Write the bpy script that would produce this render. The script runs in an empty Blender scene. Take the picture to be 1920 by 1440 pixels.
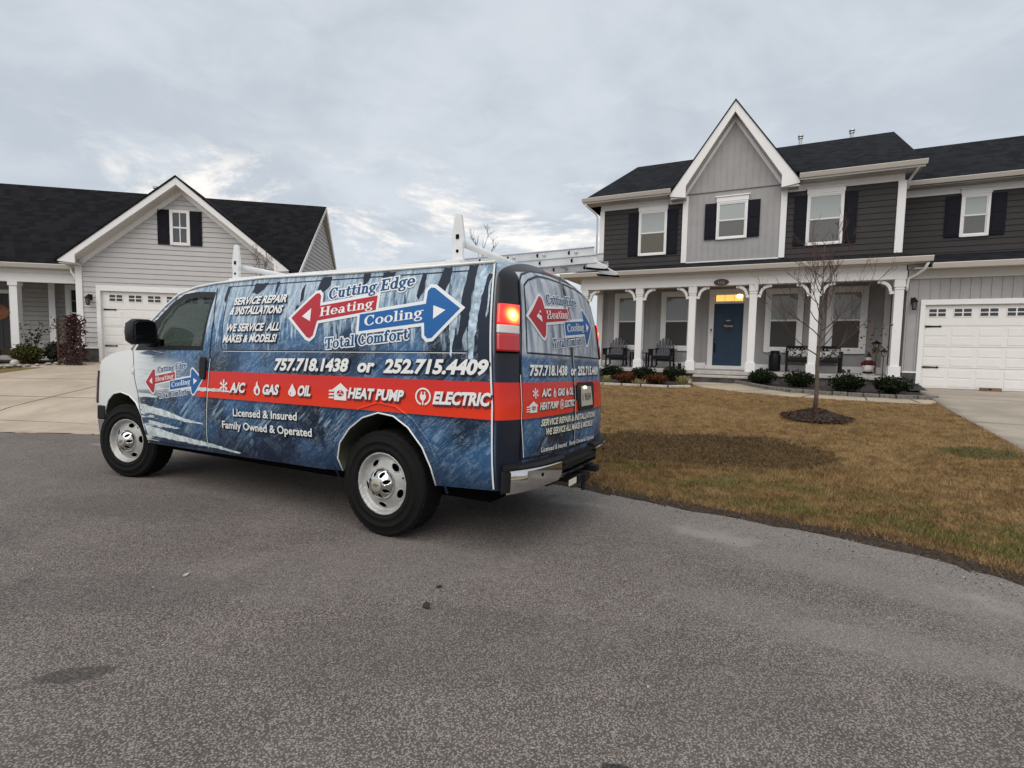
import bpy, bmesh, math, random
import numpy as np
from mathutils import Vector, Matrix
from mathutils.geometry import delaunay_2d_cdt

random.seed(7)
RNG = np.random.default_rng(7)
rad = math.radians
SC = bpy.context.scene
COL = SC.collection

# ------------------------------------------------------------------ camera
PITCH, ROLL, CAMH, FOC = 0.0718, 0.0174, 1.2478, 950.0
cam_d = bpy.data.cameras.new("camera")
cam_d.sensor_width = 36.0
cam_d.lens = FOC / 1920 * 36.0
cam_d.clip_start, cam_d.clip_end = 0.05, 2000
cam = bpy.data.objects.new("camera", cam_d)
COL.objects.link(cam)
_f = Vector((0, math.cos(PITCH), -math.sin(PITCH)))
_r0 = Vector((1, 0, 0)); _u0 = _r0.cross(_f)
_r = math.cos(ROLL) * _r0 + math.sin(ROLL) * _u0
_u = -math.sin(ROLL) * _r0 + math.cos(ROLL) * _u0
cam.matrix_world = Matrix(((_r.x, _u.x, -_f.x, 0), (_r.y, _u.y, -_f.y, 0), (_r.z, _u.z, -_f.z, CAMH), (0, 0, 0, 1)))
SC.camera = cam

# ------------------------------------------------------------------ light
SUN_EL, SUN_AZ = rad(52), rad(200)      # azimuth measured clockwise from +Y: behind the camera, a little left
sun_d = bpy.data.lights.new("sun", 'SUN')
sun_d.energy = 1.5; sun_d.angle = rad(70); sun_d.color = (1.0, 0.93, 0.85)
sun = bpy.data.objects.new("sun", sun_d); COL.objects.link(sun)
_sd = Vector((math.sin(SUN_AZ) * math.cos(SUN_EL), math.cos(SUN_AZ) * math.cos(SUN_EL), math.sin(SUN_EL)))
sun.rotation_euler = _sd.to_track_quat('Z', 'Y').to_euler()
SC.view_settings.view_transform = 'Standard'
SC.view_settings.look = 'None'
SC.view_settings.exposure = 0.52
SC.view_settings.gamma = 1.0

# ------------------------------------------------------------------ node helpers
class NT:
    def __init__(s, nt): s.nt = nt
    def n(s, t, **kw):
        nd = s.nt.nodes.new(t)
        for k, v in kw.items(): setattr(nd, k, v)
        return nd
    def put(s, sock, v):
        if isinstance(v, bpy.types.NodeSocket): s.nt.links.new(v, sock)
        elif isinstance(v, (tuple, list)):
            sock.default_value = (tuple(v) + (1.0,))[:len(sock.default_value)]
        else: sock.default_value = v
    def m(s, op, a, b=0.0, c=0.0, clamp=False):
        nd = s.n('ShaderNodeMath', operation=op, use_clamp=clamp)
        s.put(nd.inputs[0], a); s.put(nd.inputs[1], b); s.put(nd.inputs[2], c)
        return nd.outputs[0]
    def vm(s, op, a, b=(0, 0, 0)):
        nd = s.n('ShaderNodeVectorMath', operation=op); s.put(nd.inputs[0], a); s.put(nd.inputs[1], b)
        return nd.outputs[0]
    def xyz(s, v):
        nd = s.n('ShaderNodeSeparateXYZ'); s.put(nd.inputs[0], v); return nd.outputs
    def comb(s, x, y, z):
        nd = s.n('ShaderNodeCombineXYZ'); s.put(nd.inputs[0], x); s.put(nd.inputs[1], y); s.put(nd.inputs[2], z)
        return nd.outputs[0]
    def noise(s, v, scale, detail=4.0, rough=0.55, dist=0.0, out=0):
        nd = s.n('ShaderNodeTexNoise'); s.put(nd.inputs['Vector'], v); nd.inputs['Scale'].default_value = scale
        nd.inputs['Detail'].default_value = detail; nd.inputs['Roughness'].default_value = rough
        nd.inputs['Distortion'].default_value = dist
        return nd.outputs[out]
    def voro(s, v, scale, feature='F1', out=0):
        nd = s.n('ShaderNodeTexVoronoi', feature=feature); s.put(nd.inputs['Vector'], v)
        nd.inputs['Scale'].default_value = scale
        return nd.outputs[out]
    def step(s, v, lo, hi):      # smooth ramp 0..1
        nd = s.n('ShaderNodeMapRange', interpolation_type='SMOOTHSTEP')
        s.put(nd.inputs[0], v); nd.inputs[1].default_value = lo; nd.inputs[2].default_value = hi
        nd.inputs[3].default_value = 0; nd.inputs[4].default_value = 1
        return nd.outputs[0]
    def mix(s, f, a, b):
        nd = s.n('ShaderNodeMix', data_type='RGBA', clamp_factor=True)
        s.put(nd.inputs[0], f); s.put(nd.inputs[6], a); s.put(nd.inputs[7], b)
        return nd.outputs[2]
    def bump(s, h, strength=0.3, dist=0.01):
        nd = s.n('ShaderNodeBump'); s.put(nd.inputs['Height'], h)
        nd.inputs['Strength'].default_value = strength; nd.inputs['Distance'].default_value = dist
        return nd.outputs[0]
    def obj(s): return s.n('ShaderNodeTexCoord').outputs['Object']
    def pos(s): return s.n('ShaderNodeNewGeometry').outputs['Position']

def mat(name, col=(.5, .5, .5), rough=.6, metal=0.0, coat=0.0, spec=.5, var=0.0, vscale=6.0, bump=0.0, bscale=60.0, emit=None, estr=0.0):
    """plain principled material with optional mottling and bump"""
    m = bpy.data.materials.new(name); m.use_nodes = True
    g = NT(m.node_tree); p = m.node_tree.nodes['Principled BSDF']
    p.inputs['Roughness'].default_value = rough; p.inputs['Metallic'].default_value = metal
    p.inputs['Coat Weight'].default_value = coat; p.inputs['Coat Roughness'].default_value = .06
    p.inputs['Specular IOR Level'].default_value = spec
    if var:
        f = g.noise(g.obj(), vscale, 5, .6)
        g.put(p.inputs['Base Color'], g.mix(g.step(f, .3, .7), tuple(c * (1 - var) for c in col), tuple(min(1, c * (1 + var)) for c in col)))
    else: p.inputs['Base Color'].default_value = (*col, 1)
    if bump: g.put(p.inputs['Normal'], g.bump(g.noise(g.obj(), bscale, 4, .6), bump, .01))
    if emit:
        p.inputs['Emission Color'].default_value = (*emit, 1); p.inputs['Emission Strength'].default_value = estr
    return m

# ------------------------------------------------------------------ sky
world = bpy.data.worlds.new("World"); SC.world = world; world.use_nodes = True
wn = world.node_tree; wn.nodes.clear(); g = NT(wn)
sky = g.n('ShaderNodeTexSky', sky_type='NISHITA', sun_disc=False)
sky.sun_elevation = SUN_EL; sky.sun_rotation = SUN_AZ; sky.dust_density = 2.0
bg1 = g.n('ShaderNodeBackground'); g.put(bg1.inputs[0], sky.outputs[0]); bg1.inputs[1].default_value = .11
d = g.n('ShaderNodeTexCoord').outputs['Generated']
dx, dy, dz = g.xyz(d)
zz = g.m('ADD', g.m('MAXIMUM', dz, 0.0), .12)
zz = g.m('ADD', zz, .10); pv = g.comb(g.m('DIVIDE', dx, zz), g.m('DIVIDE', dy, zz), 0.0)
big = g.noise(g.vm('MULTIPLY', pv, (.8, 1.0, 1)), 1.1, 6, .56, .5)
fine = g.noise(g.vm('MULTIPLY', pv, (1.1, 1.2, 1)), 3.4, 7, .6, .5)
mixn = g.m('ADD', g.m('MULTIPLY', big, .7), g.m('MULTIPLY', fine, .3))
grey = g.mix(g.step(mixn, .38, .60), (.395, .432, .472), (.505, .535, .57))
# clearer, brighter tears in the cloud low over the houses
low = g.m('MULTIPLY', g.step(dz, .10, .19), g.m('SUBTRACT', 1.0, g.step(dz, .25, .36)))
tear = g.noise(g.vm('ADD', g.vm('MULTIPLY', pv, (.9, 1.0, 1)), (1.7, 5.6, 0)), 1.55, 8, .68, .45)
ctr = g.m('SUBTRACT', 1.0, g.step(g.m('ABSOLUTE', g.m('SUBTRACT', dx, -.16)), .30, .62))
tf = g.m('MULTIPLY', g.m('MULTIPLY', g.step(tear, .505, .665), low), g.m('ADD', .12, g.m('MULTIPLY', ctr, .88)), clamp=True)
grey = g.mix(g.m('MULTIPLY', g.m('SUBTRACT', 1.0, g.step(dz, .02, .22)), .45), grey, (.55, .575, .61))
cl = g.mix(tf, grey, (.86, .80, .73))
bg2 = g.n('ShaderNodeBackground'); g.put(bg2.inputs[0], cl); bg2.inputs[1].default_value = 1.0
ms = g.n('ShaderNodeMixShader'); ms.inputs[0].default_value = .9
wn.links.new(bg1.outputs[0], ms.inputs[1]); wn.links.new(bg2.outputs[0], ms.inputs[2])
wo = g.n('ShaderNodeOutputWorld'); wn.links.new(ms.outputs[0], wo.inputs[0])

# ------------------------------------------------------------------ object helpers
def tag(o, label=None, cat=None, group=None, kind=None):
    if label: o["label"] = label
    if cat: o["category"] = cat
    if group: o["group"] = group
    if kind: o["kind"] = kind
    return o

def empty(name, loc=(0, 0, 0), rz=0.0, label=None, cat=None, group=None, mw=None):
    o = bpy.data.objects.new(name, None); COL.objects.link(o)
    o.empty_display_size = .2
    if mw is not None: o.matrix_world = mw
    else: o.location = loc; o.rotation_euler = (0, 0, rz)
    return tag(o, label, cat, group)

class MB:
    """collects geometry for one mesh object"""
    def __init__(s): s.v = []; s.f = []
    def add(s, vs, fs):
        b = len(s.v); s.v.extend([tuple(p) for p in vs]); s.f.extend([tuple(i + b for i in f) for f in fs]); return s
    def box(s, a, b):
        x0, x1 = sorted((a[0], b[0])); y0, y1 = sorted((a[1], b[1])); z0, z1 = sorted((a[2], b[2]))
        return s.add([(x0, y0, z0), (x1, y0, z0), (x1, y1, z0), (x0, y1, z0), (x0, y0, z1), (x1, y0, z1), (x1, y1, z1), (x0, y1, z1)],
                     [(0, 3, 2, 1), (4, 5, 6, 7), (0, 1, 5, 4), (1, 2, 6, 5), (2, 3, 7, 6), (3, 0, 4, 7)])
    def hexa(s, p):  # 8 points: bottom loop 0-3, top loop 4-7
        return s.add(p, [(0, 3, 2, 1), (4, 5, 6, 7), (0, 1, 5, 4), (1, 2, 6, 5), (2, 3, 7, 6), (3, 0, 4, 7)])
    def prism(s, poly, fa, fb):
        """polygon (list of 2-D points) extruded between the maps fa and fb"""
        n = len(poly)
        vs = [fa(*p) for p in poly] + [fb(*p) for p in poly]
        fs = [tuple(range(n)), tuple(range(2 * n - 1, n - 1, -1))] + [(i, i + n, (i + 1) % n + n, (i + 1) % n) for i in range(n)]
        return s.add(vs, fs)
    def bar(s, p, q, w, h, up=(0, 0, 1)):
        p = Vector(p); q = Vector(q); d = (q - p).normalized(); up = Vector(up)
        r = d.cross(up)
        if r.length < 1e-4: r = d.cross(Vector((1, 0, 0)))
        r.normalize(); u = r.cross(d)
        r *= w / 2; u *= h / 2
        return s.hexa([p - r - u, p + r - u, q + r - u, q - r - u, p - r + u, p + r + u, q + r + u, q - r + u])
    def tube(s, pts, rr, n=8, cap=True):
        pts = [Vector(p) for p in pts]; k = len(pts)
        if not isinstance(rr, (list, tuple)): rr = [rr] * k
        vs = []; ref = None
        for i in range(k):
            d = (pts[min(i + 1, k - 1)] - pts[max(i - 1, 0)]).normalized()
            if ref is None: ref = d.orthogonal().normalized()
            ref = (ref - d * ref.dot(d))
            ref = ref.normalized() if ref.length > 1e-5 else d.orthogonal().normalized()
            b = d.cross(ref)
            for j in range(n):
                a = 2 * math.pi * j / n
                vs.append(pts[i] + (ref * math.cos(a) + b * math.sin(a)) * rr[i])
        fs = [(i * n + j, i * n + (j + 1) % n, (i + 1) * n + (j + 1) % n, (i + 1) * n + j) for i in range(k - 1) for j in range(n)]
        if cap: fs += [tuple(range(n - 1, -1, -1)), tuple(range((k - 1) * n, k * n))]
        return s.add(vs, fs)
    def lathe(s, prof, n=32, axis='z', c=(0, 0, 0), a0=0, a1=360):
        full = abs(a1 - a0) >= 360; m = n if full else n + 1
        vs = []
        for i in range(m):
            a = rad(a0 + (a1 - a0) * i / n)
            for r, h in prof:
                x, y = r * math.cos(a), r * math.sin(a)
                p = (x, y, h) if axis == 'z' else ((x, h, y) if axis == 'y' else (h, x, y))
                vs.append((p[0] + c[0], p[1] + c[1], p[2] + c[2]))
        k = len(prof)
        fs = [(i * k + j, ((i + 1) % m) * k + j, ((i + 1) % m) * k + j + 1, i * k + j + 1) for i in range(n) for j in range(k - 1)]
        return s.add(vs, fs)
    def grid(s, fn, nu, nv):
        vs = [fn(i / nu, j / nv) for i in range(nu + 1) for j in range(nv + 1)]
        fs = [(i * (nv + 1) + j, (i + 1) * (nv + 1) + j, (i + 1) * (nv + 1) + j + 1, i * (nv + 1) + j + 1) for i in range(nu) for j in range(nv)]
        return s.add(vs, fs)
    def ball(s, c, r, n=12, m=8):
        if not isinstance(r, (list, tuple)): r = (r, r, r)
        vs = [(c[0] + r[0] * math.sin(math.pi * j / m) * math.cos(2 * math.pi * i / n), c[1] + r[1] * math.sin(math.pi * j / m) * math.sin(2 * math.pi * i / n), c[2] + r[2] * math.cos(math.pi * j / m)) for i in range(n) for j in range(m + 1)]
        k = m + 1
        fs = [(i * k + j, i * k + j + 1, ((i + 1) % n) * k + j + 1, ((i + 1) % n) * k + j) for i in range(n) for j in range(m)]
        return s.add(vs, fs)
    def build(s, name, m, parent=None, smooth=False, bevel=0.0, fix=True, angle=None):
        me = bpy.data.meshes.new(name); me.from_pydata(s.v, [], s.f)
        if fix:
            bm = bmesh.new(); bm.from_mesh(me)
            bmesh.ops.remove_doubles(bm, verts=bm.verts, dist=1e-5)
            bmesh.ops.recalc_face_normals(bm, faces=bm.faces); bm.to_mesh(me); bm.free()
        me.update()
        o = bpy.data.objects.new(name, me); COL.objects.link(o)
        if m is not None: me.materials.append(m)
        if parent is not None: o.parent = parent
        if smooth or angle:
            me.polygons.foreach_set('use_smooth', [True] * len(me.polygons))
            if angle:
                me.set_sharp_from_angle(angle=rad(angle))
        if bevel:
            b = o.modifiers.new('bevel', 'BEVEL'); b.width = bevel; b.segments = 2; b.limit_method = 'ANGLE'
        return o

def inside(poly, pts):
    """vectorised point in polygon"""
    poly = np.asarray(poly, float); pts = np.asarray(pts, float)
    x, y = pts[:, 0], pts[:, 1]; r = np.zeros(len(pts), bool); n = len(poly)
    for i in range(n):
        x0, y0 = poly[i]; x1, y1 = poly[(i + 1) % n]
        if y0 == y1: continue
        c = ((y0 > y) != (y1 > y)) & (x < (x1 - x0) * (y - y0) / (y1 - y0) + x0)
        r ^= c
    return r

def mesh2d(outline, holes=(), step=.05, extra=None):
    """triangulated flat region with interior points: (verts, tris)"""
    loops = [list(outline)] + [list(h) for h in holes]
    vs = []; es = []
    for lp in loops:
        dense = []
        for i in range(len(lp)):
            a = Vector(lp[i]); b = Vector(lp[(i + 1) % len(lp)])
            k = max(1, int((b - a).length / (step * 1.2)))
            dense += [tuple(a.lerp(b, t / k)) for t in range(k)]
        b0 = len(vs); vs += dense
        es += [(b0 + i, b0 + (i + 1) % len(dense)) for i in range(len(dense))]
    o = np.array(outline); x0, y0 = o.min(0); x1, y1 = o.max(0)
    gx, gy = np.meshgrid(np.arange(x0 + step / 2, x1, step), np.arange(y0 + step / 2, y1, step))
    P = np.c_[gx.ravel(), gy.ravel()]
    if len(P):
        ok = inside(outline, P)
        for h in holes: ok &= ~inside(h, P)
        P = P[ok]
        B = np.array(vs)
        if len(P):
            dm = np.min(((P[:, None, :] - B[None]) ** 2).sum(-1), 1) > (step * .35) ** 2
            vs = vs + [tuple(p) for p in P[dm]]
    V, E_, F_, *_r2 = delaunay_2d_cdt([Vector(v) for v in vs], es, [], 0, 1e-6)
    V = [tuple(v) for v in V]
    A = np.array(V); cen = np.array([A[list(f)].mean(0) for f in F_])
    ok = inside(outline, cen)
    for h in holes: ok &= ~inside(h, cen)
    return V, [tuple(f) for f, k in zip(F_, ok) if k]

def copy_tree(o, parent=None):
    c = o.copy(); COL.objects.link(c)
    if parent is not None:
        c.parent = parent
    for ch in list(o.children): copy_tree(ch, c)
    return c

def clip_poly(poly, axis, lo, hi):
    """clip a convex 2-D polygon to lo<=coord<=hi"""
    for sgn, lim in ((1, lo), (-1, -hi)):
        out = []
        for i in range(len(poly)):
            p, q = poly[i], poly[(i + 1) % len(poly)]
            a, b = sgn * p[axis] - lim, sgn * q[axis] - lim
            if a >= 0: out.append(p)
            if (a >= 0) != (b >= 0):
                t = a / (a - b); out.append((p[0] + (q[0] - p[0]) * t, p[1] + (q[1] - p[1]) * t))
        poly = out
        if len(poly) < 3: return []
    return poly

def lap(mb, poly, zstart, pitch, fn, d=.020):
    """overlapping siding boards over polygon (u,z); fn(u,z,out) -> xyz"""
    zs = [p[1] for p in poly]; k = int(math.floor((min(zs) - zstart) / pitch)); gp = .016
    mb.add([fn(u, z, .0) for u, z in poly], [tuple(range(len(poly)))])
    while zstart + k * pitch < max(zs):
        a = zstart + k * pitch + gp; b = a + pitch - gp; k += 1
        c = clip_poly(poly, 1, a, b)
        if len(c) < 3: continue
        mb.add([fn(u, z, d * (1 - .75 * (z - a) / pitch) + .002) for u, z in c], [tuple(range(len(c)))])
        us = [u for u, z in c if abs(z - a) < 1e-4]
        if len(us) >= 2:
            u0, u1 = min(us), max(us)
            mb.add([fn(u0, a, d + .002), fn(u1, a, d + .002), fn(u1, a, .001), fn(u0, a, .001)], [(0, 1, 2, 3)])

def battens(mb, poly, u0, pitch, fn, w=.03, d=.018):
    us = [p[0] for p in poly]; u = u0
    mb.add([fn(a, z, 0.0) for a, z in poly], [tuple(range(len(poly)))])
    while u < max(us):
        if u > min(us):
            c = clip_poly(poly, 0, u - w / 2, u + w / 2)
            if len(c) >= 3: mb.prism(c, lambda a, z: fn(a, z, .001), lambda a, z: fn(a, z, d))
        u += pitch
# ================================================================== VAN
VF = Vector((-0.88569663, 0.46411042, -0.01195826)); VL = Vector((-0.46421096, -0.88490977, 0.03798545)); VN = Vector((0.00704746, 0.03919474, 0.99920674))
VO = Vector((-0.47618188, 4.43011768, -0.17041664))
VMW = Matrix(((VF.x, VL.x, VN.x, VO.x), (VF.y, VL.y, VN.y, VO.y), (VF.z, VL.z, VN.z, VO.z), (0, 0, 0, 1)))
PCF = (0.13871654, -0.88302564, 2.12013224, -2.53463615, 1.53536362, 0.62324559)

def Yz(z):
    z = min(max(z, .36), 1.96); r = 0.0
    for c in PCF: r = r * z + c
    return r
def Yx(x, z):
    t = max(0.0, (x - 2.7) / 1.65)
    return Yz(z) * (1 - .13 * t ** 2.2)
def xs(z): return float(np.interp(z, [.4, 1.0, 1.63, 1.87, 2.0], [-.935, -.93, -.87, -.845, -.83]))
def bz(z): return float(np.interp(z, (.4, 1.0, 1.35, 1.63, 1.87, 2.0), (.155, .16, .165, .165, .13, .1)))
def RX(y, z):
    zc = min(z, 1.935); Y = Yz(zc)
    x = xs(zc) - bz(zc) * max(0.0, 1 - abs(y / Y) ** 3.2) ** .55
    zt = 1.935 + .085 * (1 - min(1, abs(y / Y)) ** 2.5)
    k = max(0.0, (z - (zt - .14)) / .14)
    return x + .11 * k * k
def S(x, z, off=0.0, side=1):
    """point on the van's flank, pushed off the skin by off"""
    e = .01
    y = Yx(x, z); nx = -(Yx(x + e, z) - y) / e; nz = -(Yx(x, z + e) - y) / e
    n = Vector((nx, 1, nz)).normalized()
    return (x + n.x * off, side * (y + n.y * off), z + n.z * off)
def RS(y, z, off=0.0):
    e = .01
    x = RX(y, z); ny = (RX(y + e, z) - RX(y - e, z)) / (2 * e); nz = (RX(y, z + e) - RX(y, z - e)) / (2 * e)
    n = Vector((-1, ny, nz)).normalized()
    return (x + n.x * off, y + n.y * off, z + n.z * off)

def wrap_mat(name, base=0.0):
    m = bpy.data.materials.new(name); m.use_nodes = True
    g = NT(m.node_tree); p = m.node_tree.nodes['Principled BSDF']
    p.inputs['Roughness'].default_value = .38; p.inputs['Specular IOR Level'].default_value = .22; p.inputs['Coat Weight'].default_value = .22; p.inputs['Coat Roughness'].default_value = .04
    o = g.obj(); x, y, z = g.xyz(o)
    navy = (.006, .012, .030); mid = (.038, .092, .19); ice = (.46, .58, .66)
    ax = g.m('ABSOLUTE', y)
    # coordinates that unroll flank and back: u runs along the flank, then across the doors
    seam = g.m('ADD', -.93, g.m('MULTIPLY', g.m('MAXIMUM', g.m('SUBTRACT', z, 1.0), 0.0), .105))
    back = g.step(g.m('SUBTRACT', seam, x), .005, .02)
    u = g.m('ADD', g.m('MULTIPLY', x, g.m('SUBTRACT', 1.0, back)), g.m('MULTIPLY', g.m('ADD', y, 7.3), back))
    uv = g.comb(u, z, 0.0)
    frost = g.noise(uv, 4.2, 8, .66, 1.4)
    frost2 = g.noise(g.vm('ADD', uv, (9, 3, 1)), 12, 6, .7, 2.2)
    # feathery scratches that fan out diagonally
    rot = g.comb(g.m('ADD', g.m('MULTIPLY', u, 7.0), g.m('MULTIPLY', z, 9.0)), g.m('ADD', g.m('MULTIPLY', u, -1.6), g.m('MULTIPLY', z, 1.3)), 0.0)
    scr = g.noise(rot, 3.4, 6, .7, .9)
    fr = g.m('ADD', g.m('MULTIPLY', frost, .55), g.m('ADD', g.m('MULTIPLY', frost2, .2), g.m('MULTIPLY', scr, .25)))
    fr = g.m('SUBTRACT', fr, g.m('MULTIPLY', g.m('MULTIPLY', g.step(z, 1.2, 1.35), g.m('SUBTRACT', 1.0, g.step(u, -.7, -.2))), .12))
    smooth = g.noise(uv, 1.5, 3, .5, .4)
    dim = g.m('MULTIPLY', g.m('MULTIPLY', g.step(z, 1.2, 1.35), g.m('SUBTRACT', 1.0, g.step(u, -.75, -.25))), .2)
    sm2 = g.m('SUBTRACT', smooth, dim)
    col = g.mix(g.step(sm2, .36, .62), navy, (.036, .108, .235))
    ff = g.m('ADD', g.m('MULTIPLY', scr, .55), g.m('MULTIPLY', frost2, .45))
    col = g.mix(g.m('MULTIPLY', g.step(ff, .49, .64), g.m('ADD', .25, g.m('MULTIPLY', g.step(sm2, .40, .60), .65))), col, (.20, .32, .44))
    rot3 = g.comb(g.m('ADD', g.m('MULTIPLY', u, 11.0), g.m('MULTIPLY', z, 12.0)), g.m('ADD', g.m('MULTIPLY', u, -1.3), g.m('MULTIPLY', z, 1.1)), 3.0)
    fth = g.noise(rot3, 2.0, 3, .55, .7)
    fmask = g.m('MULTIPLY', g.step(g.noise(g.vm('ADD', uv, (4, 8, 2)), 3.2, 3, .5, .6), .46, .60), g.m('ADD', .25, g.m('MULTIPLY', g.m('SUBTRACT', 1.0, g.step(z, .8, 1.0)), .75)))
    col = g.mix(g.m('MULTIPLY', g.m('MULTIPLY', g.step(fth, .53, .62), fmask), .75), col, (.27, .39, .50))
    col = g.mix(g.m('MULTIPLY', g.m('MULTIPLY', g.m('SUBTRACT', 1.0, g.step(fth, .38, .46)), fmask), .6), col, navy)
    veins = g.m('SUBTRACT', 1.0, g.step(g.m('ABSOLUTE', g.m('SUBTRACT', scr, .5)), .0, .022))
    col = g.mix(g.m('MULTIPLY', veins, g.m('MULTIPLY', g.step(frost, .44, .56), .55)), col, ice)
    # hanging ice: pale runs along the top, ragged lower ends
    run = g.noise(g.comb(g.m('ADD', g.m('MULTIPLY', u, 7.5), g.m('MULTIPLY', z, -1.6)), g.m('MULTIPLY', z, .8), 0.0), 1.7, 5, .6, .25)
    fine = g.noise(g.comb(g.m('MULTIPLY', u, 24.0), g.m('MULTIPLY', z, 3.0), 0.0), 1.5, 5, .65, .6)
    zz2 = g.m('ADD', z, g.m('MULTIPLY', g.m('SUBTRACT', run, .5), 1.35))
    icy = g.m('MULTIPLY', g.step(g.m('ADD', g.m('MULTIPLY', g.m('SUBTRACT', zz2, z), 1.5), g.m('ADD', z, g.m('MULTIPLY', g.m('SUBTRACT', fine, .5), .3))), 1.47, 1.60), g.step(z, 1.25, 1.5))
    icol = g.mix(g.step(g.m('ADD', g.m('MULTIPLY', fine, .7), g.m('MULTIPLY', frost2, .3)), .36, .66), (.13, .22, .32), (.56, .65, .71))
    col = g.mix(g.m('MULTIPLY', icy, .92), col, icol)
    # bottom of the panels sinks back to navy
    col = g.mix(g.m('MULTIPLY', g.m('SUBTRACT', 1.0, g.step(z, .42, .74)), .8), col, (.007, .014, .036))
    # nose: white, torn into long horizontal streaks on the door
    tornv = g.comb(g.m('MULTIPLY', x, .8), g.m('MULTIPLY', z, 9.0), 0.0)
    torn = g.noise(tornv, 1.15, 6, .62, .5)
    torn2 = g.noise(g.vm('MULTIPLY', tornv, (2.5, 4, 1)), 1.6, 5, .7, .3)
    edge = g.m('ADD', g.m('MULTIPLY', g.m('SUBTRACT', torn, .5), 3.6), g.m('MULTIPLY', g.m('SUBTRACT', torn2, .5), .9))
    lowz = g.m('MULTIPLY', g.m('SUBTRACT', 1.0, g.step(z, .80, .98)), .35)
    front = g.m('SUBTRACT', g.m('ADD', x, edge), lowz)
    wf = g.m('MULTIPLY', g.step(front, 2.78, 2.92), g.step(x, 1.95, 2.35))
    wf = g.m('MAXIMUM', wf, g.step(x, 3.10, 3.24))
    soft = g.m('MULTIPLY', g.step(x, 2.25, 2.9), g.m('MULTIPLY', g.step(z, .86, 1.0), g.m('SUBTRACT', 1.0, g.step(z, 1.18, 1.30))))
    wf = g.m('MAXIMUM', wf, g.m('MULTIPLY', soft, .9))
    wcol = g.mix(g.step(torn2, .35, .6), (.50, .57, .60), (.66, .69, .68))
    wcol = g.mix(g.step(x, 3.0, 3.4), wcol, (.70, .72, .70))
    col = g.mix(wf, col, wcol)
    # red band right round the flank and the doors
    band = g.m('MULTIPLY', g.m('MULTIPLY', g.step(z, .911, .915), g.m('SUBTRACT', 1.0, g.step(z, 1.148, 1.152))), g.m('SUBTRACT', 1.0, g.step(g.m('ADD', x, g.m('MULTIPLY', z, .35)), 2.42, 2.62)))
    red = g.mix(g.step(z, .92, 1.14), (.70, .040, .012), (.58, .024, .018))
    # corner posts at the back are plain charcoal
    post = g.m('MULTIPLY', back, g.step(ax, g.m('ADD', .80, 0.0), .83)) if False else g.m('MULTIPLY', back, g.step(g.m('ADD', ax, g.m('MULTIPLY', g.step(z, 1.3, 1.95), .10)), .795, .815))
    post = g.m('MAXIMUM', post, g.m('MULTIPLY', back, g.step(g.m('ADD', z, g.m('MULTIPLY', g.m('MULTIPLY', y, y), .12)), 1.945, 1.955)))
    col = g.mix(post, col, g.mix(g.step(z, 1.2, 1.3), (.010, .013, .024), (.013, .0135, .016)))
    rl = g.m('MULTIPLY', back, g.m('MULTIPLY', g.step(z, 1.30, 1.36), g.m('SUBTRACT', 1.0, post)))
    pale = g.mix(g.step(g.noise(g.comb(g.m('MULTIPLY', u, 8.0), g.m('MULTIPLY', z, 1.6), 0), 1.6, 5, .6, .4), .32, .62), (.12, .16, .22), (.50, .54, .59))
    col = g.mix(rl, col, pale)
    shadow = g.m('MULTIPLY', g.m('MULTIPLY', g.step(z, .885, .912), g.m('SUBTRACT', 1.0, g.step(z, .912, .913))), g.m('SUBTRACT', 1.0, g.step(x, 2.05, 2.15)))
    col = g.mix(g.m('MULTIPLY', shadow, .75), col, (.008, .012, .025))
    col = g.mix(band, col, red)
    g.put(p.inputs['Base Color'], col)
    return m

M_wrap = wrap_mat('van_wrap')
M_white = mat('van_white_paint', (.76, .77, .75), .3, coat=.5)
M_black = mat('van_black_plastic', (.010, .010, .011), .5, spec=.25, bump=.08, bscale=300)
M_rub = mat('tyre_rubber', (.0085, .0082, .008), .8, spec=.14, bump=.12, bscale=90, var=.15)
M_steel = mat('wheel_steel_paint', (.42, .42, .40), .42, metal=.3, var=.12, vscale=9)
M_chrome = mat('chrome', (.62, .62, .61), .10, metal=1.0, var=.05)
M_dark = mat('dark_void', (.004, .004, .004), .9, spec=.05)
M_well = mat('wheel_well_liner', (.075, .078, .052), .85, var=.35, vscale=4, bump=.2, bscale=20)
M_ink = mat('ink_navy', (.005, .008, .018), .4, coat=.1, spec=.25)
M_vwhite = mat('vinyl_white', (.74, .75, .74), .4, coat=.1, spec=.25)
M_halo = mat('vinyl_pale_grey', (.70, .73, .75), .4, coat=.1, spec=.25)
M_vred = mat('vinyl_red', (.40, .020, .032), .4, coat=.1, spec=.25)
M_vblue = mat('vinyl_blue', (.012, .105, .32), .4, coat=.1, spec=.25)
M_glowtint = mat('vinyl_white_glow_tint', (.74, .73, .60), .4, coat=.1, spec=.25)  # lower back lettering, tail-lamp glow tinted into the colour
M_words = mat('vinyl_word_blue', (.006, .062, .17), .4, coat=.1, spec=.25)
M_vdrip = mat('vinyl_dark_drip', (.010, .016, .032), .4, coat=.1, spec=.25)
M_tred = mat('lens_red', (.45, .008, .012), .12, coat=.6)
M_tlit = mat('lens_red_lit', (.60, .02, .012), .15, coat=.6, emit=(1.0, .04, .02), estr=1.1)
M_bulb = mat('brake_bulb', (1, .5, .2), .3, emit=(1.0, .52, .16), estr=6.5)
_m = M_tlit; _g = NT(_m.node_tree); _p = _m.node_tree.nodes['Principled BSDF']; _x, _y, _z = _g.xyz(_g.obj())
_r = _g.m('SQRT', _g.m('ADD', _g.m('POWER', _g.m('SUBTRACT', _g.m('ABSOLUTE', _y), .865), 2.0), _g.m('POWER', _g.m('SUBTRACT', _z, 1.583), 2.0)))
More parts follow.
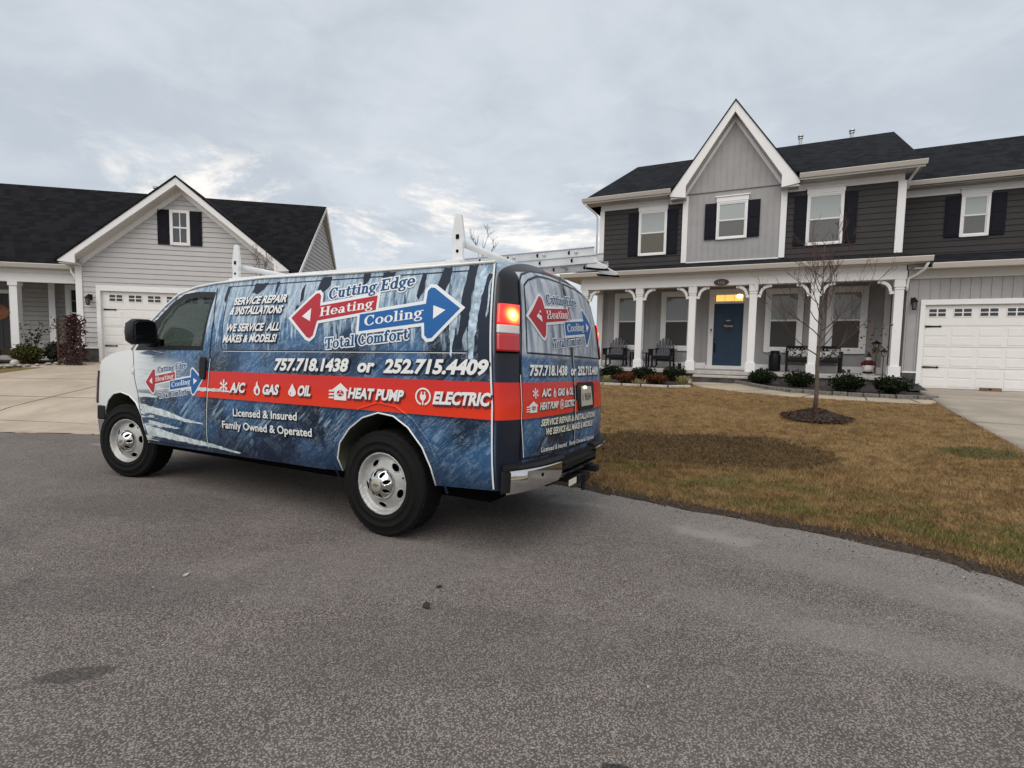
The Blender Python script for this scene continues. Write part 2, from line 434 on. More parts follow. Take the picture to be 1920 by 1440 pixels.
_k = _g.m('SUBTRACT', 1.0, _g.step(_r, .015, .085))       # light of the bulb spreading through the lens
_g.put(_p.inputs['Emission Color'], _g.mix(_k, (1.0, .025, .018), (1.0, .30, .06))); _g.put(_p.inputs['Emission Strength'], _g.m('ADD', .55, _g.m('MULTIPLY', _g.m('MULTIPLY', _k, _k), 3.6)))
M_twhite = mat('lens_clear', (.62, .58, .56), .12, coat=.6)
M_dash = mat('cab_plastic', (.030, .030, .033), .7)
M_seat = mat('seat_cloth', (.040, .041, .045), .9)
M_rack = mat('rack_white_steel', (.70, .71, .71), .4, var=.06)
M_alu = mat('ladder_aluminium', (.52, .53, .54), .42, metal=.5, var=.08, vscale=5)

def glass_mat(name, tint=(.52, .60, .56), k=.72):
    m = bpy.data.materials.new(name); m.use_nodes = True; nt = m.node_tree; nt.nodes.clear(); g = NT(nt)
    tr = g.n('ShaderNodeBsdfTransparent'); g.put(tr.inputs[0], tint)
    gl = g.n('ShaderNodeBsdfGlossy'); gl.inputs['Roughness'].default_value = .02; g.put(gl.inputs[0], (.9, .9, .9))
    fr = g.n('ShaderNodeFresnel'); fr.inputs[0].default_value = 1.5
    mx = g.n('ShaderNodeMixShader'); g.put(mx.inputs[0], g.m('MULTIPLY', fr.outputs[0], k))
    nt.links.new(tr.outputs[0], mx.inputs[1]); nt.links.new(gl.outputs[0], mx.inputs[2])
    out = g.n('ShaderNodeOutputMaterial'); nt.links.new(mx.outputs[0], out.inputs[0])
    return m
M_vglass = glass_mat('van_tinted_glass', (.50, .585, .55))

# ---- lettering
def text2d(s, bold=0.0, res=3, extr=None):
    cu = bpy.data.curves.new('t', 'FONT'); cu.body = s; cu.offset = bold; cu.resolution_u = res
    cu.space_character = 1.0
    o = bpy.data.objects.new('t', cu); COL.objects.link(o)
    dg = bpy.context.evaluated_depsgraph_get(); dg.update()
    me = bpy.data.meshes.new_from_object(o.evaluated_get(dg))
    vs = [(v.co.x, v.co.y) for v in me.vertices]; fs = [tuple(p.vertices) for p in me.polygons]
    bpy.data.objects.remove(o); bpy.data.curves.remove(cu); bpy.data.meshes.remove(me)
    return vs, fs
_cap = None
def place_text(s, BL, BR, h, slant=0.0, bold=0.02, flip=1):
    """2-D verts of text running from BL to BR with cap height h"""
    global _cap
    v0, _ = text2d(s, 0.0)
    if _cap is None:
        vh, _q = text2d('H'); _cap = max(p[1] for p in vh)
    x0 = min(p[0] for p in v0); x1 = max(p[0] for p in v0)
    vs, fs = text2d(s, bold)
    bx, by = BR[0] - BL[0], BR[1] - BL[1]; W = x1 - x0; sg = -1 if bx < 0 else 1
    sl = slant * h / _cap
    W2 = math.hypot(bx, by) - abs(sl) * .0
    out = []
    for x, y in vs:
        t = (x - x0) / W
        out.append((BL[0] + bx * t + sg * sl * y, BL[1] + by * t + h / _cap * y))
    return out, fs
def conform(vs, fs, dz=.05, dx=.2):
    bm = bmesh.new(); bv = [bm.verts.new((a, b, 0)) for a, b in vs]
    for f in fs:
        try: bm.faces.new([bv[i] for i in f])
        except ValueError: pass
    zs = [v[1] for v in vs]; xx = [v[0] for v in vs]
    for ax, lo, hi, st in ((1, min(zs), max(zs), dz), (0, min(xx), max(xx), dx)):
        t = math.ceil(lo / st) * st
        while t < hi:
            no = (0, 1, 0) if ax else (1, 0, 0); co = (0, t, 0) if ax else (t, 0, 0)
            bmesh.ops.bisect_plane(bm, geom=bm.verts[:] + bm.edges[:] + bm.faces[:], plane_co=co, plane_no=no, dist=1e-6)
            t += st
    bm.verts.index_update()
    V = [(v.co.x, v.co.y) for v in bm.verts]; Fc = [tuple(v.index for v in f.verts) for f in bm.faces]
    bm.free(); return V, Fc
def decal(mb, vs, fs, fn, off, dz=.05, dx=.2):
    V, Fc = conform(vs, fs, dz, dx)
    mb.add([fn(a, b, off) for a, b in V], Fc)
def grow(poly, d):
    n = len(poly); A = sum(poly[i][0] * poly[(i + 1) % n][1] - poly[(i + 1) % n][0] * poly[i][1] for i in range(n))
    sg = 1 if A > 0 else -1; out = []
    for i in range(n):
        p, q, r = Vector(poly[i - 1]), Vector(poly[i]), Vector(poly[(i + 1) % n])
        a = (q - p).normalized(); b = (r - q).normalized()
        na = Vector((a.y, -a.x)) * sg; nb = Vector((b.y, -b.x)) * sg
        m = (na + nb); m = m.normalized() if m.length > 1e-6 else na
        k = d / max(.45, m.dot(na)); out.append(tuple(q + m * k))
    return out
def fill(poly):
    V, Fc = mesh2d(poly, (), .06); return V, Fc

def ragged(poly, amp, st):
    out = []
    for i in range(len(poly)):
        a, b = Vector(poly[i]), Vector(poly[(i + 1) % len(poly)]); k = max(1, int((b - a).length / st)); n = (b - a).normalized(); n = Vector((-n.y, n.x))
        for t in range(k): out.append(tuple(a.lerp(b, t / k) + (n * random.uniform(-amp, amp) if t else Vector((0, 0)))))
    return mesh2d(out, (), .05)
# ---- small serif alphabet for the logo, drawn from bars and arcs
W_ = .145; w_ = .055; sf = .05
def _R(a, b, c, d_): return ('R', a, b, c, d_)
def _A(cx, cy, rx, ry, a0=0, a1=360, W=None, w=None): return ('A', cx, cy, rx, ry, a0, a1, W or W_ * .95, w or w_)
def _D(x, y, r): return ('D', x, y, r)
GL = {
 'n': ([_R(.06, 0, .2, .48), _R(0, 0, .26, sf), _R(0, .43, .1, .48), _A(.27, .29, .2, .19, 0, 150), _R(.33, 0, .47, .3), _R(.27, 0, .53, sf)], .57),
 'u': ([_R(.06, .18, .2, .48), _R(0, .43, .1, .48), _A(.26, .2, .2, .2, 180, 330), _R(.33, 0, .47, .48), _R(.26, .43, .4, .48), _R(.4, 0, .53, sf)], .57),
 'm': ([_R(.06, 0, .2, .48), _R(0, 0, .26, sf), _R(0, .43, .1, .48), _A(.27, .29, .18, .19, 0, 150), _R(.31, 0, .45, .3), _R(.26, 0, .5, sf), _A(.52, .29, .18, .19, 0, 150), _R(.56, 0, .7, .3), _R(.51, 0, .76, sf)], .8),
 't': ([_R(.1, .13, .24, .63), _R(.0, .43, .36, .48), _A(.26, .15, .16, .15, 180, 340)], .42),
 'i': ([_R(.07, 0, .21, .48), _R(.0, 0, .28, sf), _R(.0, .43, .1, .48), _D(.14, .61, .08)], .32),
 'l': ([_R(.07, 0, .21, .72), _R(.0, 0, .28, sf), _R(.0, .67, .1, .72)], .32),
 'o': ([_A(.26, .24, .26, .25)], .56),
 'e': ([_A(.25, .24, .25, .25, 20, 325), _R(.1, .21, .49, .27), _A(.25, .24, .25, .25, 0, 22)], .53),
 'a': ([_A(.19, .14, .19, .15), _R(.3, 0, .44, .33), _A(.24, .31, .2, .18, 0, 155), _R(.42, 0, .52, sf)], .55),
 'd': ([_A(.23, .24, .23, .25), _R(.33, 0, .47, .72), _R(.26, .67, .36, .72), _R(.44, 0, .54, sf)], .58),
 'g': ([_A(.21, .3, .21, .19), _A(.24, -.08, .24, .14, 0, 360, .1), _R(.1, .04, .24, .12), _R(.36, .42, .52, .49)], .54),
 'r': ([_R(.06, 0, .2, .48), _R(0, 0, .28, sf), _R(0, .43, .1, .48), _A(.3, .29, .17, .19, 55, 160), _D(.38, .39, .075)], .47),
 'f': ([_R(.08, 0, .22, .56), _R(0, 0, .3, sf), _R(0, .43, .34, .48), _A(.27, .54, .19, .19, 50, 180), _D(.37, .63, .065)], .40),
 'C': ([_A(.35, .35, .35, .37, 42, 318, .17), _R(.53, .46, .6, .7), _R(.54, .05, .6, .2)], .70),
 'E': ([_R(.07, 0, .23, .7), _R(0, 0, .56, .06), _R(0, .64, .56, .7), _R(.2, .32, .42, .38), _R(.5, .0, .56, .21), _R(.5, .49, .56, .7), _R(.37, .24, .42, .46)], .64),
 'H': ([_R(.07, 0, .23, .7), _R(.5, 0, .66, .7), _R(0, 0, .3, .055), _R(.43, 0, .73, .055), _R(0, .645, .3, .7), _R(.43, .645, .73, .7), _R(.2, .32, .53, .39)], .79),
 'T': ([_R(.26, 0, .42, .7), _R(.17, 0, .51, .055), _R(.01, .64, .67, .7), _R(.01, .47, .07, .7), _R(.61, .47, .67, .7)], .70),
 ' ': ([], .28)}
def serif(mb, s, BL, BR, h, fn, off, g_=0.0, stretch=1.0):
    W = sum(GL[c][1] for c in s) - .04; bx, by = BR[0] - BL[0], BR[1] - BL[1]; L = math.hypot(bx, by); sx = L / W
    ex = (bx / L, by / L); sg = -1 if bx < 0 else 1
    ey = (-ex[1] * sg, ex[0] * sg) if True else (0, 1)
    sy = h / .7; k = 0; pen = 0.0
    def emit(poly):
        nonlocal k
        pts = [(BL[0] + ex[0] * sx * a + ey[0] * sy * b, BL[1] + ex[1] * sx * a + ey[1] * sy * b) for a, b in poly]
        mb.add([fn(a, b, off + .00006 * (k % 9)) for a, b in pts], [tuple(range(len(pts)))]); k += 1
    for c in s:
        prims, adv = GL[c]
        for pr in prims:
            if pr[0] == 'R':
                _, a, b, c2, d2 = pr; emit([(pen + a - g_, b - g_), (pen + c2 + g_, b - g_), (pen + c2 + g_, d2 + g_), (pen + a - g_, d2 + g_)])
            elif pr[0] == 'D':
                emit([(pen + pr[1] + (pr[3] + g_) * math.cos(t * math.pi / 6), pr[2] + (pr[3] + g_) * math.sin(t * math.pi / 6)) for t in range(12)])
            else:
                _, cx, cy, rx, ry, a0, a1, Wt, wt = pr; n = max(4, int((a1 - a0) / 18))
                irx, iry = max(.0, rx - Wt - g_), max(.0, ry - wt - g_)
                for i in range(n):
                    t0, t1 = rad(a0 + (a1 - a0) * i / n), rad(a0 + (a1 - a0) * (i + 1) / n)
                    emit([(pen + cx + irx * math.cos(t0), cy + iry * math.sin(t0)), (pen + cx + (rx + g_) * math.cos(t0), cy + (ry + g_) * math.sin(t0)),
                          (pen + cx + (rx + g_) * math.cos(t1), cy + (ry + g_) * math.sin(t1)), (pen + cx + irx * math.cos(t1), cy + iry * math.sin(t1))])
        pen += adv

van = empty('service_van', mw=VMW, label='blue wrapped heating and cooling service van with red band, parked on the road', cat='van')

# ---- shell
gut = [(-.83, 1.935), (.38, 1.945), (1.5, 1.972), (2.14, 1.962), (2.45, 1.938), (2.70, 1.88)]
pil = [(2.86, 1.775), (3.02, 1.645), (3.20, 1.475), (3.35, 1.335)]
hood = [(3.6, 1.318), (3.83, 1.289), (4.03, 1.245), (4.13, 1.205), (4.177, 1.11), (4.225, .86), (4.245, .62)]
archf = [(4.02, .55), (3.995, .68), (3.90, .79), (3.75, .865), (3.57, .89), (3.38, .865), (3.24, .80), (3.157, .705), (3.105, .56), (3.085, .40)]
archr = [(.40, .433), (.435, .53), (.40, .65), (.30, .765), (.17, .855), (.02, .90), (-.12, .885), (-.25, .815), (-.37, .69), (-.435, .56), (-.465, .433)]
win = [(2.115, 1.868), (2.125, 1.338), (3.27, 1.332), (3.10, 1.49), (2.92, 1.655), (2.76, 1.785), (2.60, 1.872), (2.38, 1.886)]
outline = [(-.935, .46), (-.93, 1.0), (-.90, 1.3), (-.87, 1.63), (-.845, 1.87)] + gut + pil + hood + archf + [(.63, .42)] + archr
shell = MB()
V2, F2 = mesh2d(outline, [win], .065)
for sd in (1, -1): shell.add([S(x, z, 0, sd) for x, z in V2], F2)
def rear_pt(u, v):
    s = -1 + 2 * u; s = math.copysign(1 - (1 - abs(s)) ** 1.6, s)
    zt = 1.935 + .085 * (1 - abs(s) ** 2.5); z = .46 + (zt - .46) * v
    y = s * Yz(min(z, 1.935)); return (RX(y, z), y, z)
shell.grid(rear_pt, 48, 36)
GX = [p[0] for p in gut]; GZ = [p[1] for p in gut]
def roof_pt(u, v):
    s = -1 + 2 * v
    zc = float(np.interp(GX[0] + (GX[-1] - GX[0]) * u, GX, GZ)); x = GX[0] + (GX[-1] - GX[0]) * u
    y = s * Yx(x, zc)
    if u < .12:
        xr = RX(y, 1.935 + .085 * (1 - abs(s) ** 2.5)); x = xr + (x - GX[0]) * (1 - (xr - GX[0]) / (.12 * (GX[-1] - GX[0])))
    front = max(0, (u - .8) / .2) ** 2
    return (x + front * .10 * (1 - s * s), y, zc + .085 * (1 - abs(s) ** 2.5))
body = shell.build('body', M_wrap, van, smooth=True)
rf = MB(); rf.grid(roof_pt, 60, 24); roof = rf.build('roof', M_white, van, smooth=True)
gt = MB()
for sd in (1, -1): gt.tube([S(x, z, .006, sd) for x, z in gut + pil], .011, 6)
gt.build('drip_rail', M_white, van, smooth=True)
HX = [(3.35, 1.335)] + hood
def hood_pt(u, v):
    t = u * (len(HX) - 1); i = min(int(t), len(HX) - 2); f = t - i
    x = HX[i][0] * (1 - f) + HX[i + 1][0] * f; z = HX[i][1] * (1 - f) + HX[i + 1][1] * f
    s = -1 + 2 * v; y = s * Yx(x, z); q = 1 - s * s
    return (x + q * (.16 + .10 * u), y, z + .035 * q * (1 - u) ** .5)
hb = MB(); hb.grid(hood_pt, 42, 20); hb.build('bonnet', M_white, van, smooth=True)
wsb = MB()
def ws_pt(u, v):
    P0 = [(2.70, 1.88)] + pil; t = u * (len(P0) - 1); i = min(int(t), len(P0) - 2); f = t - i
    x = P0[i][0] * (1 - f) + P0[i + 1][0] * f; z = P0[i][1] * (1 - f) + P0[i + 1][1] * f
    s = -1 + 2 * v; q = 1 - s * s; return (x + q * (.10 + .06 * u), s * (Yx(x, z) - .004), z + .085 * (1 - u) * (1 - abs(s) ** 2.5) + .035 * q * u)
wsb.grid(ws_pt, 14, 18); wsb.build('windscreen', M_vglass, van, smooth=True)
# underside, wheel wells
ub = MB(); ub.box((-.92, -.82, .40), (3.10, .82, .47)); ub.box((-.75, -.7, .30), (3.9, .7, .40)); ub.build('underbody', M_dark, van)
for cx, arc in ((0.0, archr), (3.55, archf)):
    for sd in (1, -1):
        def lin(u, v, arc=arc, sd=sd):
            t = u * (len(arc) - 1); i = min(int(t), len(arc) - 2); f = t - i
            x = arc[i][0] * (1 - f) + arc[i + 1][0] * f; z = arc[i][1] * (1 - f) + arc[i + 1][1] * f
            return (x, sd * (Yx(x, z) - .002 - v * .36), z + .02 * v)
        wl = MB(); wl.grid(lin, 22, 5); wl.build('wheel_well', M_well, van, smooth=True)
for x0, x1 in ((-.47, .45), (3.08, 4.03)):
    for sd in (1, -1): wb = MB(); wb.box((x0, sd * .60, .42), (x1, sd * .62, .93)); wb.build('inner_wing', M_dark, van)
for arc, m_ in ((archr, 0), (archf, 0)):
    for sd in (1, -1): lip = MB(); lip.tube([S(x, z, .0, sd) for x, z in arc], .006, 6); lip.build('arch_lip', M_white, van, smooth=True)
for sd in (1, -1):
    for arc in (archr,):
        o_ = grow(archr + [(0, .3)], .07)[:len(archr)]
        fl = MB(); fl.tube([S(x, z, -.002, sd) for x, z in o_], .010, 6); fl.build('arch_flare', M_wrap, van, smooth=True)
# ---- front door with its window
doorp = [(2.115, 1.915), (2.03, 1.6), (2.01, 1.26), (2.045, .8), (2.08, .445), (3.095, .425), (3.15, .7), (3.185, .885), (3.26, 1.05), (3.30, 1.25), (3.33, 1.335), (3.14, 1.505), (2.95, 1.675), (2.78, 1.81), (2.62, 1.895), (2.4, 1.918)]
dm = MB(); V3, F3 = mesh2d(doorp, [win], .065); dm.add([S(x, z, .003) for x, z in V3], F3)
door = dm.build('front_door', M_wrap, van, smooth=True)
glassp = [(2.135, 1.825), (2.15, 1.372), (2.93, 1.372), (2.90, 1.50), (2.84, 1.62), (2.70, 1.757), (2.56, 1.815), (2.36, 1.832)]
for sd in (1, -1):
    fm = MB(); V3, F3 = mesh2d(grow(win, .004), [glassp], .05); fm.add([S(x, z, -.004 if sd < 0 else .006, sd) for x, z in V3], F3)
    fm.build('window_frame', M_black, door if sd > 0 else van, smooth=True)
    gm = MB(); V3, F3 = mesh2d(grow(glassp, .01), (), .08); gm.add([S(x, z, -.012, sd) for x, z in V3], F3)
    gm.build('window_pane', M_vglass, door if sd > 0 else van, smooth=True)
hn = MB(); hn.prism([(2.045, 1.085), (2.06, 1.07), (2.115, 1.075), (2.13, 1.10), (2.135, 1.255), (2.12, 1.275), (2.06, 1.27), (2.045, 1.24)], lambda a, b: S(a, b, .002), lambda a, b: S(a, b, .022))
hn.build('door_handle', M_black, door, bevel=.006)
# ---- seams
def ribbon(mb, pts, w, fn, off):
    pts = [Vector(p) for p in pts]
    dense = []
    for a, b in zip(pts[:-1], pts[1:]):
        k = max(1, int((b - a).length / .05)); dense += [a.lerp(b, t / k) for t in range(k)]
    dense.append(pts[-1]); vs = []
    for i, p in enumerate(dense):
        t = (dense[min(i + 1, len(dense) - 1)] - dense[max(i - 1, 0)]).normalized(); n = Vector((-t.y, t.x)) * w / 2
        vs += [fn(p.x + n.x, p.y + n.y, off), fn(p.x - n.x, p.y - n.y, off)]
    mb.add(vs, [(2 * i, 2 * i + 1, 2 * i + 3, 2 * i + 2) for i in range(len(dense) - 1)])
sm = MB(); sw = MB()
ribbon(sm, doorp[:6], .010, S, .0045); ribbon(sw, [(p[0] - .011, p[1]) for p in doorp[2:5]], .007, S, .0047)
ribbon(sm, doorp[5:11], .010, S, .0045); ribbon(sw, [(p[0] + .011, p[1]) for p in doorp[6:10]], .008, S, .0047)
pan = [(1.83, 1.335), (-.70, 1.341), (-.735, 1.36), (-.69, 1.87), (-.66, 1.888), (.6, 1.902), (1.90, 1.915), (1.93, 1.89), (1.86, 1.36), (1.83, 1.335)]
ribbon(sm, pan, .008, S, .002)
ribbon(sw, [(p[0], p[1] - .008) for p in pan[:2]], .004, S, .0022)
seamz = [.47, .7, 1.0, 1.3, 1.63, 1.87, 1.93]
ribbon(sw, [(xs(z) + .012, z) for z in seamz], .012, S, .003)
ribbon(sm, [(xs(z) + .001, z) for z in seamz], .008, S, .003)
sm.build('panel_gap', M_ink, van); sw.build('panel_edge', M_vwhite, van)
# ---- back doors
for nm, y0, y1 in (('back_door', .028, .795), ('back_door', -.795, .012)):
    yt = .60
    def dp(a, b): return a
    top = lambda y: 1.895 + .085 * (1 - abs(y / .85) ** 2.5) - .03
    inn, outr = (y0, y1) if y0 > 0 else (y1, y0); sg = 1 if outr > 0 else -1
    poly = [(inn, .635), (outr + sg * .03, .655), (outr + sg * .025, 1.2), (outr, 1.4), (outr - sg * .03, 1.65), (outr - sg * .07, 1.82), (outr - sg * .12, 1.875)]
    poly += [(inn + (outr - sg * .12 - inn) * t, top(inn + (outr - sg * .12 - inn) * t)) for t in (.75, .5, .25, 0)]
    dmb = MB(); V4, F4 = mesh2d(poly, (), .05); dmb.add([RS(a, b, .004) for a, b in V4], F4)
    bd = dmb.build('back_door', M_wrap, van, smooth=True)
    sb = MB(); ribbon(sb, poly + [poly[0]], .010, RS, .0065)
    bot = 1.345; p2 = [(inn + sg * .02, bot), (outr - sg * .05, bot), (outr - sg * .07, 1.6), (outr - sg * .11, 1.80), (outr - sg * .17, 1.845)] + [(inn + sg * .02 + (outr - sg * .17 - inn) * t, top(inn + (outr - sg * .17 - inn) * t) - .035) for t in (.7, .4, 0)]
    ribbon(sb, p2 + [p2[0]], .012, RS, .0065)
    sb.build('door_gap', M_ink, bd)
    se = MB()
    if sg > 0: ribbon(se, [(outr - sg * -.004, .66), (outr + sg * .034, .9), (outr + sg * .030, 1.2)], .006, RS, .0068)
    else: ribbon(se, [(inn - .012, .65), (inn - .012, 1.9)], .007, RS, .0068)
    se.build('door_edge_highlight', M_vwhite, bd)  # white line along the door edge, its highlight painted in
    if sg < 0:
        hm = MB(); hm.prism([(inn + sg * .02, 1.0), (inn + sg * .045, 1.0), (inn + sg * .045, 1.12), (inn + sg * .02, 1.12)], lambda a, b: RS(a, b, .004), lambda a, b: RS(a, b, .022)); hm.build('door_handle', M_black, bd)
        lpm = MB(); rr = [(-.075, .945), (-.05, .915), (-.43, .915), (-.455, .945), (-.455, 1.115), (-.43, 1.14), (-.075, 1.14), (-.05, 1.115)]
        rr = [(-.05, .945), (-.075, .915), (-.43, .915), (-.455, .945), (-.455, 1.115), (-.43, 1.14), (-.075, 1.14), (-.05, 1.115)]
        lpm.prism(rr, lambda a, b: RS(a, b, .004), lambda a, b: RS(a, b, .016)); lh = lpm.build('plate_recess', M_black, bd, bevel=.004)
        pm = MB(); pm.prism([(-.11, .948), (-.40, .948), (-.36, 1.105), (-.11, 1.105)], lambda a, b: RS(a, b, .0165), lambda a, b: RS(a, b, .0185)); pl = pm.build('number_plate', mat('plate_white', (.44, .42, .35), .4), lh)
        tm = MB(); vv, ff = place_text('1 9634', (-.14, .995), (-.34, .995), .055, 0, .012); decal(tm, vv, ff, RS, .0195); tm.build('plate_lettering', mat('plate_ink', (.10, .09, .08), .5), pl)
        lt = MB(); lt.ball(RS(-.19, 1.098, .022), (.014, .03, .012)); lt.build('plate_lamp', mat('plate_lamp_lit', (1, .8, .6), .4, emit=(1, .62, .38), estr=2.5), lh)
# high brake lamp
hl = MB(); hl.grid(lambda u, v: RS(.24 - .24 * u, 1.962 + .022 * v, .014), 8, 2); hl.build('high_brake_lamp', M_tred, van)
# ---- tail lamps
for sd in (1, -1):
    def patch(s0, s1, z0, z1, off, nm, m_, par):
        mb = MB()
        def fn(u, v):
            z = z0 + (z1 - z0) * v; Y = Yz(z); y = sd * (s0 + (s1 - s0) * u) * Y
            e = min(u, 1 - u, 1.0) ; return RS(y, z, off)
        mb.grid(fn, 14, 8)
        o = mb.build(nm, m_, par, smooth=True); so = o.modifiers.new('thick', 'SOLIDIFY'); so.thickness = .016; so.offset = 0
        return o
    th = empty('tail_lamp'); th.parent = van
    patch(.842, .992, 1.338, 1.655, .006, 'housing', M_dark, th)
    patch(.848, .990, 1.515, 1.648, .016, 'brake_lens', M_tlit, th)
    patch(.848, .990, 1.460, 1.512, .016, 'reverse_lens', M_twhite, th)
    patch(.848, .990, 1.345, 1.457, .016, 'marker_lens', M_tred, th)
    bb = MB(); Y = Yz(1.575)
    bb.add([RS(sd * Y * (.905 + .017 * math.cos(t * math.pi / 12)), 1.583 + .019 * math.sin(t * math.pi / 12), .0262) for t in range(24)], [tuple(range(24))])
    bb.build('bulb_glow', M_bulb, th)
# ---- rear bumper
def bx_(y, k): return -.99 - k * (1 - min(1, abs(y) / 1.0) ** 3.0) ** .6
def bump_part(y0, y1, prof, nm, m_, par, n=18):
    mb = MB(); k = len(prof); vs = []
    for i in range(n + 1):
        y = y0 + (y1 - y0) * i / n
        for kx, z in prof: vs.append((bx_(y, kx), y, z))
    fs = [(i * k + j, i * k + (j + 1) % k, (i + 1) * k + (j + 1) % k, (i + 1) * k + j) for i in range(n) for j in range(k)] + [tuple(range(k)), tuple(range(n * k, n * k + k))]
    mb.add(vs, fs); return mb.build(nm, m_, par, angle=35)
rbm = empty('rear_bumper'); rbm.parent = van
bump_part(-.985, .985, [(.02, .50), (.13, .50), (.13, .600), (.02, .600)], 'bumper_bar', M_black, rbm, 40)
for sd in (1, -1):
    bump_part(sd * .34, sd * .985, [(.03, .597), (.160, .597), (.168, .606), (.15, .624), (.03, .632)], 'step_pad', M_black, rbm)
    bump_part(sd * .38, sd * .955, [(.05, .440), (.140, .447), (.164, .49), (.167, .580), (.15, .594), (.06, .594)], 'chrome_corner', M_chrome, rbm, 24)
    bump_part(sd * .958, sd * .997, [(.0, .45), (.155, .46), (.168, .585), (.0, .595)], 'end_cap', M_black, rbm, 6)
    hb_ = MB(); hb_.ball((bx_(sd * .66, .1675), sd * .66, .535), (.004, .013, .013)); hb_.build('bolt_hole', M_dark, rbm)
bump_part(-.335, .335, [(.06, .545), (.165, .545), (.172, .562), (.06, .575)], 'step_tread', M_black, rbm)
bump_part(-.40, .40, [(.06, .455), (.146, .460), (.156, .485), (.06, .49)], 'chrome_valance', M_chrome, rbm)
ht = MB(); ht.bar((-.95, .25, .39), (-.95, -.55, .39), .07, .07); ht.bar((-.8, -.02, .40), (-1.20, -.02, .40), .06, .06); ht.box((-1.18, -.15, .37), (-.95, .1, .43)); ht.tube([(-1.17, -.02, .38), (-1.17, -.02, .30)], .016, 8)
ht.box((-1.19, -.36, .40), (-1.00, -.27, .45)); ht.build('tow_hitch', M_black, van)
hs = MB(); hs.box((-1.166, .13, .385), (-1.17, .28, .43)); hst = hs.build('hitch_sticker', mat('sticker_cream', (.66, .62, .52), .5), van)
# ---- front end
fb = MB()
for i in range(1):
    n = 20; prof = [(.0, .56), (.16, .58), (.17, .70), (.0, .72)]
def fb_pt(y, k): return 4.02 + (.36 + k) * (1 - min(1, abs(y) / .965) ** 3) ** .5
for nm, m_, z0, z1, k in (('bumper_pad', M_black, .575, .72, .02), ('bumper_face', mat('bumper_grey', (.21, .21, .20), .4, metal=.5), .40, .572, .0)):
    mb = MB(); vs = []; n = 28
    for i in range(n + 1):
        y = -.95 + 1.9 * i / n; fx = fb_pt(y, k)
        tz = .05 if nm == 'bumper_face' else .0
        vs += [(fx, y, z1), (fx - tz, y, z0), (fx - .12, y * .98, z0), (fx - .12, y * .98, z1)]
    fs = [(i * 4 + j, i * 4 + (j + 1) % 4, (i + 1) * 4 + (j + 1) % 4, (i + 1) * 4 + j) for i in range(n) for j in range(4)] + [(0, 1, 2, 3), tuple(n * 4 + j for j in range(4))]
    mb.add(vs, fs); mb.build(nm, m_, van, angle=40, bevel=.008)
gr = MB(); gr.grid(lambda u, v: (4.28 + .14 * (1 - (2 * u - 1) ** 2), -.55 + 1.1 * u, .74 + .3 * v), 10, 3); gr.build('grille', M_black, van)
for sd in (1, -1):
    hl2 = MB(); hl2.grid(lambda u, v: (4.235 + .03 * u - .02 * v, sd * (Yx(4.2, .9) + .012 - .17 * u), .75 + .28 * v), 4, 3); hl2.build('headlamp', M_twhite, van)
    mk = MB(); mk.bar(S(4.215, .74, .006, sd), S(4.168, 1.10, .006, sd), .012, .02, (0, 1, 0)); mk.build('corner_marker', mat('marker_dark', (.06, .012, .012), .4), van)
bg = MB(); bg.prism([(3.30 + .042 * math.cos(t * .5236), 1.13 + .048 * math.sin(t * .5236)) for t in range(12)], lambda a, b: S(a, b, .0), lambda a, b: S(a, b, .006)); bg.build('round_badge', mat('badge_grey', (.45, .46, .46), .3, coat=.4), van, bevel=.003)
bg2_ = MB(); bg2_.prism([(3.30 + .026 * math.cos(t * .5236), 1.13 + .030 * math.sin(t * .5236)) for t in range(12)], lambda a, b: S(a, b, .006), lambda a, b: S(a, b, .009)); bg2_.build('badge_centre', M_vwhite, van)
# ---- mirrors
for sd in (1, -1):
    mr = empty('door_mirror'); mr.parent = van; mr.location = (.0, 0, 0)
    mm = MB(); cs = []
    prof = [(1.00, 1.42), (1.02, 1.385), (1.19, 1.375), (1.225, 1.40), (1.235, 1.50), (1.225, 1.585), (1.19, 1.615), (1.08, 1.62), (1.03, 1.60), (1.01, 1.52)]
    cyy, czz = 1.12, 1.50
    rows = [(2.80, .94), (2.825, 1.0), (2.90, 1.0), (2.96, .88), (2.985, .6)]
    vs = [(x, sd * (cyy + (y - cyy) * k), czz + (z - czz) * k) for x, k in rows for y, z in prof]; n = len(prof)
    fs = [(i * n + j, i * n + (j + 1) % n, (i + 1) * n + (j + 1) % n, (i + 1) * n + j) for i in range(len(rows) - 1) for j in range(n)] + [tuple(range(n)), tuple(range((len(rows) - 1) * n, len(rows) * n))]
    mm.add(vs, fs); mm.build('mirror_shell', M_black, mr, angle=50)
    mg = mat('mirror_glass', (.06, .062, .066), .04, metal=1.0)
    ug = MB(); ug.prism([(1.035, 1.46), (1.212, 1.457), (1.215, 1.565), (1.18, 1.597), (1.085, 1.602), (1.04, 1.58)], lambda a, b: (2.797, sd * a, b), lambda a, b: (2.790, sd * a, b)); ug.build('main_glass', mg, mr, bevel=.004)
    lg = MB(); lg.prism([(1.035, 1.405), (1.19, 1.395), (1.207, 1.41), (1.21, 1.447), (1.035, 1.45)], lambda a, b: (2.797, sd * a, b), lambda a, b: (2.790, sd * a, b)); lg.build('wide_glass', mg, mr, bevel=.004)
    am = MB(); am.bar((2.95, sd * .93, 1.395), (2.92, sd * 1.10, 1.43), .13, .085); am.bar((3.06, sd * .935, 1.39), (2.85, sd * .955, 1.39), .06, .10); am.build('mirror_arm', M_black, mr, bevel=.01)
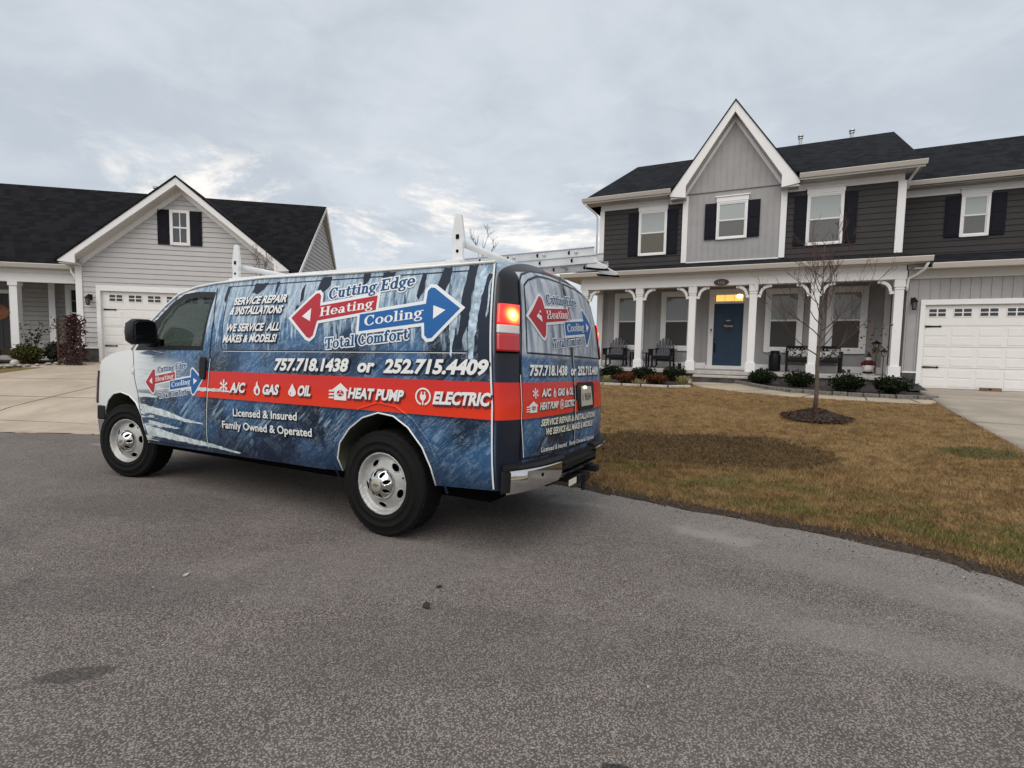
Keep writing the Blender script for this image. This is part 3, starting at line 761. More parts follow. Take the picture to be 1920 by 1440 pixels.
# ---- cab interior
ci = MB(); ci.box((2.95, -.82, .9), (3.35, .82, 1.30)); ci.box((3.2, -.8, 1.28), (3.4, .8, 1.33)); ci.box((1.9, -.85, .47), (3.3, .85, .52)); ci.build('dashboard', M_dash, van, bevel=.03)
bh = MB(); bh.box((1.72, -.80, .5), (1.75, .80, 1.92)); bh.build('bulkhead', M_dash, van)
for sd in (1, -1):
    st = MB(); st.box((2.05, sd * .2, .75), (2.6, sd * .72, .95)); st.hexa([(2.0, sd * .22, .9), (2.14, sd * .22, .9), (2.14, sd * .70, .9), (2.0, sd * .70, .9), (1.86, sd * .26, 1.42), (1.97, sd * .26, 1.44), (1.97, sd * .66, 1.44), (1.86, sd * .66, 1.42)])
    st.build('seat', M_seat, van, bevel=.03)
    h_ = MB(); h_.box((1.83, sd * .36, 1.46), (1.93, sd * .58, 1.62)); h_.build('headrest', M_seat, van, bevel=.03)
sw_ = MB(); cst = Vector((2.72, .45, 1.32)); ax1 = Vector((.35, 0, .94)).normalized(); ax2 = Vector((0, 1, 0))
sw_.tube([cst + .19 * (ax1 * math.sin(a) + ax2 * math.cos(a)) for a in [i * math.pi / 12 for i in range(25)]], .014, 6, cap=False); sw_.bar(cst - ax2 * .19, cst + ax2 * .19, .04, .03); sw_.bar(cst, cst + Vector((.3, 0, -.12)), .05, .05); sw_.build('steering_wheel', M_dash, van, smooth=True)
rv = MB(); rv.box((2.78, -.13, 1.66), (2.80, .13, 1.74)); rv.tube([(2.86, 0, 1.80), (2.80, 0, 1.72)], .012); rv.build('inside_mirror', M_dash, van, bevel=.008)
ph = MB(); ph.tube([(3.05, .1, 1.3), (2.95, .2, 1.52)], .008); ph.box((2.93, .17, 1.50), (2.95, .27, 1.64)); ph.build('dash_mount', M_dash, van)
# ---- wheels
def make_wheel(name='wheel'):
    w = empty(name)
    tp = [(.205, -.245), (.235, -.252), (.30, -.258), (.30, -.26), (.345, -.25), (.372, -.235), (.382, -.215), (.385, -.18), (.385, -.07), (.382, -.035), (.372, -.016), (.360, -.008), (.357, -.010), (.345, -.004), (.312, .003), (.310, .0065), (.302, .0065), (.30, .003), (.262, -.001), (.260, .002), (.248, .001), (.246, -.003), (.222, -.012)]
    t = MB(); t.lathe(tp, 64, 'y'); t.build('tyre', M_rub, w, smooth=True)
    tr = MB()
    for i in range(40):
        a = 2 * math.pi * i / 40
        for yb, y2, of in ((-.222, -.185, 0), (-.172, -.130, .5), (-.118, -.078, 0), (-.064, -.028, .5)):
            a2 = a + of * 2 * math.pi / 40; c0, s0 = math.cos(a2 - .05), math.sin(a2 - .05); c1, s1 = math.cos(a2 + .05), math.sin(a2 + .05)
            tr.hexa([(c0 * .378, yb, s0 * .378), (c1 * .378, yb, s1 * .378), (c1 * .378, y2, s1 * .378), (c0 * .378, y2, s0 * .378), (c0 * .3865, yb, s0 * .3865), (c1 * .3865, yb, s1 * .3865), (c1 * .3865, y2, s1 * .3865), (c0 * .3865, y2, s0 * .3865)])
    tr.build('tread', M_rub, w)
    def rimy(r): return float(np.interp(r, [0, .09, .105, .13, .165, .185, .198, .208, .216, .222, .226], [-.02, -.02, -.022, -.028, -.040, -.052, -.05, -.022, -.008, -.002, -.008]))
    hs_ = []
    for i in range(5):
        a = rad(18 + 72 * i + 36); c = Vector((math.cos(a), math.sin(a))); p = Vector((-c.y, c.x))
        hs_.append([tuple(c * .160 + c * .024 * math.cos(t * math.pi / 7) + p * .040 * math.sin(t * math.pi / 7)) for t in range(14)])
    circ = [(.226 * math.cos(t * math.pi / 30), .226 * math.sin(t * math.pi / 30)) for t in range(60)]
    V, Fc = mesh2d(circ, hs_, .011)
    r = MB(); r.add([(a, rimy(math.hypot(a, b)), b) for a, b in V], Fc)
    ro = r.build('rim', M_steel, w, smooth=True); so = ro.modifiers.new('thick', 'SOLIDIFY'); so.thickness = .006; so.offset = -1
    for h in hs_:
        hr = MB()
        hh = [tuple(Vector(q) * 1.0) for q in h]
        hr.tube([(a, rimy(math.hypot(a, b)) + .001, b) for a, b in hh + hh[:1]], .0045, 5, cap=False)
        hr.build('hole_edge', M_steel, ro, smooth=True)
    bk = MB(); bk.lathe([(0, -.085), (.21, -.085), (.214, -.2)], 32, 'y'); bk.build('brake_drum', M_dark, w)
    vst = MB(); vst.tube([(-.185, -.055, .075), (-.178, -.02, .072)], .007, 6); vst.build('valve', M_dark, w)
    sl = []
    for i in range(8):
        a = rad(22.5 + 45 * i); c = Vector((math.cos(a), math.sin(a))); p = Vector((-c.y, c.x))
        sl.append([tuple(c * (.082 + .021 * math.cos(t * math.pi / 6)) + p * .0145 * math.sin(t * math.pi / 6)) for t in range(12)])
    circ2 = [(.116 * math.cos(t * math.pi / 24), .116 * math.sin(t * math.pi / 24)) for t in range(48)]
    def cy_(r): return float(np.interp(r, [0, .045, .062, .08, .098, .110, .116], [.052, .050, .046, .036, .016, -.004, -.028]))
    V, Fc = mesh2d(circ2, sl, .009); hc = MB(); hc.add([(a, cy_(math.hypot(a, b)), b) for a, b in V], Fc)
    ho = hc.build('hub_cap', M_chrome, w, smooth=True); so = ho.modifiers.new('thick', 'SOLIDIFY'); so.thickness = .004; so.offset = -1
    hd = MB(); hd.lathe([(0, .018), (.07, .015), (.108, -.030)], 24, 'y'); hd.build('hub_cavity', M_dark, w)
    em = MB(); em.lathe([(0, .0545), (.042, .0535), (.046, .051)], 28, 'y'); eo = em.build('emblem_disc', mat('emblem_grey', (.42, .40, .34), .35, metal=.4), w, smooth=True)
    bt = [(-.026, -.003), (-.020, .008), (-.010, .008), (-.008, .012), (.010, .012), (.009, .008), (.028, .008), (.022, -.006), (.010, -.006), (.008, -.011), (-.010, -.011), (-.008, -.006), (-.027, -.006)]
    bm_ = MB(); bm_.prism(bt, lambda a, b: (-a, .0545, b), lambda a, b: (-a, .0556, b)); bm_.build('bow_tie_mark', mat('emblem_line', (.14, .13, .10), .4), eo)
    return w
wheel = make_wheel(); wheel.parent = van; wheel.location = (.01, .972, .385)
w2 = copy_tree(wheel, van); w2.location = (3.49, .962, .385); w2.rotation_euler = (0, rad(25), rad(13))
for x, a in ((.01, 0), (3.49, 13)):
    w3 = copy_tree(wheel, van); w3.location = (x, -.972, .385); w3.rotation_euler = (0, 0, rad(180 + a))
wheel.rotation_euler = (0, rad(-4), 0)
# ---- roof rack
rk = empty('roof_rack'); rk.parent = van
for x in (-.47, 2.0):
    for sd in (1, -1):
        y = .75 * sd
        p = MB(); p.prism([(x - .045, 1.97), (x + .045, 1.97), (x + .04, 2.10), (x + .055, 2.13), (x + .045, 2.20), (x + .028, 2.31), (x + .012, 2.325), (x - .022, 2.31), (x - .045, 2.17), (x - .052, 2.12), (x - .04, 2.09)], lambda a, b: (a, y - .014 * 1, b), lambda a, b: (a, y + .014, b))
        p.box((x - .06, y - .07, 1.955), (x + .06, y + .07, 1.985)); po = p.build('rack_post', M_rack, rk, bevel=.004)
        bq = MB(); bq.box((x - .012, y + sd * .012, 2.14), (x + .012, y + sd * .02, 2.17)); bq.ball((x, y + sd * .015, 2.055), (.012, .008, .012)); bq.build('post_bolt', M_dark, po)
    c = MB(); c.tube([(x, -.74, 2.122), (x, .74, 2.122)], .026, 12); c.build('cross_bar', M_rack, rk, smooth=True)
for sd in (1, -1):
    sb = MB(); sb.bar((-.47, .75 * sd, 1.975), (2.08, .75 * sd, 2.0), .05, .03)
    sb.build('side_rail', M_rack, rk, bevel=.004)

# ---- wrap graphics on the flank
lg_ = empty('wrap_lettering'); lg_.parent = van
O1, O2, O3, O4 = .0045, .0058, .0072, .0086
for pl in ([(.755, 1.93), (.65, 1.93), (.645, 1.86), (.70, 1.81), (.77, 1.74), (.775, 1.84)], [(.315, 1.93), (.245, 1.93), (.25, 1.87), (.30, 1.83)], [(.12, 1.925), (.0, 1.925), (.01, 1.895), (.115, 1.875)],
           [(-.255, 1.90), (-.285, 1.885), (-.295, 1.788), (-.262, 1.70), (-.235, 1.73)], [(-.43, 1.925), (-.495, 1.925), (-.50, 1.825), (-.46, 1.73), (-.425, 1.62), (-.40, 1.80)],
           [(-.633, 1.925), (-.705, 1.925), (-.693, 1.79), (-.70, 1.642), (-.69, 1.51), (-.643, 1.357), (-.612, 1.367), (-.632, 1.51), (-.618, 1.702)],
           [(-.800, 1.86), (-.83, 1.85), (-.875, 1.60), (-.895, 1.20), (-.80, 1.22), (-.775, 1.508), (-.76, 1.707)], [(1.58, 1.925), (1.40, 1.925), (1.44, 1.87), (1.50, 1.83), (1.59, 1.84)],
           [(.96, 1.84), (.93, 1.89), (.915, 1.75), (.945, 1.73)], [(1.95, 1.92), (1.91, 1.92), (1.93, 1.76), (1.96, 1.80)], [(1.30, 1.925), (1.26, 1.925), (1.275, 1.80)], [(.98, 1.70), (.95, 1.71), (.94, 1.63), (.97, 1.60)]):
    drip = MB(); V, Fc = ragged(pl, .006, .03); drip.add([S(a, min(b, 1.93), .0022) for a, b in V], Fc); drip.build('dark_drip', M_vdrip, lg_)
M_ice = mat('vinyl_icicle', (.36, .46, .54), .4, coat=.1, spec=.25, var=.45, vscale=22)
for pl in ([(-.706, 1.80), (-.755, 1.915), (-.80, 1.86), (-.772, 1.707), (-.765, 1.508), (-.757, 1.271), (-.728, 1.271), (-.705, 1.444), (-.705, 1.609)], [(-.545, 1.60), (-.575, 1.75), (-.61, 1.7), (-.603, 1.5), (-.592, 1.30), (-.577, 1.32)], [(-.815, 1.80), (-.83, 1.83), (-.842, 1.60), (-.828, 1.56)]):
    icm = MB(); V, Fc = ragged(pl, .005, .03); icm.add([S(a, b, .0034) for a, b in V], Fc); icm.build('pale_icicle', M_ice, lg_)
M_stk = mat('vinyl_streak', (.55, .62, .63), .4, coat=.1, spec=.25, var=.3, vscale=15)
for pl in ([(3.06, .49), (2.6, .475), (1.9, .455), (1.62, .44), (1.60, .452), (1.80, .475), (2.0, .495), (2.5, .53), (2.9, .575), (3.09, .60)], [(2.45, .955), (2.2, .965), (1.9, .972), (1.60, .968), (1.60, .980), (1.9, .995), (2.2, 1.004), (2.5, 1.0)],
           [(3.11, .72), (2.8, .70), (2.35, .665), (2.1, .66), (2.1, .672), (2.4, .70), (2.75, .765), (3.14, .80)], [(3.0, .60), (2.55, .585), (2.45, .60), (2.7, .625), (3.0, .64)]):
    stk = MB(); V, Fc = ragged(pl, .005, .03); stk.add([S(a, b, .0042) for a, b in V], Fc); stk.build('white_streak', M_stk, lg_)

def lines(spec, fn, par, name, mfill, bold=.02, slant=.22, edge=.05, medge=M_ink, o1=O2, o2=O3, shx=-.006, shz=-.006):
    for s, BL, BR, h in spec:
        a = MB(); b = MB()
        vs, fs = place_text(s, BL, BR, h, slant, bold + edge); decal(a, [(x + shx, z + shz) for x, z in vs], fs, fn, o1)
        vs, fs = place_text(s, BL, BR, h, slant, bold); decal(b, vs, fs, fn, o2)
        a.build(name + '_shadow', medge, par); b.build(name, mfill, par)
lines([('SERVICE REPAIR', (1.79, 1.738), (1.115, 1.741), .062), ('& INSTALLATIONS', (1.815, 1.652), (1.14, 1.648), .062), ('WE SERVICE  ALL', (1.825, 1.502), (1.13, 1.504), .062), ('MAKES & MODELS!', (1.84, 1.406), (1.15, 1.41), .060)], S, lg_, 'service_text', M_vwhite, bold=.034, edge=.034)
lines([('757.718.1438', (1.135, 1.180), (.335, 1.190), .088), ('or', (.225, 1.190), (.080, 1.191), .088), ('252.715.4409', (-.030, 1.191), (-.862, 1.199), .088)], S, lg_, 'phone_number', M_vwhite, bold=.044)
lines([('A/C', (1.695, .974), (1.51, .98), .078), ('GAS', (1.27, .978), (1.085, .983), .074), ('OIL', (.85, .986), (.71, .99), .074), ('HEAT PUMP', (.305, .995), (-.20, .997), .070), ('ELECTRIC', (-.465, .994), (-.89, 1.003), .076)], S, lg_, 'trade_words', M_vwhite, bold=.046, medge=mat('ink_maroon', (.10, .012, .012), .4), edge=.03, shx=-.008, shz=-.012)
lines([('Licensed & Insured', (1.655, .770), (.857, .788), .062), ('Family Owned & Operated', (1.81, .655), (.692, .672), .062)], S, lg_, 'small_print', M_vwhite, bold=.02, slant=0, edge=.045)

def icons(fn, par, T, off, m_=M_vwhite, only=None):
    """little trade symbols; T maps (icon name, local x right, y up) to surface coordinates"""
    ws = {}; rs = {}; r = 'cut'; w = None; k = [0]
    def poly(nm, pts, mb=None, o=off):
        mb = (rs if mb == 'cut' else ws).setdefault(nm, MB()); pp = [T(nm, *p) for p in pts]; mb.add([fn(a, b, o + k[0] * .00005) for a, b in pp], [tuple(range(len(pp)))]); k[0] = (k[0] + 1) % 7
    def seg(nm, p, q, t):
        p, q = Vector(p), Vector(q); d = (q - p).normalized() * t / 2; n = Vector((-d.y, d.x)); poly(nm, [p - n, p + n, q + n, q - n])
    for i in range(6):
        a = math.pi * i / 3 + math.pi / 6; c = Vector((math.cos(a), math.sin(a)))
        seg('snow', (0, 0), c, .2)
        for s in (.55, .85):
            for b in (.65, -.65): seg('snow', c * (s - .12), c * (s - .12) + Vector((math.cos(a + b), math.sin(a + b))) * .33, .13)
    poly('flame', [(-.1, -1), (-.55, -.75), (-.7, -.3), (-.55, .1), (-.25, .35), (-.2, .75), (.05, 1), (.1, .55), (.4, .2), (.65, -.2), (.6, -.65), (.3, -.95)])
    poly('flame', [(0, -.85), (-.25, -.55), (-.2, -.2), (.05, .1), (.25, -.25), (.3, -.6)], r, off + .0006)
    poly('drop', [(.6 * math.sin(t * math.pi / 9) * (1 if t else 0), -.4 - .6 * math.cos(t * math.pi / 9)) for t in range(-6, 7)] + [(.0, 1.0)])
    poly('drop', [(-.36, -.35), (-.28, -.65), (-.15, -.78), (-.2, -.6), (-.24, -.3)], r, off + .0006)
    poly('house', [(-.45, -1), (.85, -1), (.85, .15), (-.45, .15)]); poly('house', [(-.75, .12), (.2, 1), (1.1, .12)])
    for yy in (-.75, -.35, .05): poly('house', [(-1.1, yy - .1), (-.5, yy - .1), (-.5, yy + .1), (-1.0, yy + .1)])
    poly('house', [(.2 + .38 * math.cos(t * math.pi / 8), -.2 + .38 * math.sin(t * math.pi / 8)) for t in range(16)], r, off + .0006)
    for i in range(3):
        a = math.pi / 2 + i * 2.094; poly('house', [(.2, -.2), (.2 + .3 * math.cos(a - .35), -.2 + .3 * math.sin(a - .35)), (.2 + .34 * math.cos(a + .25), -.2 + .34 * math.sin(a + .25))], 'cut2', off + .0012)
    for t in range(24):
        if t in (17, 18): continue
        a0, a1 = t * math.pi / 12, (t + 1) * math.pi / 12; poly('plug', [(math.cos(a0), math.sin(a0)), (math.cos(a1), math.sin(a1)), (.8 * math.cos(a1), .8 * math.sin(a1)), (.8 * math.cos(a0), .8 * math.sin(a0))])
    poly('plug', [(-.38, .2), (-.38, -.15), (-.2, -.42), (.2, -.42), (.38, -.15), (.38, .2)]); seg('plug', (-.2, .15), (-.2, .55), .16); seg('plug', (.2, .15), (.2, .55), .16); seg('plug', (0, -.4), (0, -.95), .18)
    nice = {'snow': 'snowflake_icon', 'flame': 'flame_icon', 'drop': 'drop_icon', 'house': 'heat_pump_icon', 'plug': 'plug_icon'}
    for nm, mb in ws.items(): io = mb.build(nice[nm], m_, par, fix=False); (rs[nm].build('icon_cutout', M_vred, io, fix=False) if nm in rs else None)
IC = {'snow': (1.785, 1.025, .055, .055), 'flame': (1.338, 1.022, .062, .060), 'drop': (.91, 1.026, .075, .052), 'house': (.405, 1.036, .095, .064), 'plug': (-.38, 1.036, .066, .060)}
icons(S, lg_, lambda nm, a, b: (IC[nm][0] - a * IC[nm][2], IC[nm][1] + b * IC[nm][3]), O3)

def logo(fn, par, T, so, sc=1.0):
    """two arrow logo; T maps the flank's own drawing coordinates to where the logo stands"""
    red = [(1.001, 1.603), (.775, 1.793), (.742, 1.797), (.715, 1.775), (.700, 1.692), (.122, 1.749), (.114, 1.640), (.700, 1.574), (.722, 1.459), (.755, 1.435), (.791, 1.446)]
    blu = [(-.623, 1.628), (-.385, 1.780), (-.352, 1.784), (-.330, 1.760), (-.333, 1.669), (.262, 1.611), (.248, 1.485), (-.342, 1.538), (-.358, 1.450), (-.385, 1.428), (-.42, 1.432)]
    TT = lambda pl: [T(*p) for p in pl]
    h = MB(); a = MB(); b = MB()
    for pl in (red, blu):
        V, Fc = fill(grow(pl, .024)); h.add([fn(*T(*p), so + (.0002 if pl is blu else 0)) for p in V], Fc)
    V, Fc = fill(red); a.add([fn(*T(*p), so + .0014) for p in V], Fc)
    V, Fc = fill(blu); b.add([fn(*T(*p), so + .0014) for p in V], Fc)
    for tri in ([(.877, 1.612), (.791, 1.675), (.777, 1.571)], [(-.401, 1.655), (-.508, 1.62), (-.415, 1.562)]): w = MB(); w.add([fn(*T(*p), so + .0028) for p in tri], [(0, 1, 2)]); w.build('white_triangle', M_vwhite, par)
    FN = lambda x, z, o: fn(*T(x, z), o)
    for s, BL, BR, hh in (('Heating', (.680, 1.605), (.145, 1.657), .072), ('Cooling', (.200, 1.522), (-.325, 1.575), .074)): w = MB(); serif(w, s, BL, BR, hh, FN, so + .0028); w.build('logo_word', M_vwhite, par, fix=False)
    for s, BL, BR, hh in (('Cutting Edge', (.625, 1.742), (-.200, 1.806), .086), ('Total Comfort', (.575, 1.352), (-.222, 1.424), .080)):
        serif(h, s, BL, BR, hh, FN, so + .0005, .095); n = MB(); serif(n, s, BL, BR, hh, FN, so + .0018, .012); n.build('logo_word', M_words, par, fix=False)
    h.build('logo_halo', M_halo, par, fix=False); a.build('red_arrow', M_vred, par); b.build('blue_arrow', M_vblue, par)
l1 = empty('company_logo'); l1.parent = van; logo(S, l1, lambda x, z: (x, z), .0048)
# the same logo, smaller, on the door and across the back doors
l2 = empty('company_logo'); l2.parent = van
def Td(x, z):
    u = (1.001 - x) / 1.624; return (3.033 - u * .925, .838 + (z - 1.344) * .64 + (u) * .035 + .012)
logo(S, l2, Td, .0048)
l3 = empty('company_logo'); l3.parent = van
def Tr(x, z):
    u = (1.001 - x) / 1.624; return (.70 - u * 1.20, 1.385 + (z - 1.344) * .80 + .0 * u)
logo(RS, l3, Tr, .0085)
lr = empty('back_lettering'); lr.parent = van
lines([('757.718.1438', (.735, 1.197), (.165, 1.200), .066), ('or', (.085, 1.20), (-.025, 1.20), .066), ('252.715.4409', (-.07, 1.20), (-.64, 1.204), .066)], RS, lr, 'phone_number', M_vwhite, bold=.045, o1=.0085, o2=.010)
lines([('A/C', (.60, 1.052), (.475, 1.052), .05), ('GAS', (.355, 1.05), (.235, 1.05), .05), ('OIL', (.135, 1.05), (.06, 1.05), .05), ('HEAT PUMP', (.63, .965), (.355, .965), .045), ('ELECTRIC', (.235, .962), (.04, .962), .045)], RS, lr, 'trade_words', M_vwhite, bold=.04, edge=.025, medge=mat('ink_maroon_back', (.10, .012, .012), .4), o1=.0085, o2=.010)
lines([('SERVICE REPAIR & INSTALLATIONS', (.610, .852), (-.50, .838), .043), ('WE SERVICE ALL MAKES & MODELS!', (.545, .785), (-.42, .768), .043)], RS, lr, 'service_text', M_glowtint, bold=.034, edge=.03, o1=.0085, o2=.010)
lines([('Licensed & Insured   Family Owned & Operated', (.60, .672), (-.485, .648), .032)], RS, lr, 'small_print', M_vwhite, bold=.016, edge=.035, o1=.0085, o2=.010)
ICR = {'snow': (.68, 1.077, .035, .034), 'flame': (.405, 1.075, .035, .034), 'drop': (.175, 1.075, .04, .030), 'house': (.72, .988, .062, .038), 'plug': (.285, .985, .036, .036)}
icons(RS, lr, lambda nm, a, b: (ICR[nm][0] - a * ICR[nm][2], ICR[nm][1] + b * ICR[nm][3]), .010)

# ---- ladder lying on the rack
lad = empty('extension_ladder', mw=VMW, label='aluminium extension ladder lying on the white roof rack of the service van', cat='ladder')
RZ = 2.150
def rail(y, x0, x1, z, nm, par):
    m = MB(); m.bar((x0, y, z + .037), (x1, y, z + .037), .006, .068); m.bar((x0, y, z + .070), (x1, y, z + .070), .03, .006); m.bar((x0, y, z + .004), (x1, y, z + .004), .03, .006)
    o = m.build(nm, M_alu, par)
    e = MB(); x = x0 + .22
    while x < x1 - .1:
        e.prism([(x + .018 * math.cos(t * math.pi / 6), z + .037 + .018 * math.sin(t * math.pi / 6)) for t in range(-3, 4)], lambda a, b: (a, y + .003, b), lambda a, b: (a, y + .008, b)); x += .305
    e.build('rung_end', M_dark, o)
    return o
for y in (-.41, -.73): rail(y, -1.10, 3.1, RZ, 'base_rail', lad)
for y in (-.44, -.70): rail(y, -1.06, 2.9, RZ + .076, 'fly_rail', lad)
for z, x0, x1 in ((RZ + .037, -1.1, 3.0), (RZ + .113, -1.0, 2.85)):
    x = x0 + .1
    while x < x1:
        r = MB(); r.tube([(x, -.42, z), (x, -.72, z)], .014, 8); r.build('rung', M_alu, lad, smooth=True); x += .305
for y in (-.41, -.73):
    ft = MB(); ft.prism([(-1.10, RZ + .02), (-1.17, RZ - .02), (-1.20, RZ - .045), (-1.17, RZ - .06), (-1.02, RZ - .03), (-1.00, RZ + .03), (-1.06, RZ + .07)], lambda a, b: (a, y - .007, b), lambda a, b: (a, y + .007, b)); fo = ft.build('foot', M_alu, lad, bevel=.003)
    pd = MB(); pd.bar((-1.20, y, RZ - .064), (-1.00, y, RZ - .038), .045, .010); pd.build('foot_pad', M_dark, fo)
# ================================================================== TERRAIN
EDGE = np.array([(-90, 26), (-40, 14.5), (-20, 10.2), (-12, 8.5), (-8.2, 8.08), (-7.4, 8.13), (-6.8, 8.10), (-5, 7.75), (-3, 7.2), (-1.2, 6.35), (0.72, 5.23), (0.93, 5.04), (1.65, 4.47), (2.17, 4.08), (2.62, 3.75), (2.95, 3.40), (3.14, 3.0), (3.28, 2.3), (3.4, 1), (3.5, -2), (3.5, -8), (3.5, -60)], float)
YR, YL = -.4523, .2152
DR, DL = (7.13, 16.88), (-12.41, 15.29)
def sst(t):
    t = np.clip(t, 0, 1); return t * t * (3 - 2 * t)
def poly_dist(P, line):
    best = np.full(len(P), 1e9); sg = np.ones(len(P))
    for a, b in zip(line[:-1], line[1:]):
        d = b - a; t = np.clip(((P - a) @ d) / (d @ d), 0, 1); q = P - a - t[:, None] * d; dist = np.hypot(q[:, 0], q[:, 1])
        c = d[0] * (P[:, 1] - a[1]) - d[1] * (P[:, 0] - a[0]); k = dist < best - 1e-9
        best[k] = dist[k]; sg[k] = np.where(c[k] >= 0, 1, -1)
    return best, sg
def edge_s(P):
    b, s = poly_dist(P, EDGE); return b * s
def road_z(x, y): return -.0071 * np.clip(x, -12, 12) - .0392 * np.clip(y, -8, 9)
def frm(P, D, yaw):
    dx, dy = P[:, 0] - D[0], P[:, 1] - D[1]; c, s = math.cos(yaw), math.sin(yaw); return dx * c + dy * s, -dx * s + dy * c
DITCH = np.array([(-3, 7.75), (0.4, 6.95), (1.5, 6.55), (2.5, 6.20), (3.3, 6.02)])
def terr(P):
    P = np.asarray(P, float); s = edge_s(P)
    uR, vR = frm(P, DR, YR); uL, vL = frm(P, DL, YL)
    zR = .30 + .045 * (np.clip(vR, -14, -2.2) + 2.2); zL = .58 + .11 * np.clip(vL, -7.9, 0)
    w = sst((P[:, 0] + 5.5) / 4); yard = zL * (1 - w) + zR * w
    k = sst(s / 1.6); z = road_z(P[:, 0], P[:, 1]) * (1 - k) + yard * k
    d, sg = poly_dist(P, DITCH)
    prof = np.where(sg < 0, np.exp(-(d / .27) ** 5), np.exp(-(d / .95) ** 2.2))
    return z - .46 * prof * sst((s - .3) / .7)
def T(x, y): return float(terr(np.array([[x, y]]))[0])
def Rw(u, v): c, s = math.cos(YR), math.sin(YR); return (DR[0] + u * c - v * s, DR[1] + u * s + v * c)
def Lw(u, v): c, s = math.cos(YL), math.sin(YL); return (DL[0] + u * c - v * s, DL[1] + u * s + v * c)

def np_mesh(name, V, F, m, parent=None, smooth=False, attr=None):
    me = bpy.data.meshes.new(name); me.from_pydata([tuple(v) for v in V], [], [tuple(int(i) for i in f) for f in F]); me.update()
    o = bpy.data.objects.new(name, me); COL.objects.link(o); me.materials.append(m)
    if parent: o.parent = parent
    if smooth: me.polygons.foreach_set('use_smooth', [True] * len(me.polygons))
    if attr:
        for k, val in attr.items():
            a = me.attributes.new(k, 'FLOAT', 'POINT'); a.data.foreach_set('value', np.asarray(val, dtype=np.float32))
    return o

# ---- asphalt
m = bpy.data.materials.new('asphalt'); m.use_nodes = True; g = NT(m.node_tree); p = m.node_tree.nodes['Principled BSDF']
P_ = g.pos(); px, py, pz = g.xyz(P_)
big = g.noise(P_, .55, 6, .62, .6); med = g.noise(P_, 2.3, 5, .6, .3)
st1 = g.voro(P_, 135, out=1); stv = g.n('ShaderNodeRGBToBW'); m.node_tree.links.new(st1, stv.inputs[0])
stone = stv.outputs[0]; f1 = g.voro(P_, 135); fineN = g.noise(P_, 230, 3, .7); st2 = g.voro(P_, 82, out=1); sv2 = g.n('ShaderNodeRGBToBW'); m.node_tree.links.new(st2, sv2.inputs[0])
base = g.mix(g.step(g.m('ADD', g.m('MULTIPLY', big, .6), g.m('MULTIPLY', med, .4)), .40, .60), (.140, .119, .108), (.208, .180, .164))
speck = g.m('ADD', g.m('MULTIPLY', g.step(stone, .15, .9), .8), g.m('MULTIPLY', fineN, .4))
binder = g.mix(.58, base, (.028, .024, .022))
tone = g.mix(g.step(stone, .12, .72), g.mix(.45, base, (.035, .030, .028)), g.mix(.48, base, (.46, .415, .38)))
col = g.mix(g.m('SUBTRACT', 1.0, g.step(f1, .34, .62)), binder, tone)
col = g.mix(g.m('MULTIPLY', g.step(fineN, .38, .68), .22), col, (.24, .215, .20))
f2 = g.voro(P_, 82)
lt2 = g.m('MULTIPLY', g.step(sv2.outputs[0], .60, .80), g.m('SUBTRACT', 1.0, g.step(f2, .20, .42)))
col = g.mix(g.m('MULTIPLY', lt2, .45), col, (.40, .365, .335))
col = g.mix(g.m('MULTIPLY', g.step(sv2.outputs[0], .86, .93), g.m('MULTIPLY', g.step(g.voro(P_, 52), .0, .006) if False else 1.0, .35)), col, (.36, .34, .31))
at = g.n('ShaderNodeAttribute', attribute_name='s'); es = at.outputs['Fac']
pal = g.m('MULTIPLY', g.m('SUBTRACT', 1.0, g.step(g.m('ADD', g.m('MULTIPLY', es, -1.0), g.m('MULTIPLY', g.m('SUBTRACT', big, .5), 1.6)), .25, 1.15)), g.step(px, -1.5, .8))
col = g.mix(g.m('MULTIPLY', pal, .42), col, g.mix(g.step(speck, .3, .9), (.20, .185, .168), (.29, .272, .25)))
patch = g.m('MULTIPLY', g.m('SUBTRACT', 1.0, g.step(g.m('ADD', g.m('ABSOLUTE', g.m('ADD', g.m('MULTIPLY', es, 1.0), .55)), g.m('MULTIPLY', g.m('SUBTRACT', med, .5), .6)), .08, .26)), g.step(g.noise(P_, 1.1, 3), .50, .60))
col = g.mix(g.m('MULTIPLY', patch, .5), col, (.32, .305, .275))
def blot(cx, cy, rx, ry, k, c, a=0.0):
    global col
    ca, sa = math.cos(a), math.sin(a)
    ex = g.m('SUBTRACT', px, cx); ey = g.m('SUBTRACT', py, cy)
    qx = g.m('DIVIDE', g.m('ADD', g.m('MULTIPLY', ex, ca), g.m('MULTIPLY', ey, sa)), rx); qy = g.m('DIVIDE', g.m('SUBTRACT', g.m('MULTIPLY', ey, ca), g.m('MULTIPLY', ex, sa)), ry)
    dd = g.m('ADD', g.m('ADD', g.m('MULTIPLY', qx, qx), g.m('MULTIPLY', qy, qy)), g.m('MULTIPLY', g.m('SUBTRACT', g.noise(P_, 9, 5, .65), .5), 2.4))
    col = g.mix(g.m('MULTIPLY', g.m('SUBTRACT', 1.0, g.step(dd, .5, 1.15)), k), col, c)
blot(-1.70, 1.90, .16, .055, .62, (.040, .040, .036), .3)
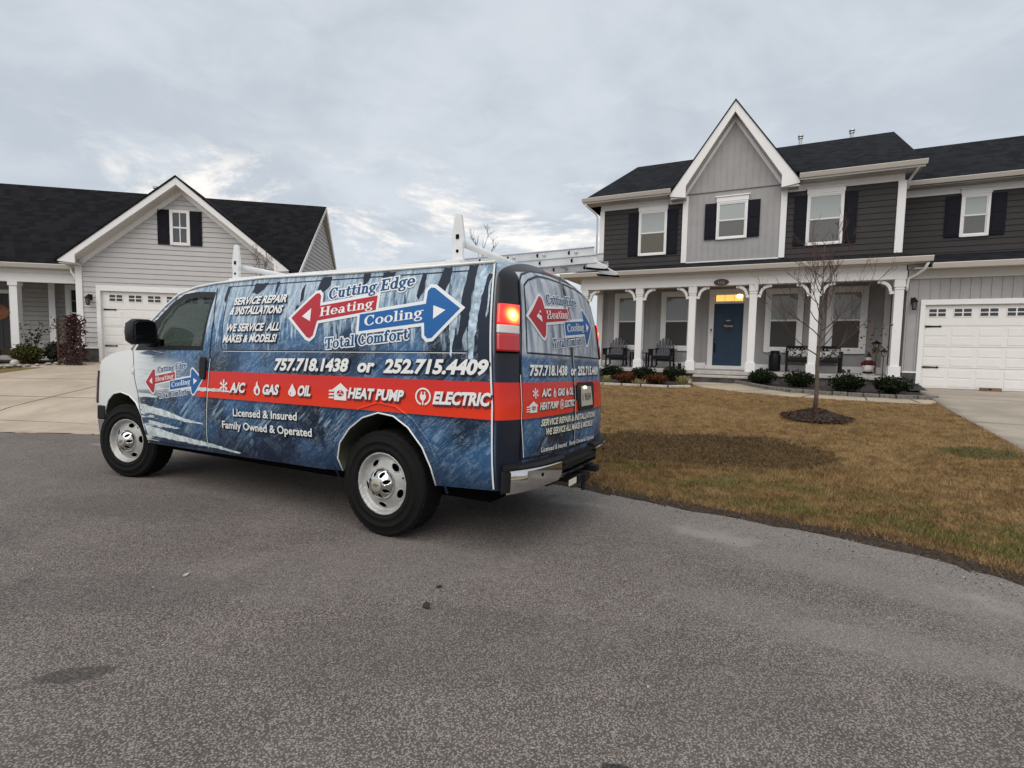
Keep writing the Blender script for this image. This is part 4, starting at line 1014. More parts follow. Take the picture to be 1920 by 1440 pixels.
blot(2.2, 3.0, .9, .22, .22, (.27, .25, .225), -.75); blot(1.9, 2.2, .7, .18, .20, (.29, .27, .245), -.4); blot(-.2, 2.2, 1.0, .35, .22, (.075, .066, .061), .1); blot(-3.0, 4.2, 1.0, .4, .22, (.075, .067, .062), -.1); blot(-1.0, 3.0, 1.1, .5, .16, (.24, .225, .21), .2); blot(-2.2, 2.6, .9, .25, .2, (.06, .057, .055), .15); blot(.34, 1.50, .05, .02, .8, (.02, .02, .02)); blot(1.6, 2.4, .9, .3, .18, (.25, .24, .22), -.5); blot(-3.9, 3.3, .7, .3, .25, (.05, .049, .048), .1); blot(0.9, 1.9, .5, .25, .15, (.05, .05, .05), .4)
g.put(p.inputs['Base Color'], col); p.inputs['Roughness'].default_value = .85; p.inputs['Specular IOR Level'].default_value = .15
g.put(p.inputs['Normal'], g.bump(g.m('ADD', g.m('MULTIPLY', stone, .5), g.m('MULTIPLY', g.m('SUBTRACT', 1.0, f1), .5)), .55, .006))
M_asph = m
xs_ = np.unique(np.r_[np.linspace(-90, -14, 16), np.arange(-14, 5.01, .2), np.linspace(6, 60, 8)]); ys_ = np.unique(np.r_[np.linspace(-60, -3, 12), np.arange(-3, 10.01, .2), np.linspace(11, 30, 6)])
GXX, GYY = np.meshgrid(xs_, ys_, indexing='ij'); PP = np.c_[GXX.ravel(), GYY.ravel()]; sv = edge_s(PP)
nx, ny = len(xs_), len(ys_); ids = np.arange(nx * ny).reshape(nx, ny)
F = np.stack([ids[:-1, :-1], ids[1:, :-1], ids[1:, 1:], ids[:-1, 1:]], -1).reshape(-1, 4)
F = F[(sv[F] < .45).any(1)]
np_mesh('road', np.c_[PP, road_z(PP[:, 0], PP[:, 1])], F, M_asph, smooth=True, attr={'s': sv})["kind"] = 'structure'

# ---- lawn sheet
m = bpy.data.materials.new('dormant_lawn'); m.use_nodes = True; g = NT(m.node_tree); p = m.node_tree.nodes['Principled BSDF']
def lawn_colour(g, blades=False):
    P_ = g.pos(); px, py, pz = g.xyz(P_)
    at = g.n('ShaderNodeAttribute', attribute_name='s'); es = at.outputs['Fac']
    a = g.noise(P_, .8, 6, .62, .5); b = g.noise(g.vm('MULTIPLY', P_, (1, 1, .2)), 5.5, 6, .66, .4); c = g.noise(P_, 38, 4, .7)
    tan = g.mix(g.step(b, .32, .68), (.105, .062, .027), (.32, .205, .092))
    tan = g.mix(g.m('MULTIPLY', g.step(a, .45, .65), .5), tan, (.33, .22, .108))
    tan = g.mix(g.m('MULTIPLY', g.step(g.noise(P_, 2.6, 5, .7), .52, .68), .55), tan, (.085, .050, .025))
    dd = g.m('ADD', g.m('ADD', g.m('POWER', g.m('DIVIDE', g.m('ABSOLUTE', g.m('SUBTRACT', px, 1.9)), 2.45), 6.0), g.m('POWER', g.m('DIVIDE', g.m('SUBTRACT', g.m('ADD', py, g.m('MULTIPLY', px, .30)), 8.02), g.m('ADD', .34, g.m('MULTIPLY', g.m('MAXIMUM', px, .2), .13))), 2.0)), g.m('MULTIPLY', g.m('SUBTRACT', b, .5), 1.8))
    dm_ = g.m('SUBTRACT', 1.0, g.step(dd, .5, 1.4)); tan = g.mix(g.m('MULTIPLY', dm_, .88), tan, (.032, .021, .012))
    gr = g.m('MULTIPLY', g.m('MULTIPLY', g.step(es, .25, .5), g.m('SUBTRACT', 1.0, g.step(es, 1.0, 1.9))), g.m('MULTIPLY', g.step(px, .9, 1.8), g.step(g.noise(P_, 1.7, 5, .7), .44, .56)))
    col = g.mix(g.m('MULTIPLY', gr, .78), tan, (.085, .105, .026))
    # a tuft of dark green by the drive
    dd = g.m('ADD', g.m('ADD', g.m('POWER', g.m('DIVIDE', g.m('SUBTRACT', px, 6.15), .55), 2.0), g.m('POWER', g.m('DIVIDE', g.m('SUBTRACT', py, 6.55), .38), 2.0)), g.m('MULTIPLY', g.m('SUBTRACT', g.noise(P_, 4, 4), .5), 2.0))
    col = g.mix(g.m('MULTIPLY', g.m('SUBTRACT', 1.0, g.step(dd, .4, 1.2)), .85), col, (.042, .062, .020))
    left = g.m('SUBTRACT', 1.0, g.step(px, -8, -6)); col = g.mix(g.m('MULTIPLY', left, .7), col, (.15, .13, .045))
    return P_, es, b, c, col, px, dm_
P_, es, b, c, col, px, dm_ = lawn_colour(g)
col = g.mix(.30, col, g.mix(g.step(c, .35, .65), (.05, .032, .016), (.30, .20, .09)))
dirt = g.m('SUBTRACT', 1.0, g.step(g.m('ADD', es, g.m('MULTIPLY', g.m('SUBTRACT', b, .5), .6)), .12, .50))
col = g.mix(dirt, col, g.mix(g.step(c, .35, .65), (.028, .020, .015), (.075, .056, .042)))
g.put(p.inputs['Base Color'], col); p.inputs['Roughness'].default_value = .95; p.inputs['Specular IOR Level'].default_value = .1
g.put(p.inputs['Normal'], g.bump(g.m('ADD', g.m('MULTIPLY', b, .5), g.m('MULTIPLY', c, .5)), .8, .03))
M_lawn = m
dense = []
for a, b2 in zip(EDGE[:-1], EDGE[1:]):
    L = np.linalg.norm(b2 - a); stp = .11 if (a[0] > -10 and a[1] > -3) else 6; k = max(1, int(L / stp)); dense += [a + (b2 - a) * t / k for t in range(k)]
dense.append(EDGE[-1]); dense = np.array(dense)
tt = np.r_[0, np.cumsum(np.linalg.norm(np.diff(dense, axis=0), axis=1))]
ang = np.interp(dense[:, 0] + 0 * tt, [-90, -8, -1, .7, 1.8, 2.6, 3.1, 3.3, 3.5], [100, 108, 98, 84, 66, 50, 36, 20, 5])
ang = np.where(dense[:, 1] < -2, np.interp(dense[:, 1], [-60, -2], [0, 5]), ang)
dirs = np.c_[np.cos(np.radians(ang)), np.sin(np.radians(ang))]
rows = np.r_[-.03, .03, .1, .2, .32, .45, np.arange(.6, 3.2, .085), np.arange(3.3, 16, .24), 17, 19, 22, 27, 35, 50, 80, 140, 280]
jit = (np.sin(tt * 9.1) + np.sin(tt * 23.7 + 1) * .6 + np.sin(tt * 3.1 + 2) * .8 + RNG.normal(0, .7, len(tt))) * .026
V = (dense[:, None, :] + dirs[:, None, :] * rows[None, :, None]); V[:, :2] += (dirs * jit[:, None])[:, None]
PP = V.reshape(-1, 2); sv = edge_s(PP); z = terr(PP) + .018
z[sv < .05] = road_z(PP[sv < .05, 0], PP[sv < .05, 1]) + .010
z[(sv < .0)] -= .012
n0, n1 = len(dense), len(rows); ids = np.arange(n0 * n1).reshape(n0, n1)
F = np.stack([ids[:-1, :-1], ids[:-1, 1:], ids[1:, 1:], ids[1:, :-1]], -1).reshape(-1, 4)[:, ::-1]
np_mesh('lawn', np.c_[PP, z], F, M_lawn, smooth=True, attr={'s': sv})["kind"] = 'structure'

# ---- concrete
def concrete(name, c, joints=None):
    m = bpy.data.materials.new(name); m.use_nodes = True; g = NT(m.node_tree); p = m.node_tree.nodes['Principled BSDF']
    P_ = g.pos(); a = g.noise(P_, .7, 6, .6, .5); b = g.noise(P_, 22, 5, .7)
    col = g.mix(g.step(a, .34, .68), tuple(k * .82 for k in c), tuple(k * 1.1 for k in c)); col = g.mix(g.m('MULTIPLY', g.step(b, .5, .75), .25), col, tuple(k * .6 for k in c))
    stn = g.noise(g.vm('MULTIPLY', P_, (1.2, .5, 1)), 1.6, 5, .7, .8); col = g.mix(g.m('MULTIPLY', g.step(stn, .56, .72), .35), col, tuple(k * .62 for k in c))
    g.put(p.inputs['Base Color'], col); p.inputs['Roughness'].default_value = .88; g.put(p.inputs['Normal'], g.bump(b, .25, .004)); return m
M_conc = concrete('drive_concrete', (.34, .295, .24)); M_concL = concrete('drive_concrete_tan', (.43, .355, .275)); M_walk = concrete('walk_concrete', (.40, .335, .25)); M_gap = mat('joint_dark', (.07, .058, .045), .95)
M_mulch = mat('bark_mulch', (.030, .021, .017), .95, var=.6, vscale=30, bump=1.0, bscale=45)
def sheet(name, poly, m, off, kind='structure', step=.35, thick=0.0, zf=None):
    V, Fc = mesh2d(poly, (), step); P = np.array(V); z = (terr(P) if zf is None else np.array([zf(*q) for q in P])) + off
    o = np_mesh(name, np.c_[P, z], Fc, m, smooth=True)
    me = o.data
    bm = bmesh.new(); bm.from_mesh(me); bmesh.ops.recalc_face_normals(bm, faces=bm.faces)
    if sum(f.normal.z for f in bm.faces) < 0: bmesh.ops.reverse_faces(bm, faces=bm.faces)
    if thick:
        ed = [e for e in bm.edges if e.is_boundary]; r = bmesh.ops.extrude_edge_only(bm, edges=ed)
        for v in [q for q in r['geom'] if isinstance(q, bmesh.types.BMVert)]: v.co.z -= thick
    bm.to_mesh(me); bm.free()
    if kind: o["kind"] = kind
    return o
def gz(x, y):   # right driveway: level apron at the garage door, then down with the yard
    P = np.array([[x, y]]); u, v = frm(P, DR, YR); t = sst((-1.75 - v[0]) / 4.0)
    return .385 * (1 - t) + (T(x, y) + .03) * t
DRV_R = [Rw(4.62, -1.72), (9.62, 11.72), (9.40, 11.28), (8.47, 9.66), (7.53, 7.93), (6.77, 6.59), (5.4, 4.2), (4.3, 2.2), (3.5, .7), (3.6, -1.2), (9.0, -1.5), (14.5, 8.0), Rw(10.0, -1.72)]
sheet('driveway_right', DRV_R, M_conc, 0.0, zf=gz, thick=.12)
DRV_L = [(-13.6, 9.0), (-13.3, 11.0), (-13.07, 12.9), (-12.91, 14.05), (-13.94, 13.77), (-17, 12.95), (-17.2, 13.7), (-14.5, 14.33), (-13.31, 14.68), (-12.69, 14.86), Lw(-.55, -.02), Lw(5.0, -.02), (-6.6, 14.5), (-5.4, 10), (-4.9, 7.80), (-6.8, 8.10), (-7.4, 8.13), (-8.2, 8.08), (-12, 8.5)]
sheet('driveway_left', DRV_L, M_concL, .028, thick=.12)
WALK = [Rw(-.80, -2.36), Rw(.72, -2.36), (6.52, 14.5), (6.72, 13.3), (6.93, 12.61), (7.62, 12.02), (8.73, 11.47), (9.50, 11.22), (9.36, 11.0), (8.82, 10.68), (8.31, 10.91), (7.4, 11.4), (6.56, 11.93), (5.8, 12.75), (5.22, 13.74), (5.15, 14.6)]
sheet('garden_path', WALK, M_walk, .034, thick=.1)
jm = MB()
def joint(a, b, w=.022, zf=None, off=.033):
    a, b = Vector(a), Vector(b); d = (b - a).normalized(); n = Vector((-d.y, d.x)) * w / 2; k = max(1, int((b - a).length / .4)); pts = [a.lerp(b, t / k) for t in range(k + 1)]
    f = (lambda q: gz(q.x, q.y) + .004) if zf else (lambda q: T(q.x, q.y) + off)
    vs = [];
    for q in pts: vs += [(q.x + n.x, q.y + n.y, f(q)), (q.x - n.x, q.y - n.y, f(q))]
    jm.add(vs, [(2 * i, 2 * i + 1, 2 * i + 3, 2 * i + 2) for i in range(k)])
joint((-13.1, 12.2), (-5.6, 13.4)); joint((-12.9, 10.4), (-5.2, 10.9)); joint((-9.6, 8.4), (-9.9, 15.4)); joint((-13.3, 9.2), (-5.0, 8.75))
for i, (a, b) in enumerate([((7.35, 12.25), (6.75, 11.75)), ((8.2, 11.72), (7.85, 11.15)), ((6.75, 13.1), (5.6, 12.95)), ((6.5, 14.4), (5.15, 14.3)), ((8.95, 11.36), (8.7, 10.75))]): joint(a, b, .025, off=.040)
joint(Rw(4.7, -3.4), Rw(9.9, -3.4), .02, True); joint((9.45, 11.3), (13.5, 9.2), .02, True); joint((7.9, 8.65), (13.2, 6.2), .02, True); joint((6.6, 6.35), (11.5, 3.6), .02, True)
jm.build('path_joints', M_gap)["kind"] = 'structure'
BED_R = [Rw(.70, -2.0), (6.55, 14.5), (6.76, 13.3), (6.97, 12.68), (7.65, 12.08), (8.75, 11.53), (9.55, 11.30), Rw(4.62, -1.8), Rw(4.3, -1.95)]
sheet('flower_bed_right', BED_R, M_mulch, .045, step=.2)
BED_L = [Rw(-5.3, -1.9), Rw(-5.2, -3.6), (2.0, 14.75), (2.61, 14.55), (3.58, 14.12), (4.25, 13.80), (4.9, 13.85), (5.15, 14.4), (5.25, 15.0), Rw(-.82, -2.0)]
sheet('flower_bed_left', BED_L, M_mulch, .045, step=.2)
BED_LL = [Lw(-.52, .0), (-12.72, 14.95), (-13.31, 14.73), (-14.5, 14.38), (-17.2, 13.78), (-18.2, 14.6), Lw(-4.8, .7), Lw(-.52, .7)]
sheet('flower_bed_far', BED_LL, M_mulch, .045, step=.25)
MUL = [(5.42 + .50 * math.cos(t * .3142) * (1 + .08 * math.sin(t * 2.2)), 8.98 + .50 * math.sin(t * .3142) * (1 + .07 * math.cos(t * 3.1))) for t in range(20)]
o = sheet('tree_mulch', MUL, M_mulch, .05, step=.1)
for v in o.data.vertices:
    r = math.hypot(v.co.x - 5.42, v.co.y - 8.98); v.co.z += max(0, .17 * (1 - r / .5)) + random.uniform(0, .025)
# edging kerbs
M_edge = mat('edging_stone', (.145, .132, .12), .9, var=.35, vscale=14, bump=.5, bscale=30)
M_edgew = mat('edging_pale', (.42, .39, .33), .9, var=.2, vscale=10)
def kerb(name, pts, m, label, w=.11, h=.11, seg=.34):
    mb = MB(); pts = [Vector(p) for p in pts]
    for a, b in zip(pts[:-1], pts[1:]):
        k = max(1, round((b - a).length / seg))
        for i in range(k):
            p, q = a.lerp(b, (i + .03) / k), a.lerp(b, (i + .97) / k); zp, zq = T(p.x, p.y) + .03, T(q.x, q.y) + .03
            mb.bar((p.x, p.y, zp + h / 2 - .02), (q.x, q.y, zq + h / 2 - .02), w * random.uniform(.9, 1.1), h * random.uniform(.9, 1.1))
    return tag(mb.build(name, m, bevel=.015), label, 'edging')
kerb('stone_edging', [(6.42, 15.0), (6.52, 14.5), (6.73, 13.3), (6.95, 12.65), (7.64, 12.05), (8.74, 11.50), (9.52, 11.26)], M_edge, 'grey stone edging curving round the mulch bed between porch and path')
kerb('stone_edging', [(1.4, 15.0), (2.0, 14.7), (2.61, 14.5), (3.58, 14.08), (4.25, 13.76), (4.9, 13.82)], M_edgew, 'pale low edging strip in front of the rust coloured shrubs', .07, .07, .6)

# ---- grass blades
def blades(name, pts, h0, h1, w, m, lean=.5):
    n = len(pts); a = RNG.uniform(0, 2 * np.pi, n); h = RNG.uniform(h0, h1, n); z = terr(pts) + .012
    l = RNG.uniform(-1, 1, (n, 2)) * (lean * h)[:, None]; ww = w * RNG.uniform(.6, 1.3, n)
    A = np.c_[pts[:, 0] - np.cos(a) * ww, pts[:, 1] - np.sin(a) * ww, z]; B = np.c_[pts[:, 0] + np.cos(a) * ww, pts[:, 1] + np.sin(a) * ww, z]; C_ = np.c_[pts[:, 0] + l[:, 0], pts[:, 1] + l[:, 1], z + h]
    V = np.stack([A, B, C_], 1).reshape(-1, 3); F = np.arange(3 * n).reshape(n, 3)
    me = bpy.data.meshes.new(name); me.vertices.add(3 * n); me.vertices.foreach_set('co', V.ravel().astype(np.float32))
    me.loops.add(3 * n); me.loops.foreach_set('vertex_index', F.ravel().astype(np.int32)); me.polygons.add(n); me.polygons.foreach_set('loop_start', np.arange(0, 3 * n, 3, dtype=np.int32)); me.polygons.foreach_set('loop_total', np.full(n, 3, dtype=np.int32))
    me.update(calc_edges=True); s = np.repeat(edge_s(pts), 3); at = me.attributes.new('s', 'FLOAT', 'POINT'); at.data.foreach_set('value', s.astype(np.float32))
    rv = np.repeat(RNG.uniform(0, 1, n), 3); at = me.attributes.new('r', 'FLOAT', 'POINT'); at.data.foreach_set('value', rv.astype(np.float32))
    o = bpy.data.objects.new(name, me); COL.objects.link(o); me.materials.append(m); o["kind"] = 'stuff'; return o
m = bpy.data.materials.new('grass_blade'); m.use_nodes = True; g = NT(m.node_tree); p = m.node_tree.nodes['Principled BSDF']
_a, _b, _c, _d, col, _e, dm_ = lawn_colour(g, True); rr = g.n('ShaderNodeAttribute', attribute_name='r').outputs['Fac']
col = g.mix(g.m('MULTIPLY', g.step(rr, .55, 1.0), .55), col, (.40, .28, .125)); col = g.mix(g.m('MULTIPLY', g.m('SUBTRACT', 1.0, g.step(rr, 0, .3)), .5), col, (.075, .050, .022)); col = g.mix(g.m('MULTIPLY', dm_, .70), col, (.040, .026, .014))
g.put(p.inputs['Base Color'], col); p.inputs['Roughness'].default_value = .8; p.inputs['Specular IOR Level'].default_value = .15; M_blade = m
N = 330000
r_ = 3.2 * (14.5 / 3.2) ** RNG.uniform(0, 1, N); th = np.radians(RNG.uniform(36, 92, N)); G_ = np.c_[r_ * np.cos(th), r_ * np.sin(th)]
sv = edge_s(G_); ok = (sv > .10 + RNG.uniform(0, 1, N) ** 2 * .40)
for pl in (DRV_R, WALK, BED_R, BED_L, MUL): ok &= ~inside(pl, G_)
uR, vR = frm(G_, DR, YR); ok &= vR < -1.9
ok &= ~((np.hypot((G_[:, 0] - 1.0) / 2, G_[:, 1] - 5.0) < 0))
blades('grass', G_[ok], .018, .052, .0036, M_blade, .9)

# sparse taller tufts, fallen leaves and road grit
N = 26000
r_ = 3.2 * (14.5 / 3.2) ** RNG.uniform(0, 1, N); th = np.radians(RNG.uniform(36, 92, N)); G_ = np.c_[r_ * np.cos(th), r_ * np.sin(th)]
cl_ = np.sin(G_[:, 0] * 5.1 + 1.3 * np.sin(G_[:, 1] * 3.3)) * np.sin(G_[:, 1] * 4.7 + np.sin(G_[:, 0] * 2.9)); sv = edge_s(G_); ok = (sv > -.02) & (cl_ > .25)
for pl in (DRV_R, WALK, BED_R, BED_L, MUL): ok &= ~inside(pl, G_)
uR, vR = frm(G_, DR, YR); ok &= vR < -1.9
lip_ = np.array([(0.2, 6.62), (1.4, 6.20), (2.4, 5.84), (3.4, 5.62), (3.95, 5.78), (4.3, 6.2)]); k_ = RNG.uniform(0, 5, 5200); i_ = k_.astype(int); LP = lip_[i_] + (lip_[np.minimum(i_ + 1, 5)] - lip_[i_]) * (k_ - i_)[:, None] + RNG.normal(0, .07, (5200, 2))
blades('grass_tufts', np.r_[G_[ok], LP], .035, .080, .0035, M_blade, .9)
def scatter(name, pts, zs, s0, s1, m, flat=.5):
    V = []; R_ = []
    for (x, y), z in zip(pts, zs):
        s = random.uniform(s0, s1); d = Vector((random.gauss(0, 1), random.gauss(0, 1), random.gauss(0, flat * .4))).normalized() * s; b = d.cross(Vector((0, 0, 1))).normalized() * s * random.uniform(.4, .8); c = Vector((x, y, z + s * flat))
        up = Vector((0, 0, s * flat)); V += [c - d, c + b + up * .3, c + d, c - b + up * .3, c + up, c - up]; R_ += [random.random()] * 6
    F = []
    for i in range(len(pts)):
        o = 6 * i; F += [(o, o + 1, o + 4), (o + 1, o + 2, o + 4), (o + 2, o + 3, o + 4), (o + 3, o, o + 4), (o + 1, o, o + 5), (o + 2, o + 1, o + 5), (o + 3, o + 2, o + 5), (o, o + 3, o + 5)]
    o = np_mesh(name, [tuple(v) for v in V], F, m, attr={'r': R_}); o["kind"] = 'stuff'; return o
def rand_mat(name, c1, c2, rough=.9):
    m = bpy.data.materials.new(name); m.use_nodes = True; g = NT(m.node_tree); p = m.node_tree.nodes['Principled BSDF']; g.put(p.inputs['Base Color'], g.mix(g.n('ShaderNodeAttribute', attribute_name='r').outputs['Fac'], c1, c2)); p.inputs['Roughness'].default_value = rough; p.inputs['Specular IOR Level'].default_value = .15; return m
E_ = dense[(dense[:, 0] > -1) & (dense[:, 0] < 3.4) & (dense[:, 1] > 1)]
gp = E_[RNG.integers(0, len(E_), 1500)] + RNG.normal(0, .03, (1500, 2)); k_ = np.abs(RNG.normal(0, .30, 1500)); gp = gp + np.c_[-k_ * .6, -k_ * .8]
gp2 = np.c_[RNG.uniform(-5, 3, 420), RNG.uniform(1.4, 7, 420)]; gp2 = gp2[edge_s(gp2) < -.1]
gp = np.r_[gp, gp2]; scatter('road_grit', gp, road_z(gp[:, 0], gp[:, 1]), .003, .009, rand_mat('grit', (.06, .05, .042), (.42, .39, .35)), .5)
lp2 = np.c_[RNG.uniform(.3, 8.5, 900), RNG.uniform(3.2, 13, 900)]; ok = edge_s(lp2) > -.15
for pl in (WALK, BED_R, BED_L): ok &= ~inside(pl, lp2)
lp2 = lp2[ok]; zl = terr(lp2) + .022; scatter('fallen_leaves', lp2[::2], zl[::2], .010, .026, rand_mat('leaf_fall', (.05, .028, .014), (.30, .20, .11)), .25)
# ================================================================== HOUSES
M_wgrey = mat('batten_board_grey', (.325, .317, .315), .75, var=.05, vscale=3)
M_dsid = mat('dark_lap_siding', (.047, .042, .043), .7, spec=.2, var=.06, vscale=3)
M_lsid = mat('pale_lap_siding', (.47, .462, .455), .65, var=.03, vscale=3)
M_lsid2 = mat('porch_siding_tan', (.31, .298, .28), .7, var=.04, vscale=3)
M_trim = mat('white_trim', (.76, .75, .74), .5, var=.02, vscale=4)
M_gut = mat('cream_gutter', (.62, .585, .53), .4, var=.02)
M_sof = mat('soffit', (.55, .54, .52), .7)
M_shut = mat('black_shutter', (.006, .0065, .012), .6, spec=.15, var=.1)
M_stone = mat('stone_base', (.060, .054, .052), .9, var=.5, vscale=7, bump=.8, bscale=14)
M_slab = mat('porch_slab', (.40, .375, .345), .85, var=.12, vscale=6)
M_gdoor = mat('garage_door_white', (.74, .725, .70), .5, var=.02)
M_blk = mat('black_iron', (.006, .006, .006), .5, spec=.2)
M_blind = mat('pane_sky_reflection', (.20, .215, .205), .05, spec=.6, coat=.4)  # upper panes: sky reflection put into the base colour
M_skypaneu = mat('pane_sky_reflection_pale', (.36, .39, .38), .06, spec=.5, coat=.3)  # paler version, sky reflection painted in for the upstairs upper panes
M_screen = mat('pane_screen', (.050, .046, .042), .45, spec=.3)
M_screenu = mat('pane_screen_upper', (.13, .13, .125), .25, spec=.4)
M_glassd = mat('dark_glass', (.018, .020, .024), .04, spec=.7)
M_door = mat('navy_door', (.019, .044, .080), .45, spec=.3, var=.08)
def shingle(name, c):
    m = bpy.data.materials.new(name); m.use_nodes = True; g = NT(m.node_tree); p = m.node_tree.nodes['Principled BSDF']
    o = g.obj(); x, y, z = g.xyz(o)
    row = g.m('FLOOR', g.m('MULTIPLY', z, 9.5)); cell = g.comb(g.m('ADD', g.m('MULTIPLY', x, 4.2), g.m('MULTIPLY', row, .37)), row, g.m('MULTIPLY', y, .0))
    wn_ = g.n('ShaderNodeTexWhiteNoise'); g.put(wn_.inputs[0], g.vm('FLOOR', cell)); a = g.noise(o, .9, 4); f = g.noise(o, 60, 3, .7)
    fac = g.m('ADD', g.m('ADD', g.m('MULTIPLY', wn_.outputs[0], .5), g.m('MULTIPLY', a, .3)), g.m('MULTIPLY', f, .2))
    g.put(p.inputs['Base Color'], g.mix(g.step(fac, .2, .8), tuple(k * .65 for k in c), tuple(k * 1.4 for k in c))); p.inputs['Roughness'].default_value = .92; p.inputs['Specular IOR Level'].default_value = .08
    fr = g.m('FRACT', g.m('MULTIPLY', z, 9.5)); g.put(p.inputs['Normal'], g.bump(g.m('ADD', g.m('MULTIPLY', fr, -.5), g.m('MULTIPLY', f, .4)), .5, .015)); return m
M_roof = shingle('dark_shingles', (.0125, .0138, .0165)); M_roofL = shingle('black_shingles', (.0098, .0100, .0112))

def roof_plane(mb, pts, t=.10):
    """roof slab with thickness below the given (counter-clockwise from above) outline"""
    pts = [Vector(p) for p in pts]; n = len(pts)
    mb.add([tuple(p) for p in pts] + [tuple(p - Vector((0, 0, t))) for p in pts], [tuple(range(n)), tuple(range(2 * n - 1, n - 1, -1))] + [(i, i + n, (i + 1) % n + n, (i + 1) % n) for i in range(n)])

def window(par, u0, u1, z0, z1, v, tr=.13, head=False, shut=0.0, up=None, lo=None, split=.5, sill=True, name='window'):
    """double-hung window: trim, sashes, two panes, optional header board and shutters; stands proud of plane v"""
    w = MB(); a, b, c, d = u0 - tr, u1 + tr, z0 - tr, z1 + tr
    f0, f1 = v - .035, v + .03
    w.box((a, f0, c), (u0, f1, d)); w.box((u1, f0, c), (b, f1, d)); w.box((u0, f0, z1), (u1, f1, d)); w.box((u0, f0, c), (u1, f1, z0))
    o = w.build(name, M_trim, par, bevel=.006)
    s = MB(); zm = z0 + (z1 - z0) * split; e = .035
    for zz0, zz1, vv in ((z0, zm + .012, v - .012), (zm - .012, z1, v - .022)):
        s.box((u0, vv, zz0), (u0 + e, v + .02, zz1)); s.box((u1 - e, vv, zz0), (u1, v + .02, zz1)); s.box((u0 + e, vv, zz0), (u1 - e, v + .02, zz0 + e)); s.box((u0 + e, vv, zz1 - e), (u1 - e, v + .02, zz1))
    s.build('sash', M_trim, o)
    p = MB(); p.box((u0 + e, v - .006, zm + .02), (u1 - e, v + .01, z1 - e)); p.build('upper_pane', up or M_skypaneu, o)
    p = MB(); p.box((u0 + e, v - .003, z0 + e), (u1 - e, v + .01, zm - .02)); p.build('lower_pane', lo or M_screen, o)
    if head:
        h = MB(); h.box((a - .02, v - .045, d + .0), (b + .02, v, d + .15)); h.box((a - .05, v - .075, d + .15), (b + .05, v, d + .19)); h.build('header_board', M_trim, o, bevel=.006)
    if shut:
        for q0, q1 in ((a - shut, a - .005), (b + .005, b + shut)):
            m_ = MB(); m_.box((q0, v - .032, c + .02), (q1, v, d - .02))
            for zz0, zz1 in ((c + .09, (c + d) / 2 - .04), ((c + d) / 2 + .04, d - .09)): m_.box((q0 + .05, v - .040, zz0), (q1 - .05, v - .032, zz1))
            m_.build('shutter', M_shut, par, bevel=.004)
    return o

def gutter(par, a, b, h=.125, d=.12, name='gutter'):
    """K-profile gutter running along the front of an eave from a to b (u, v, z of its upper back corner)"""
    pf = [(0, 0), (-d, 0), (-d - .012, -.012), (-d, -.035), (-d * .82, -h * .62), (-d * .6, -h), (0, -h)]
    mb = MB(); n = len(pf); vs = [(a[0], a[1] + p, a[2] + q) for p, q in pf] + [(b[0], b[1] + p, b[2] + q) for p, q in pf]
    mb.add(vs, [tuple(range(n)), tuple(range(2 * n - 1, n - 1, -1))] + [(i, (i + 1) % n, (i + 1) % n + n, i + n) for i in range(n)])
    return mb.build(name, M_gut, par, angle=30)
def pipe(par, pts, r=.035, m=None):
    mb = MB(); mb.tube(pts, r, 8); return mb.build('downspout', m or M_trim, par, smooth=True)
def bar_box(par, name, m, *boxes, bevel=.006):
    if name in ('soffit', 'frieze_board', 'fascia', 'skirt_board', 'wall_pilaster', 'porch_beam_return'):
        for bx in boxes[1:]: bar_box(par, name, m, bx, bevel=bevel)
        boxes = boxes[:1]
    mb = MB()
    for a, b in boxes: mb.box(a, b)
    return mb.build(name, m, par, bevel=bevel)

def lantern(par, u, v, z, name='wall_lamp'):
    e = MB(); e.box((u - .05, v - .02, z - .02), (u + .05, v, z + .14)); e.tube([(u, v - .01, z + .08), (u, v - .10, z + .14), (u, v - .14, z + .09)], .012, 6)
    e.lathe([(.02, z + .11), (.085, z + .03), (.085, z + .02), (.0, z + .02)], 8, 'z', (u, v - .14, 0)); 
    for k in range(4):
        a = math.pi / 4 + k * math.pi / 2; e.tube([(u + .062 * math.cos(a), v - .14 + .062 * math.sin(a), z + .02), (u + .045 * math.cos(a), v - .14 + .045 * math.sin(a), z - .16)], .007, 5)
    e.lathe([(.0, z - .19), (.05, z - .18), (.05, z - .16), (0, z - .16)], 8, 'z', (u, v - .14, 0))
    o = e.build(name, M_blk, par)
    gq = MB(); gq.lathe([(.055, z + .015), (.04, z - .155)], 8, 'z', (u, v - .14, 0)); gq.build('lamp_glass', mat('lamp_glass', (.10, .10, .095), .15), o)
    return o

